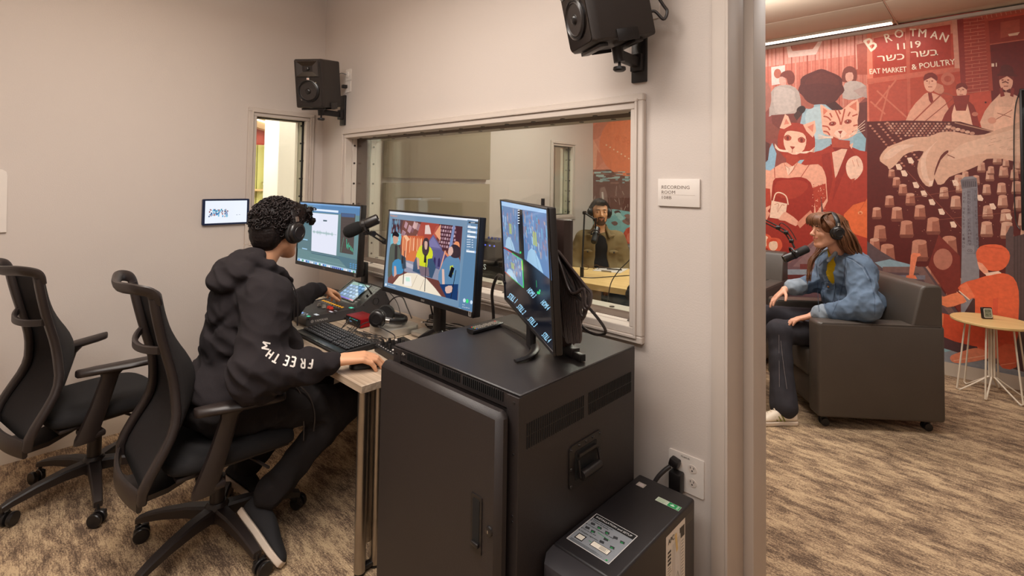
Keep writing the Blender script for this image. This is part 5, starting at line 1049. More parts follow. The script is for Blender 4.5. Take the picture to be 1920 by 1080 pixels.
# ------------------------------------------------------------------ printed mural covering the recording room's end wall
def build_mural():
    P = Print(lambda x, y: hit(x, y, 1, MY-.002), (0, -1, 0), eps=.0001)
    g = lambda p, c, s=0: P.poly(p, c, smooth=s); e = P.ell; l = P.line
    rs = random.Random(21)
    # --- part seen through the studio window
    P.rect(1112, 140, 1240, 560, '6a4038'); P.rect(1112, 140, 1240, 318, 'dd8a70'); g([(1112, 236), (1140, 228), (1150, 238), (1130, 252), (1112, 262)], 'c9785e', 3); g([(1112, 330), (1125, 285), (1113, 262)], 'e6a084'); g([(1117, 318), (1135, 300), (1120, 280)], 'd07a5e')
    g([(1150, 226), (1166, 226), (1162, 234), (1152, 234)], 'e8c8b0'); g([(1172, 226), (1192, 224), (1190, 236), (1178, 234)], 'e8c8b0')
    e(1176, 272, 52, 58, 'e27a50', n=36)
    for i in range(9): e(1137+i*7, 272+i*4.2, 1.5, 1.5, 'eec8a8', n=8)
    P.text('& Son', 1152, 262, 12, 'd2683e', rot=.3)
    P.rect(1112, 318, 1136, 323, '8a4c3e')
    for i in range(34): x = 1112+rs.random()*80; y = 320+rs.random()*22; P.rect(x, y, x+4+rs.random()*12, y+1.5+rs.random()*2, ['9ab4b4', '7e9a9c', '8a6056', 'a8c0bc'][i % 4])
    for i in range(40): x = 1112+rs.random()*80; y = 345+rs.random()*52; l([(x, y), (x+rs.random()*8-4, y+4+rs.random()*9)], .9, ['a89088', '8a6a60', '7c5048', 'b4a49a'][i % 4])
    g([(1126, 352), (1134, 350), (1138, 362), (1140, 382), (1124, 380)], '8e6e66'); g([(1128, 360), (1131, 360), (1133, 378), (1129, 378)], 'd0c4bc')
    g([(1112, 398), (1150, 392), (1200, 400), (1240, 404), (1240, 470), (1112, 470)], '84b6b8'); 
    for i in range(16): x = 1114+rs.random()*70; y = 396+rs.random()*24; g([(x, y), (x+8, y-3), (x+13, y+2), (x+7, y+6)], ['7a5c56', 'a4ccca', '946e66', '5e4440'][i % 4], 2)
    for i in range(12): a = 6.28*i/12; e(1182+8*math.cos(a), 446+13*math.sin(a), 6, 8, ['d8624a', 'c44c38'][i % 2], n=10)
    e(1182, 446, 7, 10, 'e07a60'); P.rect(1112, 470, 1240, 560, '5c3a34')
    # --- red ground of the main part, panelled hall photograph top left
    P.rect(1240, 40, 1626, 780, 'b23a28'); g([(1400, 90), (1626, 52), (1626, 260), (1400, 260)], 'c4705e'); g([(1400, 92), (1626, 54), (1626, 100), (1400, 130)], 'd89484')
    for i in range(30): x = 1410+i*7.4; l([(x, 96-(x-1400)*.16), (x+1, 200)], 1.2+(i % 3)*.8, ['b65e4c', 'ce7e6a', 'a8503e', 'd08a78'][i % 4])
    g([(1474, 84), (1480, 82), (1486, 96), (1522, 92), (1538, 72), (1544, 72), (1530, 102), (1478, 108)], 'e8c4b8'); g([(1484, 84), (1536, 75), (1524, 92), (1486, 96)], 'c47a68')
    g([(1604, 82), (1626, 78), (1626, 140), (1606, 140)], 'a8503e'); l([(1626, 78), (1605, 83), (1607, 130)], 2, 'd89c88'); g([(1446, 126), (1472, 122), (1472, 156), (1447, 160)], 'e2c8c0'); e(1458, 138, 7, 9, 'b0604e')
    g([(1400, 250), (1446, 180), (1500, 190), (1560, 240), (1626, 180), (1626, 320), (1400, 330)], '8c4840')
    # background onlookers
    g([(1442, 216), (1446, 172), (1462, 160), (1482, 160), (1498, 172), (1502, 200), (1498, 212), (1448, 216)], 'b4a49c', 2); g([(1452, 168), (1470, 164), (1490, 172), (1488, 208), (1454, 212)], 'c2b2aa', 2); g([(1462, 150), (1466, 136), (1482, 132), (1490, 142), (1488, 156), (1478, 158), (1474, 146)], '7a3a30', 3); g([(1462, 144), (1472, 146), (1474, 158), (1466, 160), (1461, 154)], 'd8a090', 2); g([(1446, 216), (1498, 212), (1492, 240), (1450, 244)], '7a3c34')
    g([(1432, 160), (1440, 156), (1446, 176), (1444, 200), (1430, 210)], 'a86a5c', 2); g([(1578, 150), (1582, 130), (1594, 124), (1606, 132), (1606, 150), (1598, 154), (1584, 154)], '7c3e34', 3); g([(1586, 138), (1598, 136), (1600, 148), (1592, 154), (1586, 150)], 'd49c8a', 2); g([(1580, 184), (1584, 156), (1606, 152), (1622, 160), (1624, 176), (1606, 186)], 'bcaaa2', 2); g([(1600, 170), (1624, 160), (1626, 184), (1612, 180)], 'b49890')
    g([(1586, 200), (1626, 190), (1626, 300), (1600, 300)], '6c3430')
    # woman at a microphone, seen from behind
    g([(1498, 262), (1504, 214), (1522, 198), (1552, 194), (1580, 206), (1600, 230), (1604, 330), (1500, 330)], '9cb4be', 2); g([(1512, 208), (1550, 200), (1560, 226), (1540, 260), (1516, 250)], 'b4c6cc', 3)
    g([(1502, 176), (1500, 160), (1508, 168), (1526, 196), (1520, 204), (1508, 202), (1502, 194)], 'a85c4c', 3); blob = [(1540+42*math.cos(a)*(1+.05*math.sin(a*9)), 164+33*math.sin(a)*(1+.05*math.sin(a*7))) for a in [6.283*i/40 for i in range(40)]]; g(blob, '5e2c28'); g([(1510, 158), (1520, 142), (1545, 136), (1568, 146), (1572, 160), (1540, 156)], '65302a', 4); g([(1548, 196), (1566, 190), (1584, 206), (1572, 216)], '4e2826')
    e(1502, 206, 9, 7, '3a2624', rot=-.6); g([(1488, 216), (1496, 206), (1504, 214), (1494, 226)], '4c302c'); g([(1430, 240), (1440, 228), (1458, 240), (1470, 252), (1450, 262), (1432, 256)], '8a4a3e', 2)
    for p, c in (([(1600, 230), (1624, 260), (1618, 330), (1600, 330)], '8fb0bc'), ([(1432, 300), (1448, 268), (1456, 288), (1452, 318), (1432, 322)], '8fb0c4'), ([(1430, 262), (1444, 270), (1440, 300), (1430, 310)], '5c3430')): g(p, c)
    # --- two figures with cat masks
    g([(1500, 310), (1540, 282), (1574, 268), (1612, 282), (1650, 290), (1664, 310), (1672, 350), (1668, 372), (1646, 384), (1634, 380), (1636, 470), (1500, 470)], 'a83828', 2)
    g([(1560, 286), (1578, 278), (1600, 268), (1596, 284), (1566, 334)], 'e6b49c'); g([(1556, 270), (1576, 274), (1588, 276), (1594, 268), (1592, 280), (1578, 279), (1566, 284)], '8e2c22')
    g([(1592, 272), (1604, 290), (1580, 330), (1560, 380), (1568, 332)], '9a3024'); g([(1540, 290), (1556, 286), (1562, 334), (1552, 380)], '9a3024')
    g([(1586, 312), (1592, 298), (1606, 292), (1616, 302), (1618, 318), (1610, 332), (1600, 338), (1590, 330)], 'f0c4ac', 3); l([(1598, 300), (1602, 312)], 1, 'd08a72'); l([(1606, 298), (1610, 312)], 1, 'd08a72'); g([(1596, 336), (1604, 334), (1598, 344)], 'b84a36')
    # tall figure's mask
    g([(1558, 250), (1574, 262), (1594, 264), (1592, 278), (1560, 276)], 'b04a36'); 
    cat2 = [(1538, 196), (1546, 200), (1556, 206), (1578, 206), (1590, 196), (1608, 186), (1611, 206), (1608, 226), (1608, 246), (1598, 256), (1580, 262), (1562, 256), (1544, 250), (1541, 232), (1540, 214)]; g(cat2, 'eeb298', 2); g([(1543, 202), (1552, 208), (1544, 216)], 'd87a60'); g([(1592, 200), (1606, 190), (1606, 208)], 'd87a60'); g([(1564, 250), (1575, 242), (1588, 250), (1576, 260)], 'f4cab4', 2)
    for p in ([(1566, 206), (1574, 224), (1576, 234)], [(1584, 204), (1580, 222), (1577, 234)], [(1572, 206), (1576, 214)], [(1544, 218), (1552, 220), (1558, 226)], [(1608, 214), (1598, 218)], [(1542, 236), (1552, 238), (1556, 244)], [(1608, 234), (1600, 236)], [(1544, 246), (1552, 248), (1556, 254)], [(1606, 244), (1598, 248)], [(1556, 212), (1560, 220)], [(1594, 210), (1590, 218)]): l(p, 2.6, 'b4503c', smooth=3)
    for x, y in ((1561, 232), (1590, 228)): e(x, y, 7, 4.2, 'a4483a', rot=-.15); e(x, y, 3, 3.2, '7c2c24'); e(x-1, y-1, 1, 1, 'f0c8b4')
    g([(1571, 246), (1580, 245), (1576, 252)], '9a3a2e'); l([(1576, 252), (1576, 258)], 1, '9a3a2e')
    for i in range(4): l([(1592, 254+i), (1606, 250-i*3), (1622, 244-i*6)], 1.0, 'f2d0ba', smooth=4); l([(1562, 256+i), (1548, 256+i), (1534, 252+i*3)], 1.0, 'f2d0ba', smooth=4)
    # shorter figure with mask, dress and handbag
    g([(1430, 324), (1444, 320), (1466, 306), (1492, 304), (1510, 310), (1534, 308), (1546, 322), (1550, 350), (1540, 400), (1430, 400)], 'e8a68c', 2); g([(1454, 334), (1478, 334), (1502, 332), (1520, 342), (1528, 372), (1526, 400), (1530, 460), (1530, 480), (1432, 480), (1432, 410), (1444, 390), (1448, 350)], '9c2e22', 2); g([(1458, 340), (1500, 338), (1516, 350), (1490, 372), (1456, 366)], 'aa3a2a', 3)
    l([(1453, 334), (1452, 314)], 1.2, 'a84030'); l([(1502, 332), (1518, 308)], 1.2, 'a84030'); l([(1470, 304), (1474, 318), (1480, 328), (1488, 318), (1496, 304)], 1, 'c06a54'); g([(1472, 310), (1480, 314), (1490, 310), (1486, 320), (1478, 330)], 'f0c8b0'); l([(1472, 310), (1480, 316), (1478, 329), (1488, 317), (1490, 310)], .8, 'b4604c')
    g([(1524, 352), (1548, 344), (1550, 372), (1530, 400)], 'b0402e'); 
    for i in range(70): x = 1522+rs.random()*26; y = 345+rs.random()*50; e(x, y, .9, .9, ['e8a68c', '9a3022'][i % 2], n=6)
    g([(1430, 352), (1444, 354), (1446, 384), (1430, 392)], 'b0402e'); g([(1430, 386), (1444, 400), (1434, 420), (1430, 420)], 'e09a80')
    hair = [(1461, 246), (1470, 234), (1490, 230), (1512, 236), (1526, 252), (1528, 276), (1520, 296), (1500, 300), (1480, 300), (1466, 290), (1458, 272)]; g(hair, 'a83a28', 3)
    g([(1462, 240), (1472, 214), (1478, 218), (1484, 234), (1470, 242)], 'eeb298', 1); g([(1470, 234), (1474, 222), (1480, 232)], 'd8806a'); g([(1506, 234), (1528, 226), (1530, 246), (1524, 258), (1512, 246)], 'eeb298', 1); g([(1514, 238), (1526, 232), (1524, 248)], 'd8806a')
    g([(1470, 256), (1476, 246), (1490, 246), (1506, 250), (1512, 262), (1508, 280), (1494, 290), (1478, 286), (1470, 272)], 'efbca2', 2); g([(1474, 290), (1494, 292), (1500, 300), (1486, 312), (1474, 304)], 'b04430', 1)
    for x, y in ((1477, 259), (1503, 263)): e(x, y, 7, 5, 'b0503e', rot=.1); e(x, y, 2.5, 4, '7a2c22'); l([(x-7, y-2), (x, y-6), (x+7, y-1)], 1.2, '9a3a2c', smooth=3)
    g([(1481, 274), (1491, 275), (1486, 281)], 'a03c2c'); l([(1486, 281), (1485, 286)], 1, 'a03c2c')
    for i in range(4): l([(1492, 285+i), (1512, 287+i-i*2), (1528, 276+i*3)], 1.0, 'f4d2bc', smooth=4); l([(1478, 282+i), (1462, 280+i), (1453, 270+i*2)], 1.0, 'f4d2bc', smooth=4)
    g([(1447, 376), (1476, 382), (1472, 412), (1443, 408)], 'efc8ae'); l([(1450, 378), (1454, 364), (1462, 361), (1474, 368), (1478, 384)], 2.2, 'efc8ae', smooth=4); l([(1452, 384), (1460, 382), (1458, 398), (1466, 384), (1471, 386)], .9, 'b8705c', smooth=3); e(1459, 391, 3, 4, 'e2b49c'); g([(1470, 398), (1478, 400), (1496, 414), (1492, 424), (1472, 414), (1460, 412)], 'eaa88e', 2); g([(1494, 418), (1520, 394), (1526, 404), (1500, 428)], 'd88a70', 1)
    # small faces and crane, instrument with a triangular body
    e(1434, 452, 14, 14, 'd85a3c'); e(1433, 452, 9, 11, 'f0c4a4'); g([(1438, 448), (1444, 446), (1456, 446), (1464, 450), (1467, 462), (1460, 472), (1444, 472), (1438, 462)], 'd85a3c', 2); e(1450, 460, 8.5, 10, 'f2c8a8'); g([(1442, 454), (1446, 448), (1454, 448), (1458, 453), (1450, 452)], 'c8482c', 2)
    g([(1582, 402), (1600, 384), (1620, 378), (1634, 380), (1637, 450), (1600, 440), (1584, 420)], 'e26a3a', 1); l([(1624, 382), (1650, 330), (1673, 294)], 6, 'e06a3c'); e(1613, 399, 4.5, 3.5, 'efa070'); e(1613, 400, 2.5, 2, 'c85830'); l([(1672, 292), (1676, 296)], 4, 'd85e34'); l([(1670, 300), (1610, 398)], .7, 'c04c28'); g([(1600, 438), (1637, 450), (1637, 478), (1600, 470)], 'b03a26')
    g([(1539, 366), (1544, 398), (1540, 400)], '6a4440')
    # roofs at the lower left
    g([(1468, 500), (1500, 470), (1530, 448), (1560, 470), (1626, 500), (1626, 560), (1468, 560)], '7c5a5c'); g([(1486, 500), (1530, 456), (1600, 500)], '8e6c6a'); l([(1480, 492), (1530, 448), (1610, 500)], 2.5, 'a06a5c'); P.rect(1500, 495, 1514, 520, '7a3c38'); P.rect(1470, 505, 1626, 515, '9aa0a8'); P.rect(1470, 515, 1626, 530, '6e3430'); P.rect(1470, 530, 1626, 700, '6c4c50')
    # --- shop front photograph, top right
    P.rect(1626, 20, 1930, 245, 'c04a34'); g([(1626, 56), (1800, 30), (1800, 230), (1626, 240)], 'b8442f'); g([(1626, 58), (1634, 57), (1640, 228), (1626, 230)], 'dc7a60'); g([(1634, 57), (1790, 32), (1790, 62), (1636, 84)], 'd4826a'); g([(1638, 72), (1697, 60), (1699, 132), (1640, 142)], 'b03c2a'); g([(1706, 58), (1782, 46), (1784, 120), (1706, 130)], 'aa3626')
    g([(1698, 50), (1705, 49), (1708, 228), (1702, 228)], 'c05a44'); g([(1626, 148), (1800, 124), (1800, 134), (1626, 158)], 'c8644e'); g([(1785, 36), (1794, 34), (1800, 128), (1790, 128)], 'd4907a'); g([(1794, 34), (1806, 32), (1812, 170), (1802, 170)], '8e2c22')
    g([(1628, 158), (1700, 150), (1700, 228), (1630, 230)], 'b84e3a'); g([(1708, 150), (1790, 138), (1796, 190), (1796, 220), (1708, 228)], 'b4462f')
    for p in ([(1640, 200), (1680, 150)], [(1650, 228), (1668, 160)], [(1632, 190), (1660, 214)], [(1644, 170), (1700, 220)]): l(p, 3, 'cc7058')
    e(1777, 148, 13, 12, 'c46a54'); e(1777, 148, 7, 6, 'b04c38'); g([(1748, 156), (1768, 160), (1768, 176), (1752, 172)], 'd08a70', 2)
    W_ = 'f2dcc4'
    for t_, x, y, h_, r_ in (('B', 1633, 97, 26, -.62), ('R', 1662, 80, 17, -.32), ('O', 1679, 72, 16, -.18), ('T', 1706, 68, 15, .0), ('M', 1722, 69, 16, .08), ('A', 1744, 71, 15, .2), ('N', 1761, 74, 16, .42)): P.text(t_, x, y, h_, W_, rot=r_, bold=.035)
    P.text('11', 1683, 93, 12, W_, rot=-.08, bold=.04, w=14); P.text('19', 1708, 90, 13, W_, rot=-.08, bold=.04, w=19)
    P.text('\u05e8\u05e9\u05db', 1646, 116, 13, W_, rot=-.10, bold=.03, w=50); P.text('\u05e8\u05e9\u05d1', 1709, 108, 13, W_, rot=-.10, bold=.03, w=50)
    P.text('EAT MARKET', 1631, 139, 10, W_, rot=-.07, bold=.035, w=69); P.text('& POULTRY', 1710, 131, 11, W_, rot=-.13, bold=.035, w=82)
    # brick pier with mortar lines, dark doorway
    g([(1806, 32), (1846, 26), (1856, 170), (1812, 176)], 'a23a2a')
    for i in range(22): y = 34+i*6.6; l([(1806+i*.25, y+2), (1846+i*.4, y-3)], .8, 'cf7a60'); x = 1818+(i % 2)*14+i*.3; l([(x, y), (x+.4, y-6)], .8, 'cf7a60'); 
    g([(1838, 26), (1930, 10), (1930, 24), (1880, 30), (1850, 40), (1846, 36)], 'b04a34')
    for i in range(9): x = 1842+i*9; l([(x, 36-i*1.6), (x-3, 25-i*1.8)], .9, 'd08a70')
    g([(1849, 40), (1930, 26), (1930, 84), (1852, 84)], '93301f'); g([(1876, 42), (1912, 36), (1912, 62), (1876, 72)], 'a84832', 0); g([(1890, 64), (1912, 60), (1908, 66), (1892, 68)], 'dcae94'); g([(1852, 84), (1930, 72), (1930, 200), (1860, 200)], '6e1a14'); l([(1852, 84), (1930, 73)], 2, 'b85a44'); g([(1846, 40), (1853, 38), (1862, 170), (1854, 170)], 'a8402c'); P.rect(1859, 119, 1864, 125, 'e8cdb8'); P.rect(1867, 118, 1869, 125, 'e8cdb8')
    # three shopkeepers
    def man(x, y, s, apron, hat=None, tie=True, dark='8a2c20'):
        g([(x-40*s, y+95*s), (x-36*s, y+60*s), (x-14*s, y+34*s), (x-4*s, y+26*s), (x+12*s, y+28*s), (x+30*s, y+40*s), (x+40*s, y+72*s), (x+38*s, y+95*s)], 'e2a288' if not apron else dark, 2)
        if apron: g([(x-14*s, y+38*s), (x-10*s, y+52*s), (x+12*s, y+52*s), (x+16*s, y+36*s), (x+22*s, y+60*s), (x+30*s, y+96*s), (x-20*s, y+96*s), (x-20*s, y+60*s)], 'eeb89c', 0)
        g([(x-9*s, y+2*s), (x, y-8*s), (x+12*s, y-4*s), (x+14*s, y+12*s), (x+6*s, y+24*s), (x-4*s, y+22*s), (x-9*s, y+12*s)], 'e8aa90', 3); g([(x-10*s, y+4*s), (x-8*s, y-8*s), (x+6*s, y-12*s), (x+16*s, y-4*s), (x+14*s, y+4*s), (x+4*s, y-3*s)], '7c281e', 2)
        for q in (-4, 6): e(x+q*s, y+4*s, 2.2*s, 1.2*s, '8e3a2e', n=8)
        l([(x-2*s, y+15*s), (x+6*s, y+15*s)], 1.4*s, 'a04a3a'); l([(x+1*s, y+4*s), (x+0*s, y+10*s)], 1.2*s, 'c47a64')
        if tie: g([(x-2*s, y+26*s), (x+5*s, y+26*s), (x+8*s, y+42*s), (x+4*s, y+46*s), (x, y+40*s)], '8a2a20')
        if hat: g([(x-16*s, y-4*s), (x-9*s, y-8*s), (x-7*s, y-20*s), (x+2*s, y-24*s), (x+14*s, y-19*s), (x+16*s, y-8*s), (x+24*s, y-3*s), (x+4*s, y-3*s)], '5e1c16', 2)
    man(1742, 148, 1.0, False); man(1801, 165, .82, True, tie=False); man(1884, 146, 1.05, True, hat=True, tie=False, dark='e2ae94')
    g([(1874, 166), (1880, 164), (1884, 180), (1876, 182)], '8a2c22'); g([(1896, 164), (1902, 166), (1900, 182), (1894, 180)], '8a2c22'); g([(1880, 167), (1886, 170), (1894, 166), (1894, 172), (1886, 171), (1880, 172)], '5c1c18'); l([(1879, 155), (1885, 153), (1891, 156)], 2, '6e2a20'); g([(1786, 180), (1818, 178), (1816, 194), (1790, 196)], '8e2e22'); 
    l([(1712, 228), (1762, 180), (1772, 175), (1786, 180)], 2.4, 'a8503c', smooth=4); l([(1734, 228), (1790, 182)], 1.4, '9a4432'); e(1848, 192, 1.8, 1.6, '4a1814'); l([(1870, 212), (1896, 220)], 1.2, 'a05844'); l([(1864, 226), (1898, 206)], 1.2, 'a05844'); e(1828, 214, 6, 4, 'c4745e'); e(1860, 226, 8, 6, 'd8937a')
    # --- desk of knobs with a hand
    g([(1626, 228), (1700, 226), (1800, 228), (1856, 244), (1930, 262), (1930, 720), (1626, 560)], '5c1c16')
    for i in range(16):
        for j in range(3): x = 1632+i*4.2+j*16; y = 236+i*5.0-j*3; e(x, y, 2.6, 1.8, ['c88a74', 'a86450'][i % 2], n=8)
    for i in range(18):
        for j in range(8): x = 1660+i*7+j*3.4; y = 232+j*4.4; e(x, y, 2.4, 1.9, ['b47a66', '9a5a4a', 'c89682'][(i+j) % 3], n=8) if y < 252+i and x < 1800 else None
    for i in range(6): e(1778+i*9, 238+i*2.4, 5, 3, ['d8a890', 'c08a74'][i % 2], n=10)
    l([(1790, 230), (1858, 246), (1930, 262)], 2, 'b48068')
    knobs = []
    def knob(x, y, s, c1='c4846c', c2='a0604c', c3='7c4234'):
        g([(x-6.5*s, y-8*s), (x+6.5*s, y-8*s), (x+8*s, y+6*s), (x+4*s, y+9*s), (x-4*s, y+9*s), (x-8*s, y+6*s)], c2); g([(x-6.5*s, y-8*s), (x-1*s, y-8*s), (x-1.5*s, y+9*s), (x-4*s, y+9*s), (x-8*s, y+6*s)], c1); e(x, y-8*s, 6.8*s, 2.6*s, 'd29a82' if s < 1.5 else c1, n=14); g([(x-9*s, y+6*s), (x+9*s, y+6*s), (x+7*s, y+10*s), (x-7*s, y+10*s)], c3)
    for x, y, s in ((1672, 326, .8), (1681, 342, .95), (1693, 356, 1.05), (1707, 374, 1.15), (1725, 398, 1.35), (1750, 424, 1.6), (1780, 462, 1.9), (1668, 378, 1.1), (1682, 402, 1.35), (1700, 430, 1.6), (1724, 470, 2.0), (1644, 400, 1.1), (1650, 438, 1.5), (1664, 476, 1.8), (1640, 460, 1.3), (1700, 520, 2.1), (1748, 520, 2.1), (1790, 540, 2.0)): knob(x, y, s)
    for r_, (x0, y0, dx, dy, n_, s0) in enumerate(((1770, 362, 28, -22, 2, 1.1), (1792, 380, 0, 0, 1, 1.25), (1810, 330, 30, -16, 3, .85), (1830, 338, 26, -8, 4, .9), (1850, 356, 28, -2, 4, 1.0), (1852, 398, 34, 8, 3, 1.25), (1850, 430, 38, 2, 3, 1.45), (1886, 306, 26, 4, 2, .8), (1858, 320, 22, 4, 3, .8), (1800, 352, 26, 10, 2, 1.0), (1880, 378, 30, 4, 2, 1.2))):
        for i in range(n_): knob(x0+i*dx, y0+i*dy, s0+.1*i, 'd4a48c', 'b8806a', '8a5442')
    for x, y in ((1706, 300), (1716, 346), (1731, 362), (1746, 378), (1764, 396), (1786, 420), (1790, 342), (1836, 370), (1860, 386), (1890, 405), (1684, 312), (1694, 324)): g([(x-5, y-4), (x+3, y-5), (x+8, y+3), (x+6, y+7), (x-2, y+6)], 'ecc8b0')
    for i in range(90): x = 1680+rs.random()*240; y = 300+rs.random()*190; P.rect(x, y, x+1.6, y+1.1, 'b07460')
    l([(1700, 320), (1805, 430)], 1.2, '8a4436'); l([(1700, 372), (1800, 356)], 1, '8a4436'); l([(1760, 412), (1920, 395)], 1, '8a4436')
    hand = [(1930, 226), (1900, 234), (1870, 243), (1846, 252), (1820, 253), (1790, 247), (1762, 248), (1742, 256), (1712, 258), (1684, 268), (1664, 276), (1652, 290), (1650, 302), (1664, 312), (1668, 318), (1682, 306), (1694, 292), (1712, 284), (1732, 284), (1724, 298), (1720, 316), (1724, 332), (1736, 348), (1748, 349), (1752, 334), (1758, 346), (1770, 344), (1780, 332), (1812, 320), (1838, 308), (1850, 298), (1880, 298), (1930, 300)]
    g(hand, 'd8a88e', 2); g([(1930, 240), (1860, 254), (1830, 262), (1800, 272), (1776, 296), (1790, 300), (1830, 290), (1860, 288), (1930, 290)], 'e2b69c', 2); g([(1760, 262), (1744, 280), (1736, 300), (1740, 330), (1746, 344), (1732, 336), (1726, 310), (1732, 288)], 'e4baa2', 3); g([(1778, 286), (1764, 300), (1752, 330), (1754, 316), (1764, 292), (1776, 282)], '6a2a20', 2); l([(1776, 290), (1790, 296)], 1.5, '8a4838'); g([(1684, 272), (1664, 284), (1656, 298), (1672, 296), (1690, 282), (1716, 272)], 'e4baa2', 3); g([(1742, 340), (1750, 338), (1748, 348), (1742, 348)], 'eecab4')
    for i in range(14): x = 1850+rs.random()*60; y = 248+rs.random()*40; l([(x, y), (x+10, y-3)], .6, 'b88670')
    # --- creamery chimney tower
    g([(1801, 338), (1808, 332), (1824, 330), (1831, 334), (1833, 350), (1832, 420), (1836, 490), (1836, 620), (1800, 620), (1803, 480), (1804, 352)], '8a8488'); g([(1801, 338), (1831, 334), (1832, 350), (1803, 354)], '6e6468'); 
    for i in range(7): P.rect(1805+i*3.8, 340, 1807+i*3.8, 350, '544a4e')
    g([(1813, 354), (1822, 353), (1826, 476), (1812, 476)], '7f7a80'); g([(1822, 353), (1832, 352), (1835, 476), (1826, 476)], '767076')
    for i, ch in enumerate('HENDLER CREAMERY'): P.text(ch, 1814.5+i*.05, 362+i*6.55, 4.6, '5a4a50', w=4.6+i*.12, bold=.02) if ch != ' ' else None
    for i, ch in enumerate('THE VELVET KIND'):
        if ch != ' ': P.text(ch, 1806-.08*i, 366+i*7.0, 5, '5e5258', w=4.0, bold=.02); P.text(ch, 1826.5+i*.35, 362+i*7.3, 5.2, '5e5258', w=4.6, bold=.02)
    P.rect(1812, 460, 1827, 474, '8a8488'); P.text('CO', 1814, 472, 5, '5a4a50', w=9, bold=.02)
    # low buildings, blue roof, fence at the right
    g([(1626, 452), (1650, 470), (1700, 500), (1626, 520)], '5e4a4c'); g([(1640, 492), (1668, 486), (1700, 494), (1720, 500), (1660, 506)], '8aa0aa'); P.poly([(1626, 506), (1735, 500), (1800, 590), (1800, 640), (1626, 640)], '5c4648'); g([(1655, 500), (1730, 500), (1800, 600), (1792, 606), (1722, 512), (1655, 510)], '7a5a54'); P.rect(1655, 516, 1735, 524, '767078'); P.rect(1655, 530, 1735, 600, '50383c'); g([(1740, 500), (1760, 440), (1800, 480), (1802, 590)], '7a2c22'); e(1768, 486, 18, 20, 'b4705c'); 
    g([(1836, 540), (1930, 520), (1930, 700), (1800, 660), (1800, 600)], '4a2c2a'); g([(1886, 440), (1894, 424), (1900, 424), (1900, 700), (1884, 690)], '5c4644'); g([(1900, 444), (1930, 436), (1930, 710), (1900, 704)], '54403e'); 
    for i in range(5): l([(1902+i*6, 442), (1902+i*6, 706)], 1, '3c2c2a')
    g([(1626, 640), (1800, 640), (1930, 690), (1930, 740), (1626, 740)], '8d9096'); g([(1760, 646), (1800, 640), (1812, 650), (1772, 660)], '8ab0b8'); g([(1740, 620), (1800, 628), (1930, 670), (1930, 700), (1760, 650)], '54373a'); g([(1626, 660), (1930, 700), (1930, 745), (1626, 745)], '848890')
    # horn bottom of the flute, boy in orange with a cap
    g([(1708, 478), (1712, 474), (1725, 475), (1727, 479), (1720, 482), (1712, 520), (1704, 522)], 'e8835e'); g([(1700, 516), (1716, 516), (1720, 523), (1698, 521)], 'e27850', 1)
    O1, O2, O3 = 'e2633c', 'd24e2e', 'ee8458'
    g([(1833, 490), (1830, 474), (1838, 462), (1856, 458), (1878, 460), (1892, 472), (1893, 486), (1886, 500), (1872, 508), (1850, 506), (1838, 498)], O1, 2); l([(1846, 462), (1880, 466)], 1.2, O2); g([(1832, 490), (1842, 494), (1852, 506), (1854, 512), (1846, 514), (1840, 508), (1836, 504)], 'f0a080', 1); g([(1846, 512), (1872, 508), (1878, 512), (1858, 518), (1850, 518)], 'f6cdb4')
    g([(1846, 518), (1858, 516), (1880, 512), (1900, 520), (1910, 545), (1910, 590), (1906, 640), (1898, 668), (1836, 664), (1828, 600), (1828, 560), (1816, 560), (1796, 540), (1812, 528), (1828, 524)], O1, 2); g([(1800, 536), (1812, 530), (1822, 545), (1828, 556), (1818, 562), (1804, 548)], 'ee7a52', 1); l([(1798, 545), (1818, 562)], 2, 'f8d4b8'); l([(1794, 547), (1812, 566)], 1.2, 'f8d4b8')
    g([(1753, 552), (1770, 556), (1796, 548), (1812, 564), (1800, 570), (1776, 576), (1753, 562)], O3, 2); g([(1828, 600), (1850, 590), (1908, 600), (1906, 640), (1900, 650), (1860, 654), (1790, 640), (1756, 620), (1754, 588), (1780, 590), (1810, 604)], O2, 2); g([(1754, 590), (1770, 588), (1768, 610), (1752, 606)], O3); g([(1782, 674), (1784, 666), (1806, 658), (1830, 652), (1852, 660), (1852, 672), (1810, 680), (1790, 680)], 'e88a68', 2); l([(1788, 676), (1850, 666)], 1.5, 'f4b494'); g([(1870, 652), (1900, 645), (1906, 688), (1880, 690), (1872, 676)], 'd8603e', 2); l([(1876, 684), (1904, 680)], 1.5, 'ee9470')
    g([(1862, 560), (1872, 558), (1870, 600), (1860, 600)], 'd8573a')
    # border along the ceiling and skirting trim
    g([(1112, 142), (1432, 94), (1626, 62), (1626, 56), (1432, 86), (1112, 134)], '6e4a3e')
    return P.done('mural', M_MURAL)
mu = build_mural()
mz = tag(mu, 'red and orange printed photo mural covering the end wall of the recording room', 'mural')

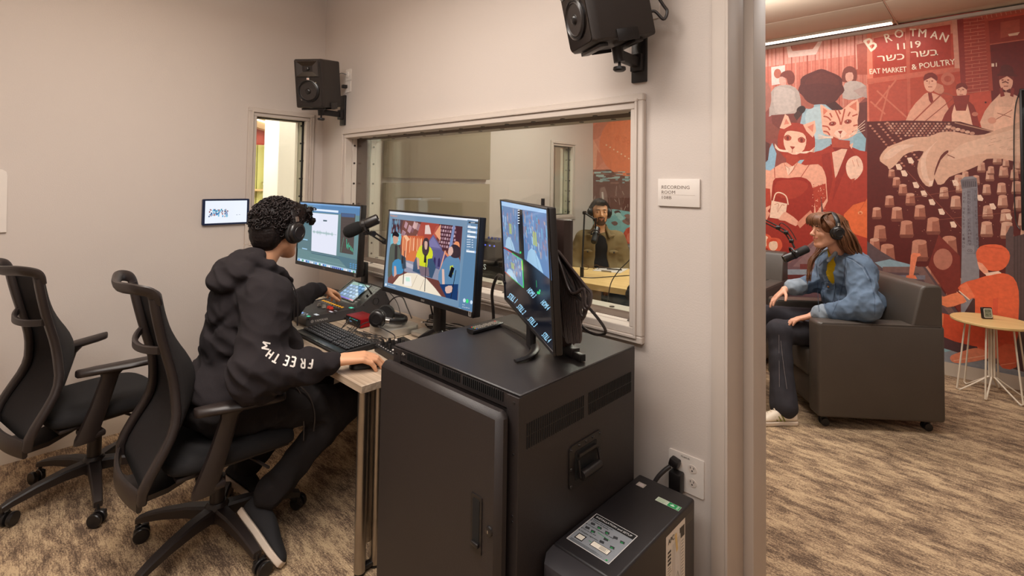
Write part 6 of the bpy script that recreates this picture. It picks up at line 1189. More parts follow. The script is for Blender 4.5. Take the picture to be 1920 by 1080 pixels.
# ------------------------------------------------------------------ recording room furniture
M_LEA = mat('grey_leather', (76, 68, 61), .42, bump=(220, .25), var=(5, .06))
def armchair(label, loc, rz):
    t = thing('armchair', label, 'armchair', loc, rz); W2, D, H = .39, .77, .675
    for s_ in (-1, 1):
        B = MB(); B.b2((s_*(W2-.135), -D+.0, .07), (s_*W2, 0, H), bev=.022, seg=3); obj('arm', B, M_LEA, t, smooth=50)
        for e_ in (.0, .135):
            x = s_*(W2-.004-e_*.94); B = MB(); B.tube([(x, -.018, .10), (x, -.018, H-.02), (x, -.03, H-.003), (x, -D+.03, H-.003), (x, -D+.018, H-.02), (x, -D+.018, .10)], .0022, 6); obj('piping', B, M_LEA, t)
    B = MB(); B.b2((-W2+.135, -.03, .08), (W2-.135, -.60, .27), bev=.012); obj('seat_base', B, M_LEA, t)
    B = MB(); B.b2((-W2+.14, -.005, .27), (W2-.14, -.58, .45), bev=.035, seg=4); obj('seat_cushion', B, M_LEA, t, smooth=60)
    B = MB(); X = W2-.012
    pr = [(-.50, .40), (-.565, .62), (-.635, .90), (-.655, .925), (-.74, .930), (-.765, .915), (-.765, .42)]
    B.prism(pr, -X, X, lambda a, b, z: (z, a, b)); bk = obj('backrest', B, M_LEA, t, smooth=40)
    m = bk.modifiers.new('b', 'BEVEL'); m.width = .014; m.segments = 3
    for x in (-W2+.06, W2-.06):
        for y in (-.06, -D+.08):
            B = MB()
            for s_ in (-1, 1): B.lathe([(.0001, -.009), (.024, -.008), (.026, 0), (.024, .008), (.0001, .009)], 18, basis((0, 1, 0), (0, 0, 1), (1, 0, 0)), (x+s_*.016, y, .026))
            B.box((x, y, .05), (.022, .04, .04), bev=.006); obj('caster', B, M_BLACK, t)
    return t
f_ch = Vector((-.778, -.628, 0)); r_ch = Vector((-.628, .778, 0)); A_ = Vector((3.026, 1.885, 0))
armchair('grey leather armchair under the woman in the denim jacket', A_+r_ch*.39, math.atan2(.778, -.628))
armchair('grey leather armchair far left behind the woman, cut by the door frame', (2.05, 2.70, 0), PI)
armchair('grey leather armchair under the bearded man', (1.20, 1.97+.10, 0), PI+.33)
# side table with the clock
st = thing('side_table', 'round maple side table with white wire legs by the mural', 'side table', (3.83, 3.46, 0))
obj('table_top', MB().lathe([(.0001, .535), (.232, .535), (.238, .541), (.238, .553), (.235, .556), (.0001, .556)], 48, o=(3.83, 3.46, 0)), M_TABLE, st, True, smooth=30)
M_WIRE = mat('cream_wire', (226, 212, 190), .4, var=(12, .03))
for i in range(6):
    a = 2*PI*i/6+.35; d = Vector((math.cos(a), math.sin(a), 0)); c = Vector((3.83, 3.46, 0)); q = Vector((-d.y, d.x, 0))
    B = MB(); B.tube(spline([c+d*.155+Vector((0, 0, .533)), c+d*.205+Vector((0, 0, .06)), c+d*.212+Vector((0, 0, .018)), c+d*.200+Vector((0, 0, .007)), c+d*.18+Vector((0, 0, .012)), c+d*.03+Vector((0, 0, .125)), c+d*.017+Vector((0, 0, .16)), c+d*.017+Vector((0, 0, .533))], 4), .0055, 8); obj('leg', B, M_WIRE, st, True)
ck = thing('desk_clock', 'small black digital clock standing on the round side table', 'clock', (3.80, 3.50, .556)); RC = Rz(.72)@Rx(-.12)
cc = Vector((3.805, 3.49, .600)); obj('case', MB().box(cc, (.078, .022, .086), RC, bev=.008, seg=3), M_BLACK, ck, True, smooth=50)
P = Print(lambda x, y: np.array(cc+RC@Vector((x*.001, -.0118, -y*.001))), RC@Vector((0, -1, 0)), eps=.0002); P.poly(rrect(62, 70, 8), 'd8d0c0'); P.poly(rrect(52, 60, 6), '8c927c'); P.text('31', -20, -6, 17, '30342c', bold=.02, w=16); P.text('7', 2, -6, 17, '30342c', bold=.02); P.text('72', -20, 22, 17, '30342c', bold=.02, w=20); P.rect(12, 6, 20, 10, '30342c'); P.rect(12, -16, 20, -12, '30342c'); P.done('display', M_PAINT, ck)
# television at the right edge and its lead
tvw = thing('wall_television', 'black wall television cut by the right picture edge', 'television', (4.60, 3.66, 1.25)); obj('housing', MB().b2((4.008, MY-.075, 1.235), (5.2, MY-.025, 2.33), bev=.006), M_BLACK, tvw, True); obj('screen', MB().b2((4.02, MY-.077, 1.25), (5.19, MY-.0745, 2.318)), mat('dark_screen', (12, 12, 14), .1, var=(2, .05)), tvw, True, smooth=0); obj('wall_mount', MB().b2((4.4, MY-.025, 1.6), (4.8, MY-.006, 2.0)), M_BLACK, tvw, True)
tag(obj('cable', MB().tube(spline([Vector(hit(1912, 172, 1, MY-.02)), Vector(hit(1904, 200, 1, MY-.012)), Vector(hit(1901, 260, 1, MY-.012)), Vector(hit(1903, 400, 1, MY-.012)), Vector(hit(1912, 430, 1, MY-.03))], 8), .0035, 6), M_RUBBER), 'thin black lead down the edge of the wall television', 'cable')
# light strip at the ceiling
ls = thing('linear_light', 'long lit linear ceiling light in front of the mural', 'ceiling light', (2.4, 3.50, CH-.02)); obj('housing', MB().b2((1.4, 3.455, CH-.030), (3.246, 3.560, CH-.006), bev=.003), M_CEIL, ls, True); obj('diffuser', MB().b2((1.41, 3.470, CH-.034), (3.236, 3.545, CH-.029)), mat('lamp_diffuser', (255, 240, 222), .5, emit=4.0), ls, True, smooth=0)
obj('valance', MB().b2((1.0, 3.70, CH-.032), (5.9, 3.735, CH-.005)), M_TRIM, ls, True, smooth=0)
# discussion table
tb2 = thing('round_table', 'large pale maple table in front of the bearded man', 'table', (1.62, 2.10, 0))
top = [(1.66+.86*math.copysign(abs(math.cos(a))**.82, math.cos(a)), 2.02+.46*math.copysign(abs(math.sin(a))**.86, math.sin(a))) for a in [2*PI*i/64 for i in range(64)]]
RT_ = Rz(.10); top = [tuple((Vector((1.66, 2.02, 0))+RT_@(Vector((x, y, 0))-Vector((1.66, 2.02, 0))))[:2]) for x, y in top]
obj('table_top', MB().prism(top, DT-.045, DT), M_TABLE, tb2, True, smooth=30)
for x, y in ((1.25, 1.86), (2.15, 2.10)): obj('leg', MB().b2((x-.04, y-.16, 0), (x+.04, y+.16, DT-.045), bev=.01), M_WALL if False else mat('table_leg_paint', (200, 182, 150), .5, var=(5, .03)), tb2, True)
cbd = thing('clipboard', 'clipboard with white paper and a pen on the pale table', 'clipboard', (1.30, 2.13, DT))
pc4 = [Vector(hit(u, v, 2, DT+.003)) for u, v in ((1111, 507), (1129, 497), (1183, 501), (1163, 512))]
B = MB(); B.add([p-Vector((0, 0, .003)) for p in pc4]+[p for p in pc4], [(0, 1, 2, 3), (4, 7, 6, 5), (0, 4, 5, 1), (1, 5, 6, 2), (2, 6, 7, 3), (3, 7, 4, 0)]); obj('paper', B, M_WHITE, cbd, True, smooth=0)
B = MB(); cm = (pc4[0]+pc4[3])/2; B.cyl(cm+(pc4[0]-cm)*.35+Vector((0, 0, .006)), cm+(pc4[3]-cm)*.35+Vector((0, 0, .006)), .005, 8); obj('clip', B, M_METAL, cbd, True)
tag(obj('pen', MB().cyl(Vector(hit(1138, 504, 2, DT+.012)), Vector(hit(1166, 506, 2, DT+.012)), .0055, 8), M_BLACK), 'black pen lying on the white paper', 'pen')
gl = thing('eyeglasses', 'brown framed glasses lying on the pale table before the man', 'glasses', tuple(hit(1108, 500, 2, DT))); g0_ = Vector(hit(1098, 501, 2, DT+.022)); g1_ = Vector(hit(1118, 501, 2, DT+.022))
gx = (g1_-g0_).normalized(); M_TORT = mat('tortoiseshell', (88, 60, 34), .25, var=(60, .4))
for c in (g0_, g1_): obj('rim', MB().tube([c+gx*(.030*math.cos(a))+Vector((0, 0, .021*math.sin(a))) for a in [2*PI*i/20 for i in range(20)]], .0026, 6, closed=True), M_TORT, gl, True)
obj('bridge', MB().cyl(g0_+gx*.03+Vector((0, 0, .006)), g1_-gx*.03+Vector((0, 0, .006)), .0024, 6), M_TORT, gl, True)
for c, s_ in ((g0_, -1), (g1_, 1)): obj('temple', MB().tube([c+gx*s_*.030+Vector((0, 0, .008)), c+gx*s_*.028+Vector((.06, .10, -.012))], .002, 6), M_TORT, gl, True)
tag(obj('cable', MB().tube(spline([Vector(hit(1087, 519, 2, DT+.004)), Vector(hit(1110, 521, 2, DT+.004)), Vector(hit(1140, 519, 2, DT+.004)), Vector(hit(1186, 516, 2, DT+.004))], 6), .0035, 6), M_RUBBER), 'dark cable lying straight across the pale table', 'cable')
tag(obj('cable', MB().tube(spline([Vector(hit(1190, 476, 1, 1.60)), Vector(hit(1176, 492, 1, 1.55)), Vector(hit(1160, 508, 1, 1.50)), Vector(hit(1146, 530, 1, 1.46)), Vector(hit(1140, 560, 1, 1.44)), Vector(hit(1134, 600, 1, 1.42)), Vector(hit(1134, 640, 1, 1.40))], 8), .004, 6), M_RUBBER), 'dark cable hanging off the near edge of the pale table', 'cable')
hk, _ = headphones('black headphones hanging at the near right edge of the pale table', frame(Vector(hit(1186, 548, 1, 1.50)), (.45, -.9, 0), (.1, .1, 1)))
# gear stack in the corner
gr_ = thing('gear_stand', 'black stand of audio gear in the recording room corner', 'equipment stand', (.55, 1.42, 0))
for i, (z0, z1, a) in enumerate(((.0, .02, 1), (.60, .70, 1), (.72, .80, 1), (.84, 1.015, .8))): obj('gear_unit', MB().b2((.36, 1.30-.18*a*0, z0+.002), (.36+.36*a, 1.60, z1), bev=.006), M_BLACK if i != 3 else M_RACK, gr_, True)
for x in (.38, .70):
    for y in (1.32, 1.58): obj('post', MB().b2((x-.012, y-.012, 0), (x+.012, y+.012, .84)), M_BLACK, gr_, True)
P = Print(lambda x, y: np.array([.36+x*.36, 1.297, 1.0-y]), (0, -1, 0), eps=.0004); 
for i in range(5): P.ell(.14+i*.16, .02, .03, .008, '6a78ff')
for i in range(10): P.rect(.08+i*.085, .33, .11+i*.085, .345, 'c8c4bc')
P.text('LS', .3, .24, .05, 'c8c4bc', w=.2); P.done('lights_and_print', M_SCREEN, gr_)
for i in range(6): obj('knob', MB().cyl((.41+i*.045, 1.45, 1.015), (.41+i*.045, 1.45, 1.035), .010, 10), mat('blue_knob', (60, 80, 180), .4, var=(9, .05)) if i < 4 else M_BLACK, gr_, True)
# ------------------------------------------------------------------ people: smooth blended volumes turned into one surface
def capsule(a, b, r0, r1=None, k=.02, c=0, op=1): return ('c', np.array(a, float), np.array(b, float), r0, r0 if r1 is None else r1, k, c, op)
def ellip(c, r, R=None, k=.02, col=0, op=1): return ('e', np.array(c, float), np.array(r, float), np.array(R) if R is not None else np.eye(3), 0, k, col, op)
def pdist(p, P):
    if p[0] == 'c':
        a, b = p[1], p[2]; d = b-a; L2 = max(float(d@d), 1e-9); t = np.clip(((P-a)@d)/L2, 0, 1)
        return np.sqrt(((P-a-t[..., None]*d)**2).sum(-1))-(p[3]+(p[4]-p[3])*t)
    q = (P-p[1])@p[3]; r = p[2]; k0 = np.sqrt(((q/r)**2).sum(-1)); k1 = np.sqrt(((q/r**2)**2).sum(-1))+1e-9
    return k0*(k0-1)/k1
def pbox(p):
    if p[0] == 'c': r = max(p[3], p[4]); return np.minimum(p[1], p[2])-r, np.maximum(p[1], p[2])+r
    r = np.abs(p[3])@p[2]; return p[1]-r, p[1]+r
def wav(P, freq, seed, n=5, warp=.6):
    rs = np.random.RandomState(seed); out = 0; w = 0
    D = rs.normal(size=(n, 3)); D /= np.linalg.norm(D, axis=1)[:, None]; ph = rs.rand(n)*6.28
    for i in range(n):
        out = out+np.sin((P@D[i])*freq*(1+.35*i/n)+ph[i]+warp*np.sin((P@D[(i+1) % n])*freq*.6+ph[i-1]))
    return out/n
def sdf_mesh(name, prims, h, cols, m, parent=None, disp=None, label=None):
    lo = np.min([pbox(p)[0] for p in prims if p[7] > 0], 0)-3*h-.01; hi = np.max([pbox(p)[1] for p in prims if p[7] > 0], 0)+3*h+.01
    n = np.ceil((hi-lo)/h).astype(int)+1; V = np.full(n, .06, np.float32)
    ax = [lo[i]+h*np.arange(n[i]) for i in range(3)]
    for p in prims:
        a, b = pbox(p); pad = p[5]+.03; i0 = np.maximum(((a-pad-lo)/h).astype(int), 0); i1 = np.minimum(np.ceil((b+pad-lo)/h).astype(int)+1, n)
        if (i1 <= i0).any(): continue
        G = np.stack(np.meshgrid(ax[0][i0[0]:i1[0]], ax[1][i0[1]:i1[1]], ax[2][i0[2]:i1[2]], indexing='ij'), -1)
        d = pdist(p, G).astype(np.float32); S = V[i0[0]:i1[0], i0[1]:i1[1], i0[2]:i1[2]]; k = max(p[5], 1e-4)
        if p[7] > 0: t = np.clip(.5+.5*(S-d)/k, 0, 1); V[i0[0]:i1[0], i0[1]:i1[1], i0[2]:i1[2]] = S*(1-t)+d*t-k*t*(1-t)
        else: t = np.clip(.5+.5*(S+d)/k, 0, 1); t = 1-t; V[i0[0]:i1[0], i0[1]:i1[1], i0[2]:i1[2]] = S*(1-t)+(-d)*t+k*t*(1-t)
    if disp is not None:
        I = np.argwhere(np.abs(V) < .03); P = lo+I*h; V[I[:, 0], I[:, 1], I[:, 2]] += disp(P).astype(np.float32)
    s = V < 0; c = [(0, 0, 0), (1, 0, 0), (0, 1, 0), (1, 1, 0), (0, 0, 1), (1, 0, 1), (0, 1, 1), (1, 1, 1)]
    N = np.array(V.shape)-1; sl = lambda A, o: A[o[0]:o[0]+N[0], o[1]:o[1]+N[1], o[2]:o[2]+N[2]]
    cnt = sum(sl(s, o).astype(np.int8) for o in c); mask = (cnt > 0) & (cnt < 8); idx = -np.ones(mask.shape, int); I = np.argwhere(mask); idx[mask] = np.arange(len(I))
    acc = np.zeros((len(I), 3)); num = np.zeros(len(I))
    for e0, e1 in [(a, b) for a in range(8) for b in range(a+1, 8) if bin(a ^ b).count('1') == 1]:
        o0, o1 = np.array(c[e0]), np.array(c[e1]); v0 = V[tuple((I+o0).T)]; v1 = V[tuple((I+o1).T)]; x = (v0 < 0) != (v1 < 0)
        t = v0/(v0-v1+1e-12); acc[x] += (o0+(o1-o0)*t[:, None])[x]; num[x] += 1
    W_ = lo+(I+acc/num[:, None])*h; F_ = []
    for a in range(3):
        b, d_ = (a+1) % 3, (a+2) % 3; ea = np.eye(3, dtype=int); s0 = s[tuple(slice(0, s.shape[i]-(1 if i == a else 0)) for i in range(3))]; s1 = s[tuple(slice(1 if i == a else 0, s.shape[i]) for i in range(3))]
        J = np.argwhere(s0 != s1); J = J[(J[:, b] > 0) & (J[:, d_] > 0) & (J[:, a] < N[a]) & (J[:, b] < N[b]) & (J[:, d_] < N[d_])]
        q = [idx[tuple((J+o).T)] for o in (-ea[b]-ea[d_], -ea[d_], 0*ea[b], -ea[b])]; Q = np.stack(q, 1); fl = ~s0[tuple(J.T)]; Q[fl] = Q[fl][:, ::-1]; F_.append(Q[(Q >= 0).all(1)])
    Fq = np.concatenate(F_); me = bpy.data.meshes.new(name); me.vertices.add(len(W_)); me.vertices.foreach_set('co', W_.astype(np.float32).ravel())
    me.loops.add(len(Fq)*4); me.loops.foreach_set('vertex_index', Fq.ravel().astype(np.int32)); me.polygons.add(len(Fq)); me.polygons.foreach_set('loop_start', np.arange(0, len(Fq)*4, 4, dtype=np.int32)); me.polygons.foreach_set('loop_total', np.full(len(Fq), 4, np.int32)); me.update(calc_edges=True)
    me.polygons.foreach_set('use_smooth', np.ones(len(Fq), bool))
    best = np.full(len(W_), 9.); lab = np.zeros(len(W_), int)
    for p in prims:
        if p[7] < 0: continue
        a, b = pbox(p); near = ((W_ > a-.02) & (W_ < b+.02)).all(1); d = np.full(len(W_), 9.); 
        if near.any(): d[near] = pdist(p, W_[near]); up = d < best; best[up] = d[up]; lab[up] = p[6]
    C = np.array([(*lin(x), 1) for x in cols])[lab]; ca = me.color_attributes.new('Col', 'FLOAT_COLOR', 'POINT'); ca.data.foreach_set('color', C.astype(np.float32).ravel())
    if parent is not None: me.transform(Matrix.Translation(-origin_of(parent)))
    me.materials.append(m); o = bpy.data.objects.new(name, me); COL.objects.link(o); o.parent = parent
    if label: o['label'] = label
    return o
M_SKIN = mat('skin', None, .5, vcol=True, bump=(300, .06), var=(35, .05), spec=.35); M_CLOTH = mat('knit_cloth', None, .9, vcol=True, bump=(500, .35), var=(14, .07), spec=.25); M_DENIM = mat('denim', None, .85, vcol=True, bump=(700, .4), var=(26, .16)); M_HAIR = mat('hair', None, .5, vcol=True, bump=(350, .6), var=(70, .3), stretch=(1, 1, .3), spec=.2); M_EYE = mat('eye', (225, 220, 214), .2, var=(9, .02)); M_IRIS = mat('iris', (50, 34, 24), .2, var=(9, .1))
def axes3(f, up=(0, 0, 1)):
    f = Vector(f).normalized(); u = Vector(up); u = (u-f*u.dot(f)).normalized(); return f.cross(u), f, u      # right, forward, up
def head_prims(o, f, up=(0, 0, 1), s=1.0, beard=False, smile=True):
    r, f, u = axes3(f, up); R = basis(r, f, u); o = Vector(o); L = lambda x, y, z: np.array(o+R@Vector((x*s, y*s, z*s))); A = []
    E = lambda c, q, k=.02, col=0, op=1: A.append(ellip(L(*c), np.array(q)*s, R, k*s, col, op)); Cc = lambda a, b, r0, r1=None, k=.015, col=0, op=1: A.append(capsule(L(*a), L(*b), r0*s, (r0 if r1 is None else r1)*s, k*s, col, op))
    E((0, -.012, .035), (.075, .096, .086), .02); E((0, .030, -.025), (.059, .062, .082), .03); bc = 1 if beard else 0
    E((0, .066, -.096), (.022, .018, .016), .025, bc)
    for q in (-1, 1):
        Cc((q*.050, .0, -.055), (q*.020, .062, -.096), .018, .016, .03, bc); E((q*.036, .066, -.018), (.022, .018, .020), .02); E((q*.077, -.012, -.004), (.009, .019, .031), .006); E((q*.009, .104, -.027), (.008, .009, .007), .006)
    Cc((-.032, .080, .032), (.032, .080, .032), .011, .011, .015)
    for q in (-1, 1): E((q*.031, .100, .010), (.015, .012, .010), .012, 0, -1)
    Cc((0, .088, .016), (0, .112, -.020), .0075, .0115, .012)
    for q in (-1, 1): E((q*.031, .077, .010), (.0145, .0145, .0115), .003)
    E((0, .080, -.058), (.026, .016, .022), .015, bc)
    Cc((-.024, .086, -.049), (0, .0975, -.054), .0035, .0045, .006, 2); Cc((.024, .086, -.049), (0, .0975, -.054), .0035, .0045, .006, 2); Cc((-.022, .086, -.051), (0, .092, -.065), .0035, .0055, .006, 2); Cc((.022, .086, -.051), (0, .092, -.065), .0035, .0055, .006, 2)
    if beard:
        Cc((-.024, .090, -.044), (0, .098, -.041), .0042, .0045, .006, 1); Cc((.024, .090, -.044), (0, .098, -.041), .0042, .0045, .006, 1); Cc((-.027, .086, -.048), (-.022, .080, -.078), .005, .006, .006, 1); Cc((.027, .086, -.048), (.022, .080, -.078), .005, .006, .006, 1)
        for q in (-1, 1): Cc((q*.062, .01, -.02), (q*.050, .03, -.07), .010, .012, .01, 1)
    return A, L, R
def eyes(L, R, parent, gaze=(0, 0), s=1.0, brow='2a1e1a'):
    for q in (-1, 1):
        e = obj('eye', MB().ell(L(q*.031, .0795, .010), (.0118*s, .0118*s, .0088*s), R, 14), M_EYE, parent, True)
        obj('iris', MB().ell(L(q*.031+gaze[0]*.006, .0885, .010+gaze[1]*.004), (.0052*s, .003*s, .0052*s), R, 12), M_IRIS, e, True)
    B = MB()
    for q in (-1, 1): B.tube([L(q*.014, .0925, .031), L(q*.030, .094, .0345), L(q*.049, .078, .030)], [.0028, .0034, .0018], 8)
    o = obj('eyebrows', B, mat('brow_hair', (34, 24, 20), .8, var=(80, .3)), parent, True); return o
def hand_prims(w, d, n, side, bends=((.35, .5, .3),)*4, s=1.0, thumb=(.55, .75, -.35), spread=.0, col=0):
    "w wrist, d finger direction, n back-of-hand normal, side = towards the thumb"
    d = Vector(d).normalized(); n = Vector(n); n = (n-d*n.dot(d)).normalized(); t = d.cross(n); t = t if t.dot(Vector(side)) > 0 else -t; w = Vector(w); A = []
    Ls = ((.040, .024, .019), (.045, .028, .020), (.042, .026, .019), (.033, .019, .017)); K = ((.088, .027), (.092, .009), (.088, -.009), (.080, -.026))
    A.append(ellip(w+d*.045*s, (.028*s, .045*s, .013*s), basis(t, d, n), .012, col))
    for i in range(4):
        p = w+d*K[i][0]*s+t*K[i][1]*s; A.append(capsule(w+d*.012*s+t*K[i][1]*.6*s, p, .0145*s, .0108*s, .010, col)); a = spread*(1.5-i); dd = (d+t*a).normalized(); ang = 0
        for j in range(3):
            ang += bends[i][j]; v = dd*math.cos(ang)-n*math.sin(ang); q = p+v*Ls[i][j]*s; A.append(capsule(p, q, (.0100-.0011*j)*s, (.0092-.0012*j)*s, .0025, col)); p = q
    b = w+d*.018*s+t*.020*s-n*.004; v = (t*thumb[0]+d*thumb[1]+n*thumb[2]).normalized(); q = b+v*.048*s; A.append(capsule(b, q, .0150*s, .0112*s, .010, col)); v2 = (v+d*.45+(-n)*.1).normalized(); q2 = q+v2*.032*s; A.append(capsule(q, q2, .0110*s, .0098*s, .003, col)); q3 = q2+(v2+d*.2).normalized()*.024*s; A.append(capsule(q2, q3, .0100*s, .0078*s, .003, col))
    return A
def shoe(parent, heel, toe, up, upper, sole, w=.045, L=None, stripes=None):
    heel, toe = Vector(heel), Vector(toe); f = (toe-heel); ln = f.length; f.normalize(); u = Vector(up); u = (u-f*u.dot(f)).normalized(); r = f.cross(u); T = lambda x, y, z: heel+r*x+f*(y*ln)+u*z
    prof_ = [(0.0, .55, 0), (.04, .72, 0), (.2, .78, 0), (.42, .74, -.004), (.62, .95, -.006), (.8, 1.0, -.006), (.93, .78, -.004), (1.0, .38, 0)]
    B = MB(); rings = [[T(o_+x*w*s_, y, z) for x, z in ((-1, 0), (1, 0), (1.02, .024), (-1.02, .024))] for y, s_, o_ in prof_]; B.ring_loft(rings); so = obj('shoe_sole', B, sole, parent, True, smooth=60); m = so.modifiers.new('b', 'BEVEL'); m.width = .004; m.segments = 2
    B = MB(); hs = [.085, .092, .088, .098, .070, .052, .045, .030]; rings = []
    for (y, s_, o_), hh in zip(prof_, hs): rings.append([T(o_+x*w*s_*.94, y, .020+z*(hh-.02)) for x, z in ((-1, 0), (-.98, .45), (-.72, .85), (-.3, 1), (.3, 1), (.72, .85), (.98, .45), (1, 0))])
    B.ring_loft(rings); us = obj('shoe_upper', B, upper, parent, True, smooth=70); m = us.modifiers.new('s', 'SUBSURF'); m.levels = m.render_levels = 2
    B = MB()
    for i in range(4): y = .50+i*.075; B.tube([T(-.022, y, .078-i*.010), T(0, y+.01, .092-i*.012), T(.022, y, .078-i*.010)], .0035, 6)
    return so, us, T, B

def seg(a, b, n): a, b = np.array(a, float), np.array(b, float); return [a+(b-a)*i/n for i in range(n+1)]
# ---- the operator in the black hoodie
SK, SKD, LIP = 'd39c78', 'a87454', 'b06a58'
op = thing('person', 'person in black hoodie and headphones working at the mixing console', 'person', (1.43, -1.12, 0))
hO = Vector((1.372, -.872, 1.292)); hF = Vector((-.42, .90, -.10)); hp_, HL, HR = head_prims(hO, hF, s=1.06)
RS, RE, RWr = (1.600, -1.00, 1.035), (1.735, -1.080, .765), (1.868, -.825, .790)
LS_, LE, LWr = (1.205, -.96, 1.04), (1.135, -.72, .865), (1.005, -.475, .905)
RHip, RK, RA = (1.53, -1.12, .56), (1.625, -.63, .50), (1.60, -.965, .205); LHip, LK, LA = (1.32, -1.11, .56), (1.29, -.62, .50), (1.265, -.935, .20)
pr = hp_+[capsule(HL(0, -.03, -.06), (1.395, -.985, 1.10), .053, .060, .03), ellip((1.40, -1.03, .98), (.16, .10, .14), None, .05), ellip((1.41, -1.05, .80), (.14, .10, .16), None, .05), ellip((1.42, -1.10, .62), (.16, .13, .12), None, .05), capsule(LS_, RS, .055, .055, .05)]
for a, b, c, r in ((RS, RE, RWr, 1), (LS_, LE, LWr, 1)): pr += [capsule(a, b, .050, .040, .03), capsule(b, c, .040, .028, .02)]
for a, b, c in ((RHip, RK, RA), (LHip, LK, LA)): pr += [capsule(a, b, .075, .052, .04), capsule(b, c, .050, .036, .03)]
pr += hand_prims((1.872, -.812, .795), (.42, .88, .02), (.12, 0, 1), (-1, .2, 0), bends=((.38, .55, .25), (.33, .50, .25), (.35, .52, .25), (.45, .5, .25)), s=1.16, thumb=(.50, .85, -.35), spread=.05)
pr += hand_prims((.997, -.462, .902), (-.42, .85, -.28), (.15, .25, 1), (1, .4, 0), bends=((.25, .35, .2), (.35, .5, .3), (.45, .6, .3), (.5, .6, .35)), s=1.0, spread=.06)
sdf_mesh('body', pr, .0045, [SK, SK, LIP], M_SKIN, op); eyes(HL, HR, op, s=1.06)
# curly hair
G_ = []
for c, q in (((0, -.022, .050), (.094, .108, .098)), ((0, -.075, -.010), (.074, .055, .080)), ((0, .060, .100), (.066, .050, .042)), ((.02, .108, .085), (.034, .034, .034)), ((.045, .02, .06), (.045, .07, .07)), ((-.045, .02, .06), (.045, .07, .07))): G_.append(ellip(HL(*c), np.array(q)*1.06, HR, .025))
for i in range(0):
    a, b = RNG.rand()*6.283, math.acos(1-1.75*RNG.rand()); v = np.array([math.sin(b)*math.cos(a)*.097, math.sin(b)*math.sin(a)*.108-.022, math.cos(b)*.10+.05])
    if v[2] < .0 and v[1] > .0: continue
    G_.append(ellip(HL(*v), np.array([.012, .012, .010])*(0.8+RNG.rand()*.6), None, .007))
for i in range(16): G_.append(ellip(HL(-.01+RNG.rand()*.07, .10+RNG.rand()*.05, .045+RNG.rand()*.07), (.015, .015, .013), None, .006))
hr_o = sdf_mesh('hair', G_, .0045, ['17100f'], M_HAIR, op, disp=lambda P: .0035*np.abs(wav(P, 260, 3))+.002*wav(P, 420, 5)-.001)
B = MB(); rs = random.Random(77)
for i in range(900):
    a, b = rs.random()*6.283, math.acos(1-1.72*rs.random()); v = Vector((math.sin(b)*math.cos(a)*.095, math.sin(b)*math.sin(a)*.109-.022, math.cos(b)*.101+.048))
    if i > 800: v = Vector((-.03+rs.random()*.09, .07+rs.random()*.08, .05+rs.random()*.07))
    if v.y > .02 and v.z < .02: continue
    nn = Vector((v.x/.094, v.y/.108, v.z/.10)).normalized(); t1 = nn.orthogonal().normalized(); t1 = Matrix.Rotation(rs.random()*6.28, 3, nn)@t1; t2 = nn.cross(t1); R_ = .008+.008*rs.random(); sw = 3.0+2.5*rs.random()
    pts = [HL(*(v-nn*.003+t1*(R_*(math.cos(s_*sw)-1)+.018*s_)+t2*R_*math.sin(s_*sw)*.8+nn*(.002+.010*math.sin(PI*s_)))) for s_ in [k/7 for k in range(8)]]
    B.tube(pts, [.0024, .0030, .0032, .0032, .0030, .0026, .0018, .0008], 5)
cl_ = obj('hair_curls', B, mat('curl_hair', (27, 19, 19), .55, var=(60, .4), spec=.3), op, True, smooth=80); cl_['kind'] = 'stuff'
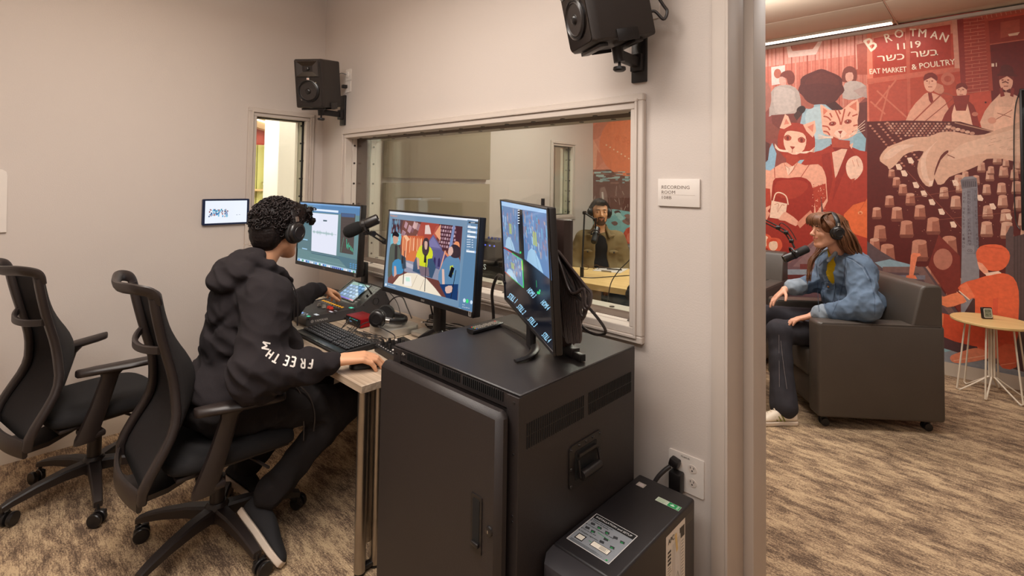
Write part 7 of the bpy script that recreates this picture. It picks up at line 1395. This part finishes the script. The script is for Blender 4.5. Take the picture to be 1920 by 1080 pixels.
# hoodie
RS, RE, RWr, LS_, LE, LWr = map(np.array, (RS, RE, RWr, LS_, LE, LWr))
def hoodie():
    q = [ellip((1.42, -1.050, .685), (.212, .200, .105), None, .06), ellip((1.42, -1.115, .655), (.205, .165, .075), None, .04), ellip((1.41, -1.010, .84), (.205, .178, .16), None, .06), ellip((1.40, -1.015, .985), (.205, .150, .13), None, .06), capsule((1.225, -.965, 1.055), (1.575, -1.005, 1.050), .072, .078, .06),
         capsule((1.33, -1.0, 1.09), (1.45, -1.01, 1.09), .085, .085, .05), ellip((1.40, -.86, .74), (.16, .085, .10), None, .05)]
    q += [capsule(RS, RE, .100, .094, .04), ellip(RE+[-.01, -.01, .02], (.098, .100, .100), None, .03), capsule(RE, RWr-[.03, .085, .004], .090, .062, .03), ellip(RWr-[.036, .100, -.008], (.054, .036, .060), None, .012), ellip(RWr-[.055, .150, 0], (.066, .034, .066), None, .010), capsule(RWr-[.030, .078, 0], RWr-[.004, .018, 0], .046, .044, .005)]
    q += [capsule(LS_, LE, .085, .070, .04), capsule(LE, np.array(LWr)-[-.03, .07, 0], .068, .050, .03), capsule(np.array(LWr)-[-.03, .07, 0], np.array(LWr)-[-.004, .012, 0], .040, .038, .008)]
    # hood lying on the upper back, with its rim around the neck
    Rh = Rx(.55); q += [ellip((1.405, -1.078, 1.135), (.150, .085, .060), Rh, .02), ellip((1.405, -1.125, 1.095), (.125, .055, .050), Rh, .015), ellip((1.40, -1.02, 1.175), (.118, .07, .040), Rh, .015)]
    ring = [(1.405, -1.060, 1.195), (1.485, -1.030, 1.185), (1.515, -.965, 1.155), (1.485, -.895, 1.105), (1.43, -.850, 1.055), (1.36, -.845, 1.055), (1.30, -.88, 1.105), (1.275, -.95, 1.155), (1.32, -1.02, 1.185)]
    for i in range(len(ring)): q.append(capsule(ring[i], ring[(i+1) % len(ring)], .024, .024, .012))
    # creases and seams
    for p in seg((1.655, -1.03, .80), (1.70, -.98, .78), 1)[:1]: q.append(capsule((1.665, -1.02, .83), (1.73, -1.01, .72), .012, .008, .02, op=-1))
    q += [capsule((1.50, -1.20, .70), (1.60, -.92, .69), .009, .006, .03, op=-1), capsule((1.52, -1.19, .79), (1.62, -1.0, .80), .006, .004, .03, op=-1), capsule((1.45, -1.17, .90), (1.58, -1.12, 1.00), .006, .004, .03, op=-1)]
    q += [capsule(HL(0, -.03, -.06), (1.395, -.97, 1.13), .062, .066, .008, op=-1)]
    return q
RS, RE, RWr, LS_, LE, LWr = map(np.array, (RS, RE, RWr, LS_, LE, LWr))
RS, RE, RWr, LS_, LE, LWr = map(np.array, (RS, RE, RWr, LS_, LE, LWr))
def ridge(P, freq, seed, n=4, warp=1.4): return (np.abs(wav(P, freq, seed, n, warp))*2.2-.6)
def fold(P):
    lowz = np.clip((1.0-P[:, 2])/.3, 0, 1); dE = np.exp(-(((P-RE-np.array([-.02, .03, .01]))**2).sum(1))/.10**2); dC = np.exp(-(((P-RWr+np.array([.04, .11, 0]))**2).sum(1))/.07**2); dH = np.exp(-(((P-np.array([1.40, -1.1, 1.12]))**2).sum(1))/.13**2)
    g = .0045*wav(P*np.array([1, 1, 1.8]), 26, 11, 5, 1.2)*(.6+lowz)
    g = g+(.005+.007*lowz+.010*dE+.004*dH)*ridge(P*np.array([.8, 1, 1.9]), 30, 13)+(.004+.006*dE)*ridge(P*np.array([1.4, .8, 1.2]), 46, 17)
    g = g+.004*dC*wav(P*np.array([.6, 1.6, .6]), 90, 15, 3)
    return g+.0016*wav(P, 80, 12, 4, 1.0)
hd_ = sdf_mesh('hoodie', hoodie(), .0055, ['231e20'], M_CLOTH, op, disp=fold)
for sx, zz in ((1.43, .88), (1.47, .86)): obj('drawstring', MB().tube(spline([(sx, -.845, 1.06), (sx+.012, -.825, 1.0), (sx+.02, -.822, .94), (sx+.02, -.822, zz)], 5), .0032, 6), M_RUBBER, op, True)
# printed letters on the sleeve, laid on the cloth
bm_ = bmesh.new(); bm_.from_mesh(hd_.data); bm_.transform(Matrix.Translation(origin_of(hd_.parent))); BV = BVHTree.FromBMesh(bm_); bm_.free()
def on_cloth(u, v):
    d = Vector(CR*(u-PX)/F+CU*(PY-v)/F+CF).normalized(); h = BV.ray_cast(Vector(CAM), d)
    return np.array(h[0]+h[1]*.0022) if h[0] is not None else np.array(Vector(CAM)+d*2.1)
P = Print(on_cloth, (0, 0, 0))
def letter(ch, x, y, h_, rot, w):
    st_ = {'F': [((0, 0), (0, 1)), ((0, 1), (.8, 1)), ((0, .52), (.6, .52))], 'R': [((0, 0), (0, 1)), ((0, 1), (.6, 1)), ((.6, 1), (.72, .76)), ((.72, .76), (.6, .5)), ((.6, .5), (0, .5)), ((.3, .5), (.78, 0))], 'E': [((0, 0), (0, 1)), ((0, 1), (.75, 1)), ((0, .5), (.6, .5)), ((0, 0), (.75, 0))], 'T': [((.4, 0), (.4, 1)), ((0, 1), (.8, 1))], 'H': [((0, 0), (0, 1)), ((.75, 0), (.75, 1)), ((0, .5), (.75, .5))], 'M': [((0, 0), (0, 1)), ((0, 1), (.45, .35)), ((.45, .35), (.9, 1)), ((.9, 1), (.9, 0))]}[ch]
    c, q = math.cos(rot), math.sin(rot); T = lambda a, b: (x+(a*w)*c-(-b*h_)*q, y+(a*w)*q+(-b*h_)*c)
    for a, b in st_: P.line([T(a[0]+(b[0]-a[0])*i/5, a[1]+(b[1]-a[1])*i/5) for i in range(6)], 3.1, 'cfc8c0')
for ch, x, y, h_, r_, w in (('F', 586, 674, 16, PI+.10, 9), ('R', 572, 673, 17, PI+.05, 10), ('E', 555, 671, 17, PI+.22, 10), ('E', 543, 670, 17, PI+.36, 10), ('T', 526, 667, 17, PI+.55, 11), ('H', 513, 661, 15, PI+.65, 10), ('M', 504, 656, 14, PI*1.5+.2, 13)): letter(ch, x, y, h_, r_, w)
P.done('sleeve_print', M_PAINT, op)
# trousers and canvas shoes
q = [ellip((1.425, -1.12, .575), (.185, .165, .085), None, .04)]
for a, b, c in ((RHip, RK, RA), (LHip, LK, LA)):
    a, b, c = map(np.array, (a, b, c)); q += [capsule(a, b, .098, .074, .04), capsule(b, c, .072, .058, .04), capsule(c+(b-c)*.10, c, .062, .064, .02)]
sdf_mesh('trousers', q, .006, ['1e1a1a'], M_CLOTH, op, disp=lambda P: .006*ridge(P*np.array([1, 1, 1.5]), 34, 31)+.002*wav(P, 95, 33, 4))
obj('drawstring', MB().tube(spline([(1.60, -.90, .66), (1.63, -.86, .60), (1.655, -.855, .50), (1.65, -.85, .40)], 5), .003, 6), M_RUBBER, op, True); obj('drawstring', MB().tube(spline([(1.61, -.89, .66), (1.66, -.84, .60), (1.685, -.82, .52), (1.68, -.82, .44)], 5), .003, 6), M_RUBBER, op, True)
M_SOLE = mat('white_rubber_sole', (214, 196, 178), .6, var=(14, .08)); M_CANV = mat('black_canvas', (30, 28, 30), .85, bump=(600, .3), var=(12, .1))
so, us, T, B = shoe(op, (1.535, -1.066, .135), (1.800, -1.004, .012), (-.1, .66, .70), M_CANV, M_SOLE, .044); obj('shoe_tag', MB().box(T(-.036, .42, .040), (.016, .004, .009), basis(*[(T(.01, 0, 0)-T(0, 0, 0)).normalized(), (T(0, .01, 0)-T(0, 0, 0)).normalized(), (T(0, 0, .01)-T(0, 0, 0)).normalized()])@Rz(1.57)), M_WHITE, op, True)
shoe(op, (1.195, -1.035, .13), (1.420, -.905, .012), (-.1, .6, .75), M_CANV, M_SOLE, .044)
hpO, _ = headphones('black headphones worn by the person in the hoodie', frame(HL(0, -.012, .0), HR@Vector((1, 0, 0)), HR@Vector((0, -.10, 1))), small=1.12, spread=.098)
for o in list(hpO.children):
    if o.name.startswith('ear_cup'): o['label'] = 'dark blue sheen ear cup'
# ---- the woman in the denim jacket
wo = thing('person', 'woman with long brown hair in denim jacket speaking into a microphone', 'person', (3.05, 2.40, 0))
wh = Vector((2.998, 2.300, 1.230)); wf = Vector((-.76, -.64, .02)); wp, WL, WR = head_prims(wh, wf, s=1.0, smile=True)
wS, wN = np.array((3.185, 2.300, .985)), np.array((2.945, 2.590, .985)); wE, wW = np.array((3.235, 2.150, .765)), np.array((2.945, 2.075, .665)); nE, nW = np.array((2.915, 2.560, .835)), np.array((2.715, 2.300, .775))
lh, lk, la = np.array((3.12, 2.30, .53)), np.array((2.760, 2.005, .535)), np.array((2.835, 1.835, .13)); rh, rk, ra = np.array((2.93, 2.52, .53)), np.array((2.56, 2.28, .56)), np.array((2.50, 2.10, .12))
pr = wp+[capsule(WL(0, -.03, -.06), (3.045, 2.41, 1.06), .045, .054, .03), ellip((3.09, 2.47, .93), (.13, .09, .14), Rz(-.891), .04), ellip((3.10, 2.48, .72), (.13, .09, .14), Rz(-.891), .03), capsule(wS, wN, .05, .05, .05)]
pr += [capsule(wS, wE, .047, .040, .03), capsule(wE, wW, .040, .026, .02), capsule(wN, nE, .047, .040, .03), capsule(nE, nW, .038, .026, .02)]
for a, b, c in ((lh, lk, la), (rh, rk, ra)): pr += [capsule(a, b, .08, .055, .04), capsule(b, c, .052, .036, .03)]
pr += hand_prims(wW, (-.80, -.45, -.26), (-.2, 0, 1), (-.3, 1, 0), bends=((.15, .3, .2), (.2, .3, .2), (.2, .35, .2), (.25, .35, .2)), s=.98, spread=.03)
pr += hand_prims(nW, (-.50, -.62, -.60), (-.6, -.3, .8), (.3, -1, 0), bends=((.1, .25, .15), (.1, .25, .2), (.15, .3, .2), (.2, .35, .2)), s=.98, spread=.14, thumb=(.8, .5, -.3))
sdf_mesh('body', pr, .0045, ['dca487', 'dca487', 'c0705f'], M_SKIN, wo); eyes(WL, WR, wo)
# yellow knit top
sdf_mesh('knit_top', [ellip((3.080, 2.462, .94), (.150, .148, .15), Rz(-.891), .05), ellip((3.105, 2.485, .75), (.150, .160, .13), Rz(-.891), .05), capsule((3.035, 2.405, 1.055), (3.03, 2.40, 1.085), .058, .056, .02), capsule(WL(0, -.03, -.07), (3.04, 2.40, 1.07), .044, .05, .006, op=-1)], .006, ['c8a818'], M_CLOTH, wo, disp=lambda P: .0013*np.sin(P[:, 2]*420))
# jacket, open at the front
fr = Vector((-.778, -.628, 0)); jq = [ellip((3.085, 2.460, .94), (.205, .175, .165), Rz(-.891), .05), ellip((3.11, 2.485, .745), (.205, .190, .135), Rz(-.891), .05), capsule((3.145, 2.345, 1.03), (2.97, 2.56, 1.03), .070, .070, .05), capsule((3.075, 2.46, 1.06), (3.06, 2.45, 1.09), .082, .078, .03)]
jq += [capsule(wS, wE, .092, .086, .04), ellip(wE+[.0, .0, .02], (.095, .080, .080), None, .04), capsule(wE, wW+(wE-wW)*.28, .080, .060, .03), capsule(wW+(wE-wW)*.33, wW+(wE-wW)*.16, .060, .062, .008, 1)]
jq += [capsule(wN, nE, .088, .078, .04), capsule(nE, nW+(nE-nW)*.38, .074, .058, .03), capsule(nW+(nE-nW)*.42, nW+(nE-nW)*.20, .060, .062, .008, 1)]
c0_ = np.array(Vector((3.05, 2.43, 0))+fr*.128)+np.array((.628, -.778, 0))*.055; jq += [capsule(c0_+[0, 0, 1.12], c0_+[0, 0, .80], .050, .056, .008, op=-1), capsule(WL(0, -.03, -.07), (3.04, 2.41, 1.08), .052, .060, .006, op=-1)]
sd_ = np.array((.628, -.778, 0))
for sg in (1, -1):
    a = np.array((3.045, 2.425, 0))+sd_*sg*.055+np.array(fr)*.03; jq += [capsule(a+[0, 0, 1.115], a+sd_*sg*.03+np.array(fr)*.09+[0, 0, 1.03], .014, .013, .006, 1)]
pk = np.array((3.05, 2.43, 0))+np.array(fr)*.150+sd_*.115
jq += [capsule(wS+[-.03, .06, .075], wS+[.045, -.04, -.02], .003, .003, .008, op=-1), capsule(wS+[.045, -.04, -.02], wS+[.07, .06, -.12], .003, .003, .008, op=-1)]
dj = sdf_mesh('denim_jacket', jq, .0055, ['5f7288', '8b97a2'], M_DENIM, wo, disp=lambda P: .0065*ridge(P, 34, 51)+.0035*ridge(P*np.array([1, 1, 1.6]), 60, 52)+.001*wav(P, 130, 53, 4, 1.0))
def cast_on(o, lift=.0022):
    b = bmesh.new(); b.from_mesh(o.data); b.transform(Matrix.Translation(origin_of(o.parent))); T_ = BVHTree.FromBMesh(b); b.free()
    def f(u, v):
        d = Vector(CR*(u-PX)/F+CU*(PY-v)/F+CF).normalized(); h = T_.ray_cast(Vector(CAM), d)
        return np.array(h[0]+h[1]*lift) if h[0] is not None else np.array(Vector(CAM)+d*3.5)
    return f
P = Print(cast_on(dj), (0, 0, 0)); D1, D2 = '42536a', '7c8da2'
def dense(p, n=6): return [(p[i][0]+(p[i+1][0]-p[i][0])*k/n, p[i][1]+(p[i+1][1]-p[i][1])*k/n) for i in range(len(p)-1) for k in range(n)]+[p[-1]]
for ln, w, c in (([(1540, 530), (1550, 527), (1566, 531), (1567, 541), (1553, 545), (1540, 540), (1540, 530)], 1.2, D1), ([(1541, 532), (1550, 529), (1565, 533)], .7, D2), ([(1543, 545), (1546, 572)], 1.0, D1), ([(1565, 544), (1563, 574)], 1.0, D1), ([(1572, 476), (1600, 486), (1620, 500), (1632, 524)], 1.5, D1), ([(1573, 479), (1599, 489), (1617, 502), (1629, 525)], .8, D2), ([(1586, 482), (1583, 520), (1574, 560), (1560, 590)], 1.2, D1), ([(1588, 483), (1586, 520)], .7, D2), ([(1632, 524), (1640, 560), (1640, 590)], 1.2, D1), ([(1531, 498), (1534, 560), (1536, 585)], 1.2, D1), ([(1540, 470), (1556, 466)], 1.0, D2), ([(1558, 470), (1548, 486), (1536, 498)], 1.3, D1)): P.line(dense(ln), w, c)
P.done('jacket_stitching', M_PAINT, wo)
obj('button', MB().ell(Vector(cast_on(dj)(1553, 538)), (.008, .008, .008), None, 10), mat('brass_button', (170, 120, 70), .35, .8, var=(9, .1)), wo, True)
tr_ = [ellip((3.07, 2.44, .545), (.19, .17, .09), Rz(-.891), .04)]
for a, b, c in ((lh, lk, la), (rh, rk, ra)): tr_ += [capsule(a, b, .105, .078, .04), capsule(b, b+(c-b)*.45, .078, .066, .03), capsule(b+(c-b)*.4, c+[0, 0, -.03], .066, .086, .03)]
sdf_mesh('jeans', tr_, .006, ['29262c'], M_DENIM, wo, disp=lambda P: .003*wav(P, 45, 61, 5, 1.2)+.0015*wav(P, 110, 62, 4))
for k in (-.25, .5): B = MB(); B.tube(spline([lk+[.02, -.070+.02*k, .03], lk+(la-lk)*.35+[.02+.03*k, -.078, 0], lk+(la-lk)*.75+[.02+.06*k, -.086, 0]], 6), .0014, 5); obj('seam_stitch', B, mat('stitch_thread', (112, 104, 104), .8, var=(90, .2)), wo, True)
M_LTH = mat('white_leather', (222, 206, 186), .5, var=(9, .05)); M_OLV = mat('olive_stripe', (112, 112, 44), .6, var=(9, .06))
for h_, t_ in (((2.905, 1.853, .002), (2.695, 1.672, .002)), ((2.56, 2.10, .002), (2.36, 1.92, .002))):
    so, us, T, B = shoe(wo, h_, t_, (0, 0, 1), M_LTH, M_SOLE, .050); obj('shoelace', B, M_LTH, wo, True)
    for sg in (-1, 1):
        for i in range(3): B = MB(); B.tube([T(sg*.0405, .33+i*.085, .030), T(sg*.036, .375+i*.085, .055), T(sg*.026, .42+i*.08, .073-.004*i)], .0055, 6, flat=.8); obj('shoe_stripe', B, M_OLV, wo, True)
# long hair: cap plus many locks
G_ = [ellip(WL(0, -.022, .048), (.087, .103, .090), WR, .02), ellip(WL(0, -.070, -.02), (.072, .05, .085), WR, .03), ellip(WL(0, .060, .092), (.060, .042, .026), WR, .015), ellip(WL(-.060, .030, .045), (.024, .050, .050), WR, .012), ellip(WL(.055, .045, .045), (.022, .045, .045), WR, .012)]
hw_ = sdf_mesh('hair', G_, .0045, ['6b442c'], M_HAIR, wo, disp=lambda P: .003*wav(P, 120, 71)+.0015*wav(P, 320, 72))
B = MB(); rs = random.Random(31)
for i in range(230):
    side = rs.choice((-1, -1, -1, 1)) ; a = rs.random(); x0 = side*(.02+.065*rs.random()); y0 = -.10+.11*a; st = Vector(WL(x0, y0, .09-.08*rs.random()))
    # the near side (-x, towards the camera) falls behind the shoulder, the far side in front of it
    near = side < 0
    if near: pts = [st, Vector(WL(x0*1.25-.012, y0-.03, -.02)), Vector(WL(x0*1.15-.01, y0-.075, -.11)), Vector(WL(x0*1.2-.01*rs.random(), -.15-.05*rs.random(), -.19)), Vector(WL(x0*1.1, -.205-.05*rs.random(), -.26)), Vector(WL(x0*1.2, -.225-.05*rs.random(), -.33-.07*rs.random()))]
    else: pts = [st, Vector(WL(x0*1.2+.01, y0+.01, -.03)), Vector(WL(x0*1.1+.01, .01, -.12)), Vector(WL(.05+.05*rs.random(), .07, -.22)), Vector(WL(.05+.04*rs.random(), .095, -.31-.08*rs.random()))]
    r = .0035+.003*rs.random(); ph = rs.random()*6; pts = [p+Vector((math.sin(ph+k_*1.9), math.cos(ph+k_*1.7), 0))*.007*(k_ > 0) for k_, p in enumerate(pts)]; B.tube(spline(pts, 4), [r*(1-.7*(j/(4*(len(pts)-1)))**3) for j in range(4*(len(pts)-1)+1)], 6)
lk_ = obj('hair_locks', B, mat('brown_hair', (104, 66, 40), .45, bump=(300, .5), var=(45, .35), stretch=(1, 1, .3)), wo, True, smooth=60); lk_['kind'] = 'stuff'
B = MB()
for i in range(70):
    x0 = -.088+.176*rs.random(); B.tube(spline([WL(x0*.4, .0, .135), WL(x0*.8, .075, .12), WL(x0, .105, .085), WL(x0*1.15, .100, .050-.02*rs.random())], 4), [.004]*10+[.003, .002, .001], 6)
for i in range(110):
    a = -.9+2.2*rs.random(); x1 = -.079-.014*rs.random(); z0 = .115-.02*rs.random(); B.tube(spline([WL(-.02-.03*rs.random(), .02+.03*math.cos(a), z0+.02), WL(-.062, .045*math.cos(a)+.02, .095), WL(x1, .060*math.cos(a)+.0-.01, .055), WL(x1-.004, .045*math.cos(a)-.035, .01), WL(x1, -.05-.02*rs.random(), -.05)], 4), [.0042*(1-.5*(j/16)**3) for j in range(17)], 6)
fr_ = obj('fringe', B, MATS['brown_hair'], wo, True, smooth=60); fr_['kind'] = 'stuff'
headphones('black headphones worn by the woman in denim', frame(WL(0, -.010, .0), WR@Vector((1, 0, 0)), WR@Vector((0, -.05, 1))), small=1.04, spread=.098)
# ---- the bearded man
ma = thing('person', 'smiling bearded man in olive jacket and headphones behind the pale table', 'person', (1.06, 2.40, 0))
mh = Vector((1.075, 2.300, 1.268)); mf = Vector((.70, -.71, -.02)); mp, ML, MR = head_prims(mh, mf, s=1.02, beard=True)
mB = Vector((.60, -.80, 0)); mr = Vector((-.80, -.60, 0)); mc_ = Vector((1.035, 2.37, 0)); MP = lambda x, y, z: np.array(mc_+mr*x+mB*y+Vector((0, 0, z))); RM_ = basis(mr, mB, (0, 0, 1))
sh, el, wr = {}, {}, {}
pr = mp+[capsule(ML(0, -.03, -.06), MP(0, .0, 1.08), .052, .058, .03), ellip(MP(0, 0, .93), (.17, .11, .16), RM_, .05), ellip(MP(0, .02, .72), (.15, .11, .16), RM_, .05), capsule(MP(-.17, 0, 1.02), MP(.17, 0, 1.02), .055, .055, .05)]
mj = [ellip(MP(0, -.01, .92), (.215, .145, .18), RM_, .05), ellip(MP(0, .01, .72), (.205, .155, .15), RM_, .05), capsule(MP(-.14, 0, 1.020), MP(.14, 0, 1.020), .060, .060, .05), capsule(MP(0, -.04, 1.07), MP(0, -.02, 1.10), .082, .076, .03)]
ml = [ellip(MP(0, .03, .53), (.18, .17, .09), RM_, .04)]
for s_ in (-1, 1):
    a, b, c = MP(s_*.172, 0, 1.01), MP(s_*.262, .02, .745), MP(s_*.12, .22, .60); pr += [capsule(a, b, .05, .042, .03), capsule(b, c, .042, .028, .02)]; mj += [capsule(a, b, .074, .072, .04), capsule(b, c, .074, .052, .03)]
    pr += hand_prims(c, mB*.8-mr*s_*.5+Vector((0, 0, -.15)), (0, .1, 1), -mr*s_, bends=((.3, .4, .3),)*4, s=1.0)
    h_, k_, f_ = MP(s_*.10, .04, .54), MP(s_*.17, .46, .52), MP(s_*.17, .44, .10); pr += [capsule(h_, k_, .075, .055, .04), capsule(k_, f_, .052, .036, .03)]; ml += [capsule(h_, k_, .098, .076, .04), capsule(k_, f_, .072, .060, .03)]
    shoe(ma, tuple(MP(s_*.17, .36, .002)), tuple(MP(s_*.18, .64, .002)), (0, 0, 1), M_CANV, M_SOLE, .046)
sdf_mesh('body', pr, .0045, ['cf9c78', '4f382c', 'b87a68'], M_SKIN, ma); eyes(ML, MR, ma, gaze=(.6, 0), s=1.02); obj('teeth', MB().tube([ML(-.013, .0905, -.0565), ML(0, .0945, -.0585), ML(.013, .0905, -.0565)], [.0018, .0028, .0018], 8), M_EYE, ma, True)
G_ = [ellip(ML(0, -.026, .052), (.083, .098, .086), MR, .02), ellip(ML(0, -.07, -.01), (.066, .04, .06), MR, .02), ellip(ML(.0, .062, .098), (.058, .040, .030), MR, .015)]
sdf_mesh('hair', G_, .0045, ['150f0d'], M_HAIR, ma, disp=lambda P: .003*wav(P, 160, 81))
sdf_mesh('t_shirt', [ellip(MP(0, .0, .92), (.185, .128, .165), RM_, .05), ellip(MP(0, .02, .72), (.18, .135, .15), RM_, .05), capsule(MP(0, 0, 1.06), MP(0, .01, 1.075), .07, .068, .02), capsule(MP(0, .03, 1.10), MP(0, .06, 1.13), .066, .07, .008, op=-1)], .006, ['1c1a1c'], M_CLOTH, ma, disp=lambda P: .002*wav(P, 60, 91))
mj += [capsule(MP(0, .12, 1.14), MP(-.005, .150, .95), .045, .062, .010, op=-1), capsule(MP(-.005, .150, .95), MP(-.01, .175, .55), .062, .085, .010, op=-1), capsule(MP(0, 0, 1.10), MP(0, .05, 1.15), .064, .070, .008, op=-1)]
for s_ in (-1, 1):
    mj += [capsule(MP(s_*.055, .035, 1.125), MP(s_*.085, .125, 1.045), .013, .018, .006), capsule(MP(s_*.085, .125, 1.045), MP(s_*.125, .095, 1.05), .014, .010, .008), ellip(MP(s_*.125, .122, .895), (.050, .014, .018), RM_@Rz(-s_*.35), .004)]
    mj += [capsule(MP(s_*.080, .150, .870), MP(s_*.165, .120, .870), .002, .002, .005, op=-1)]
jk = sdf_mesh('jacket', mj, .0055, ['7b694b'], M_CLOTH, ma, disp=lambda P: .004*wav(P, 46, 95, 5, 1.3)+.0015*wav(P, 110, 96))
for s_ in (-1, 1): obj('button', MB().ell(MP(s_*.125, .137, .892), (.009, .009, .009), None, 10), M_BLACK, ma, True)
sdf_mesh('jeans', ml, .007, ['3c536c'], M_DENIM, ma, disp=lambda P: .003*wav(P, 50, 97))
headphones('black headphones worn by the bearded man', frame(ML(0, -.010, .0), MR@Vector((1, 0, 0)), MR@Vector((0, 0, 1))), small=.98, spread=.096)
# ---- microphones of the recording room
c2 = Vector(hit(1490, 477, 1, 2.06)); ax2 = Vector(CR)*.86+Vector(CU)*.44-Vector(CF)*.1
microphone('black microphone in front of the woman in denim', c2, -ax2, (0, 0, 1), foam=False, L=.2)
pA, pB, pC, pD = Vector(hit(1484, 452, 1, 2.07)), Vector(hit(1474, 436, 1, 2.08)), Vector(hit(1459, 427, 1, 2.08)), Vector(hit(1400, 398, 1, 2.09))
bm2 = boom('black boom arm holding the microphone before the woman', [c2+Vector((0, 0, .045)), pA, pB, pC, pD, Vector((2.36, 2.12, 1.05)), Vector((2.32, 2.10, DT+.05))], .0065, twin=True); obj('desk_clamp', MB().box((2.32, 2.10, DT+.025), (.05, .05, .06), bev=.008), M_BLACK, bm2, True)
obj('cable', MB().tube(spline([pC, pC+Vector((.02, 0, .035)), pB+Vector((.01, 0, .04)), pB+Vector((.04, 0, .0)), pA+Vector((.03, 0, .01))], 6), .003, 6), M_RUBBER, bm2, True)
c3m = Vector(hit(1117, 440, 1, 1.93)); microphone('black microphone hanging in front of the bearded man', c3m, Vector(CR)*.30+Vector((0, 0, .62))+Vector(CF)*.75, (0, 0, 1), foam=False)
e0, e1, e2 = Vector(hit(1091, 514, 2, DT+.02)), Vector(hit(1096, 399, 1, 1.90)), Vector(hit(1116, 412, 1, 1.92))
bm3 = boom('black boom arm rising from the table before the bearded man', [c3m+Vector((0, 0, .055)), e2, e1, e0], .0075, twin=False)
obj('base', MB().cyl(e0+Vector((0, 0, -.02)), e0+Vector((0, 0, .06)), .017, 14), M_BLACK, bm3, True)
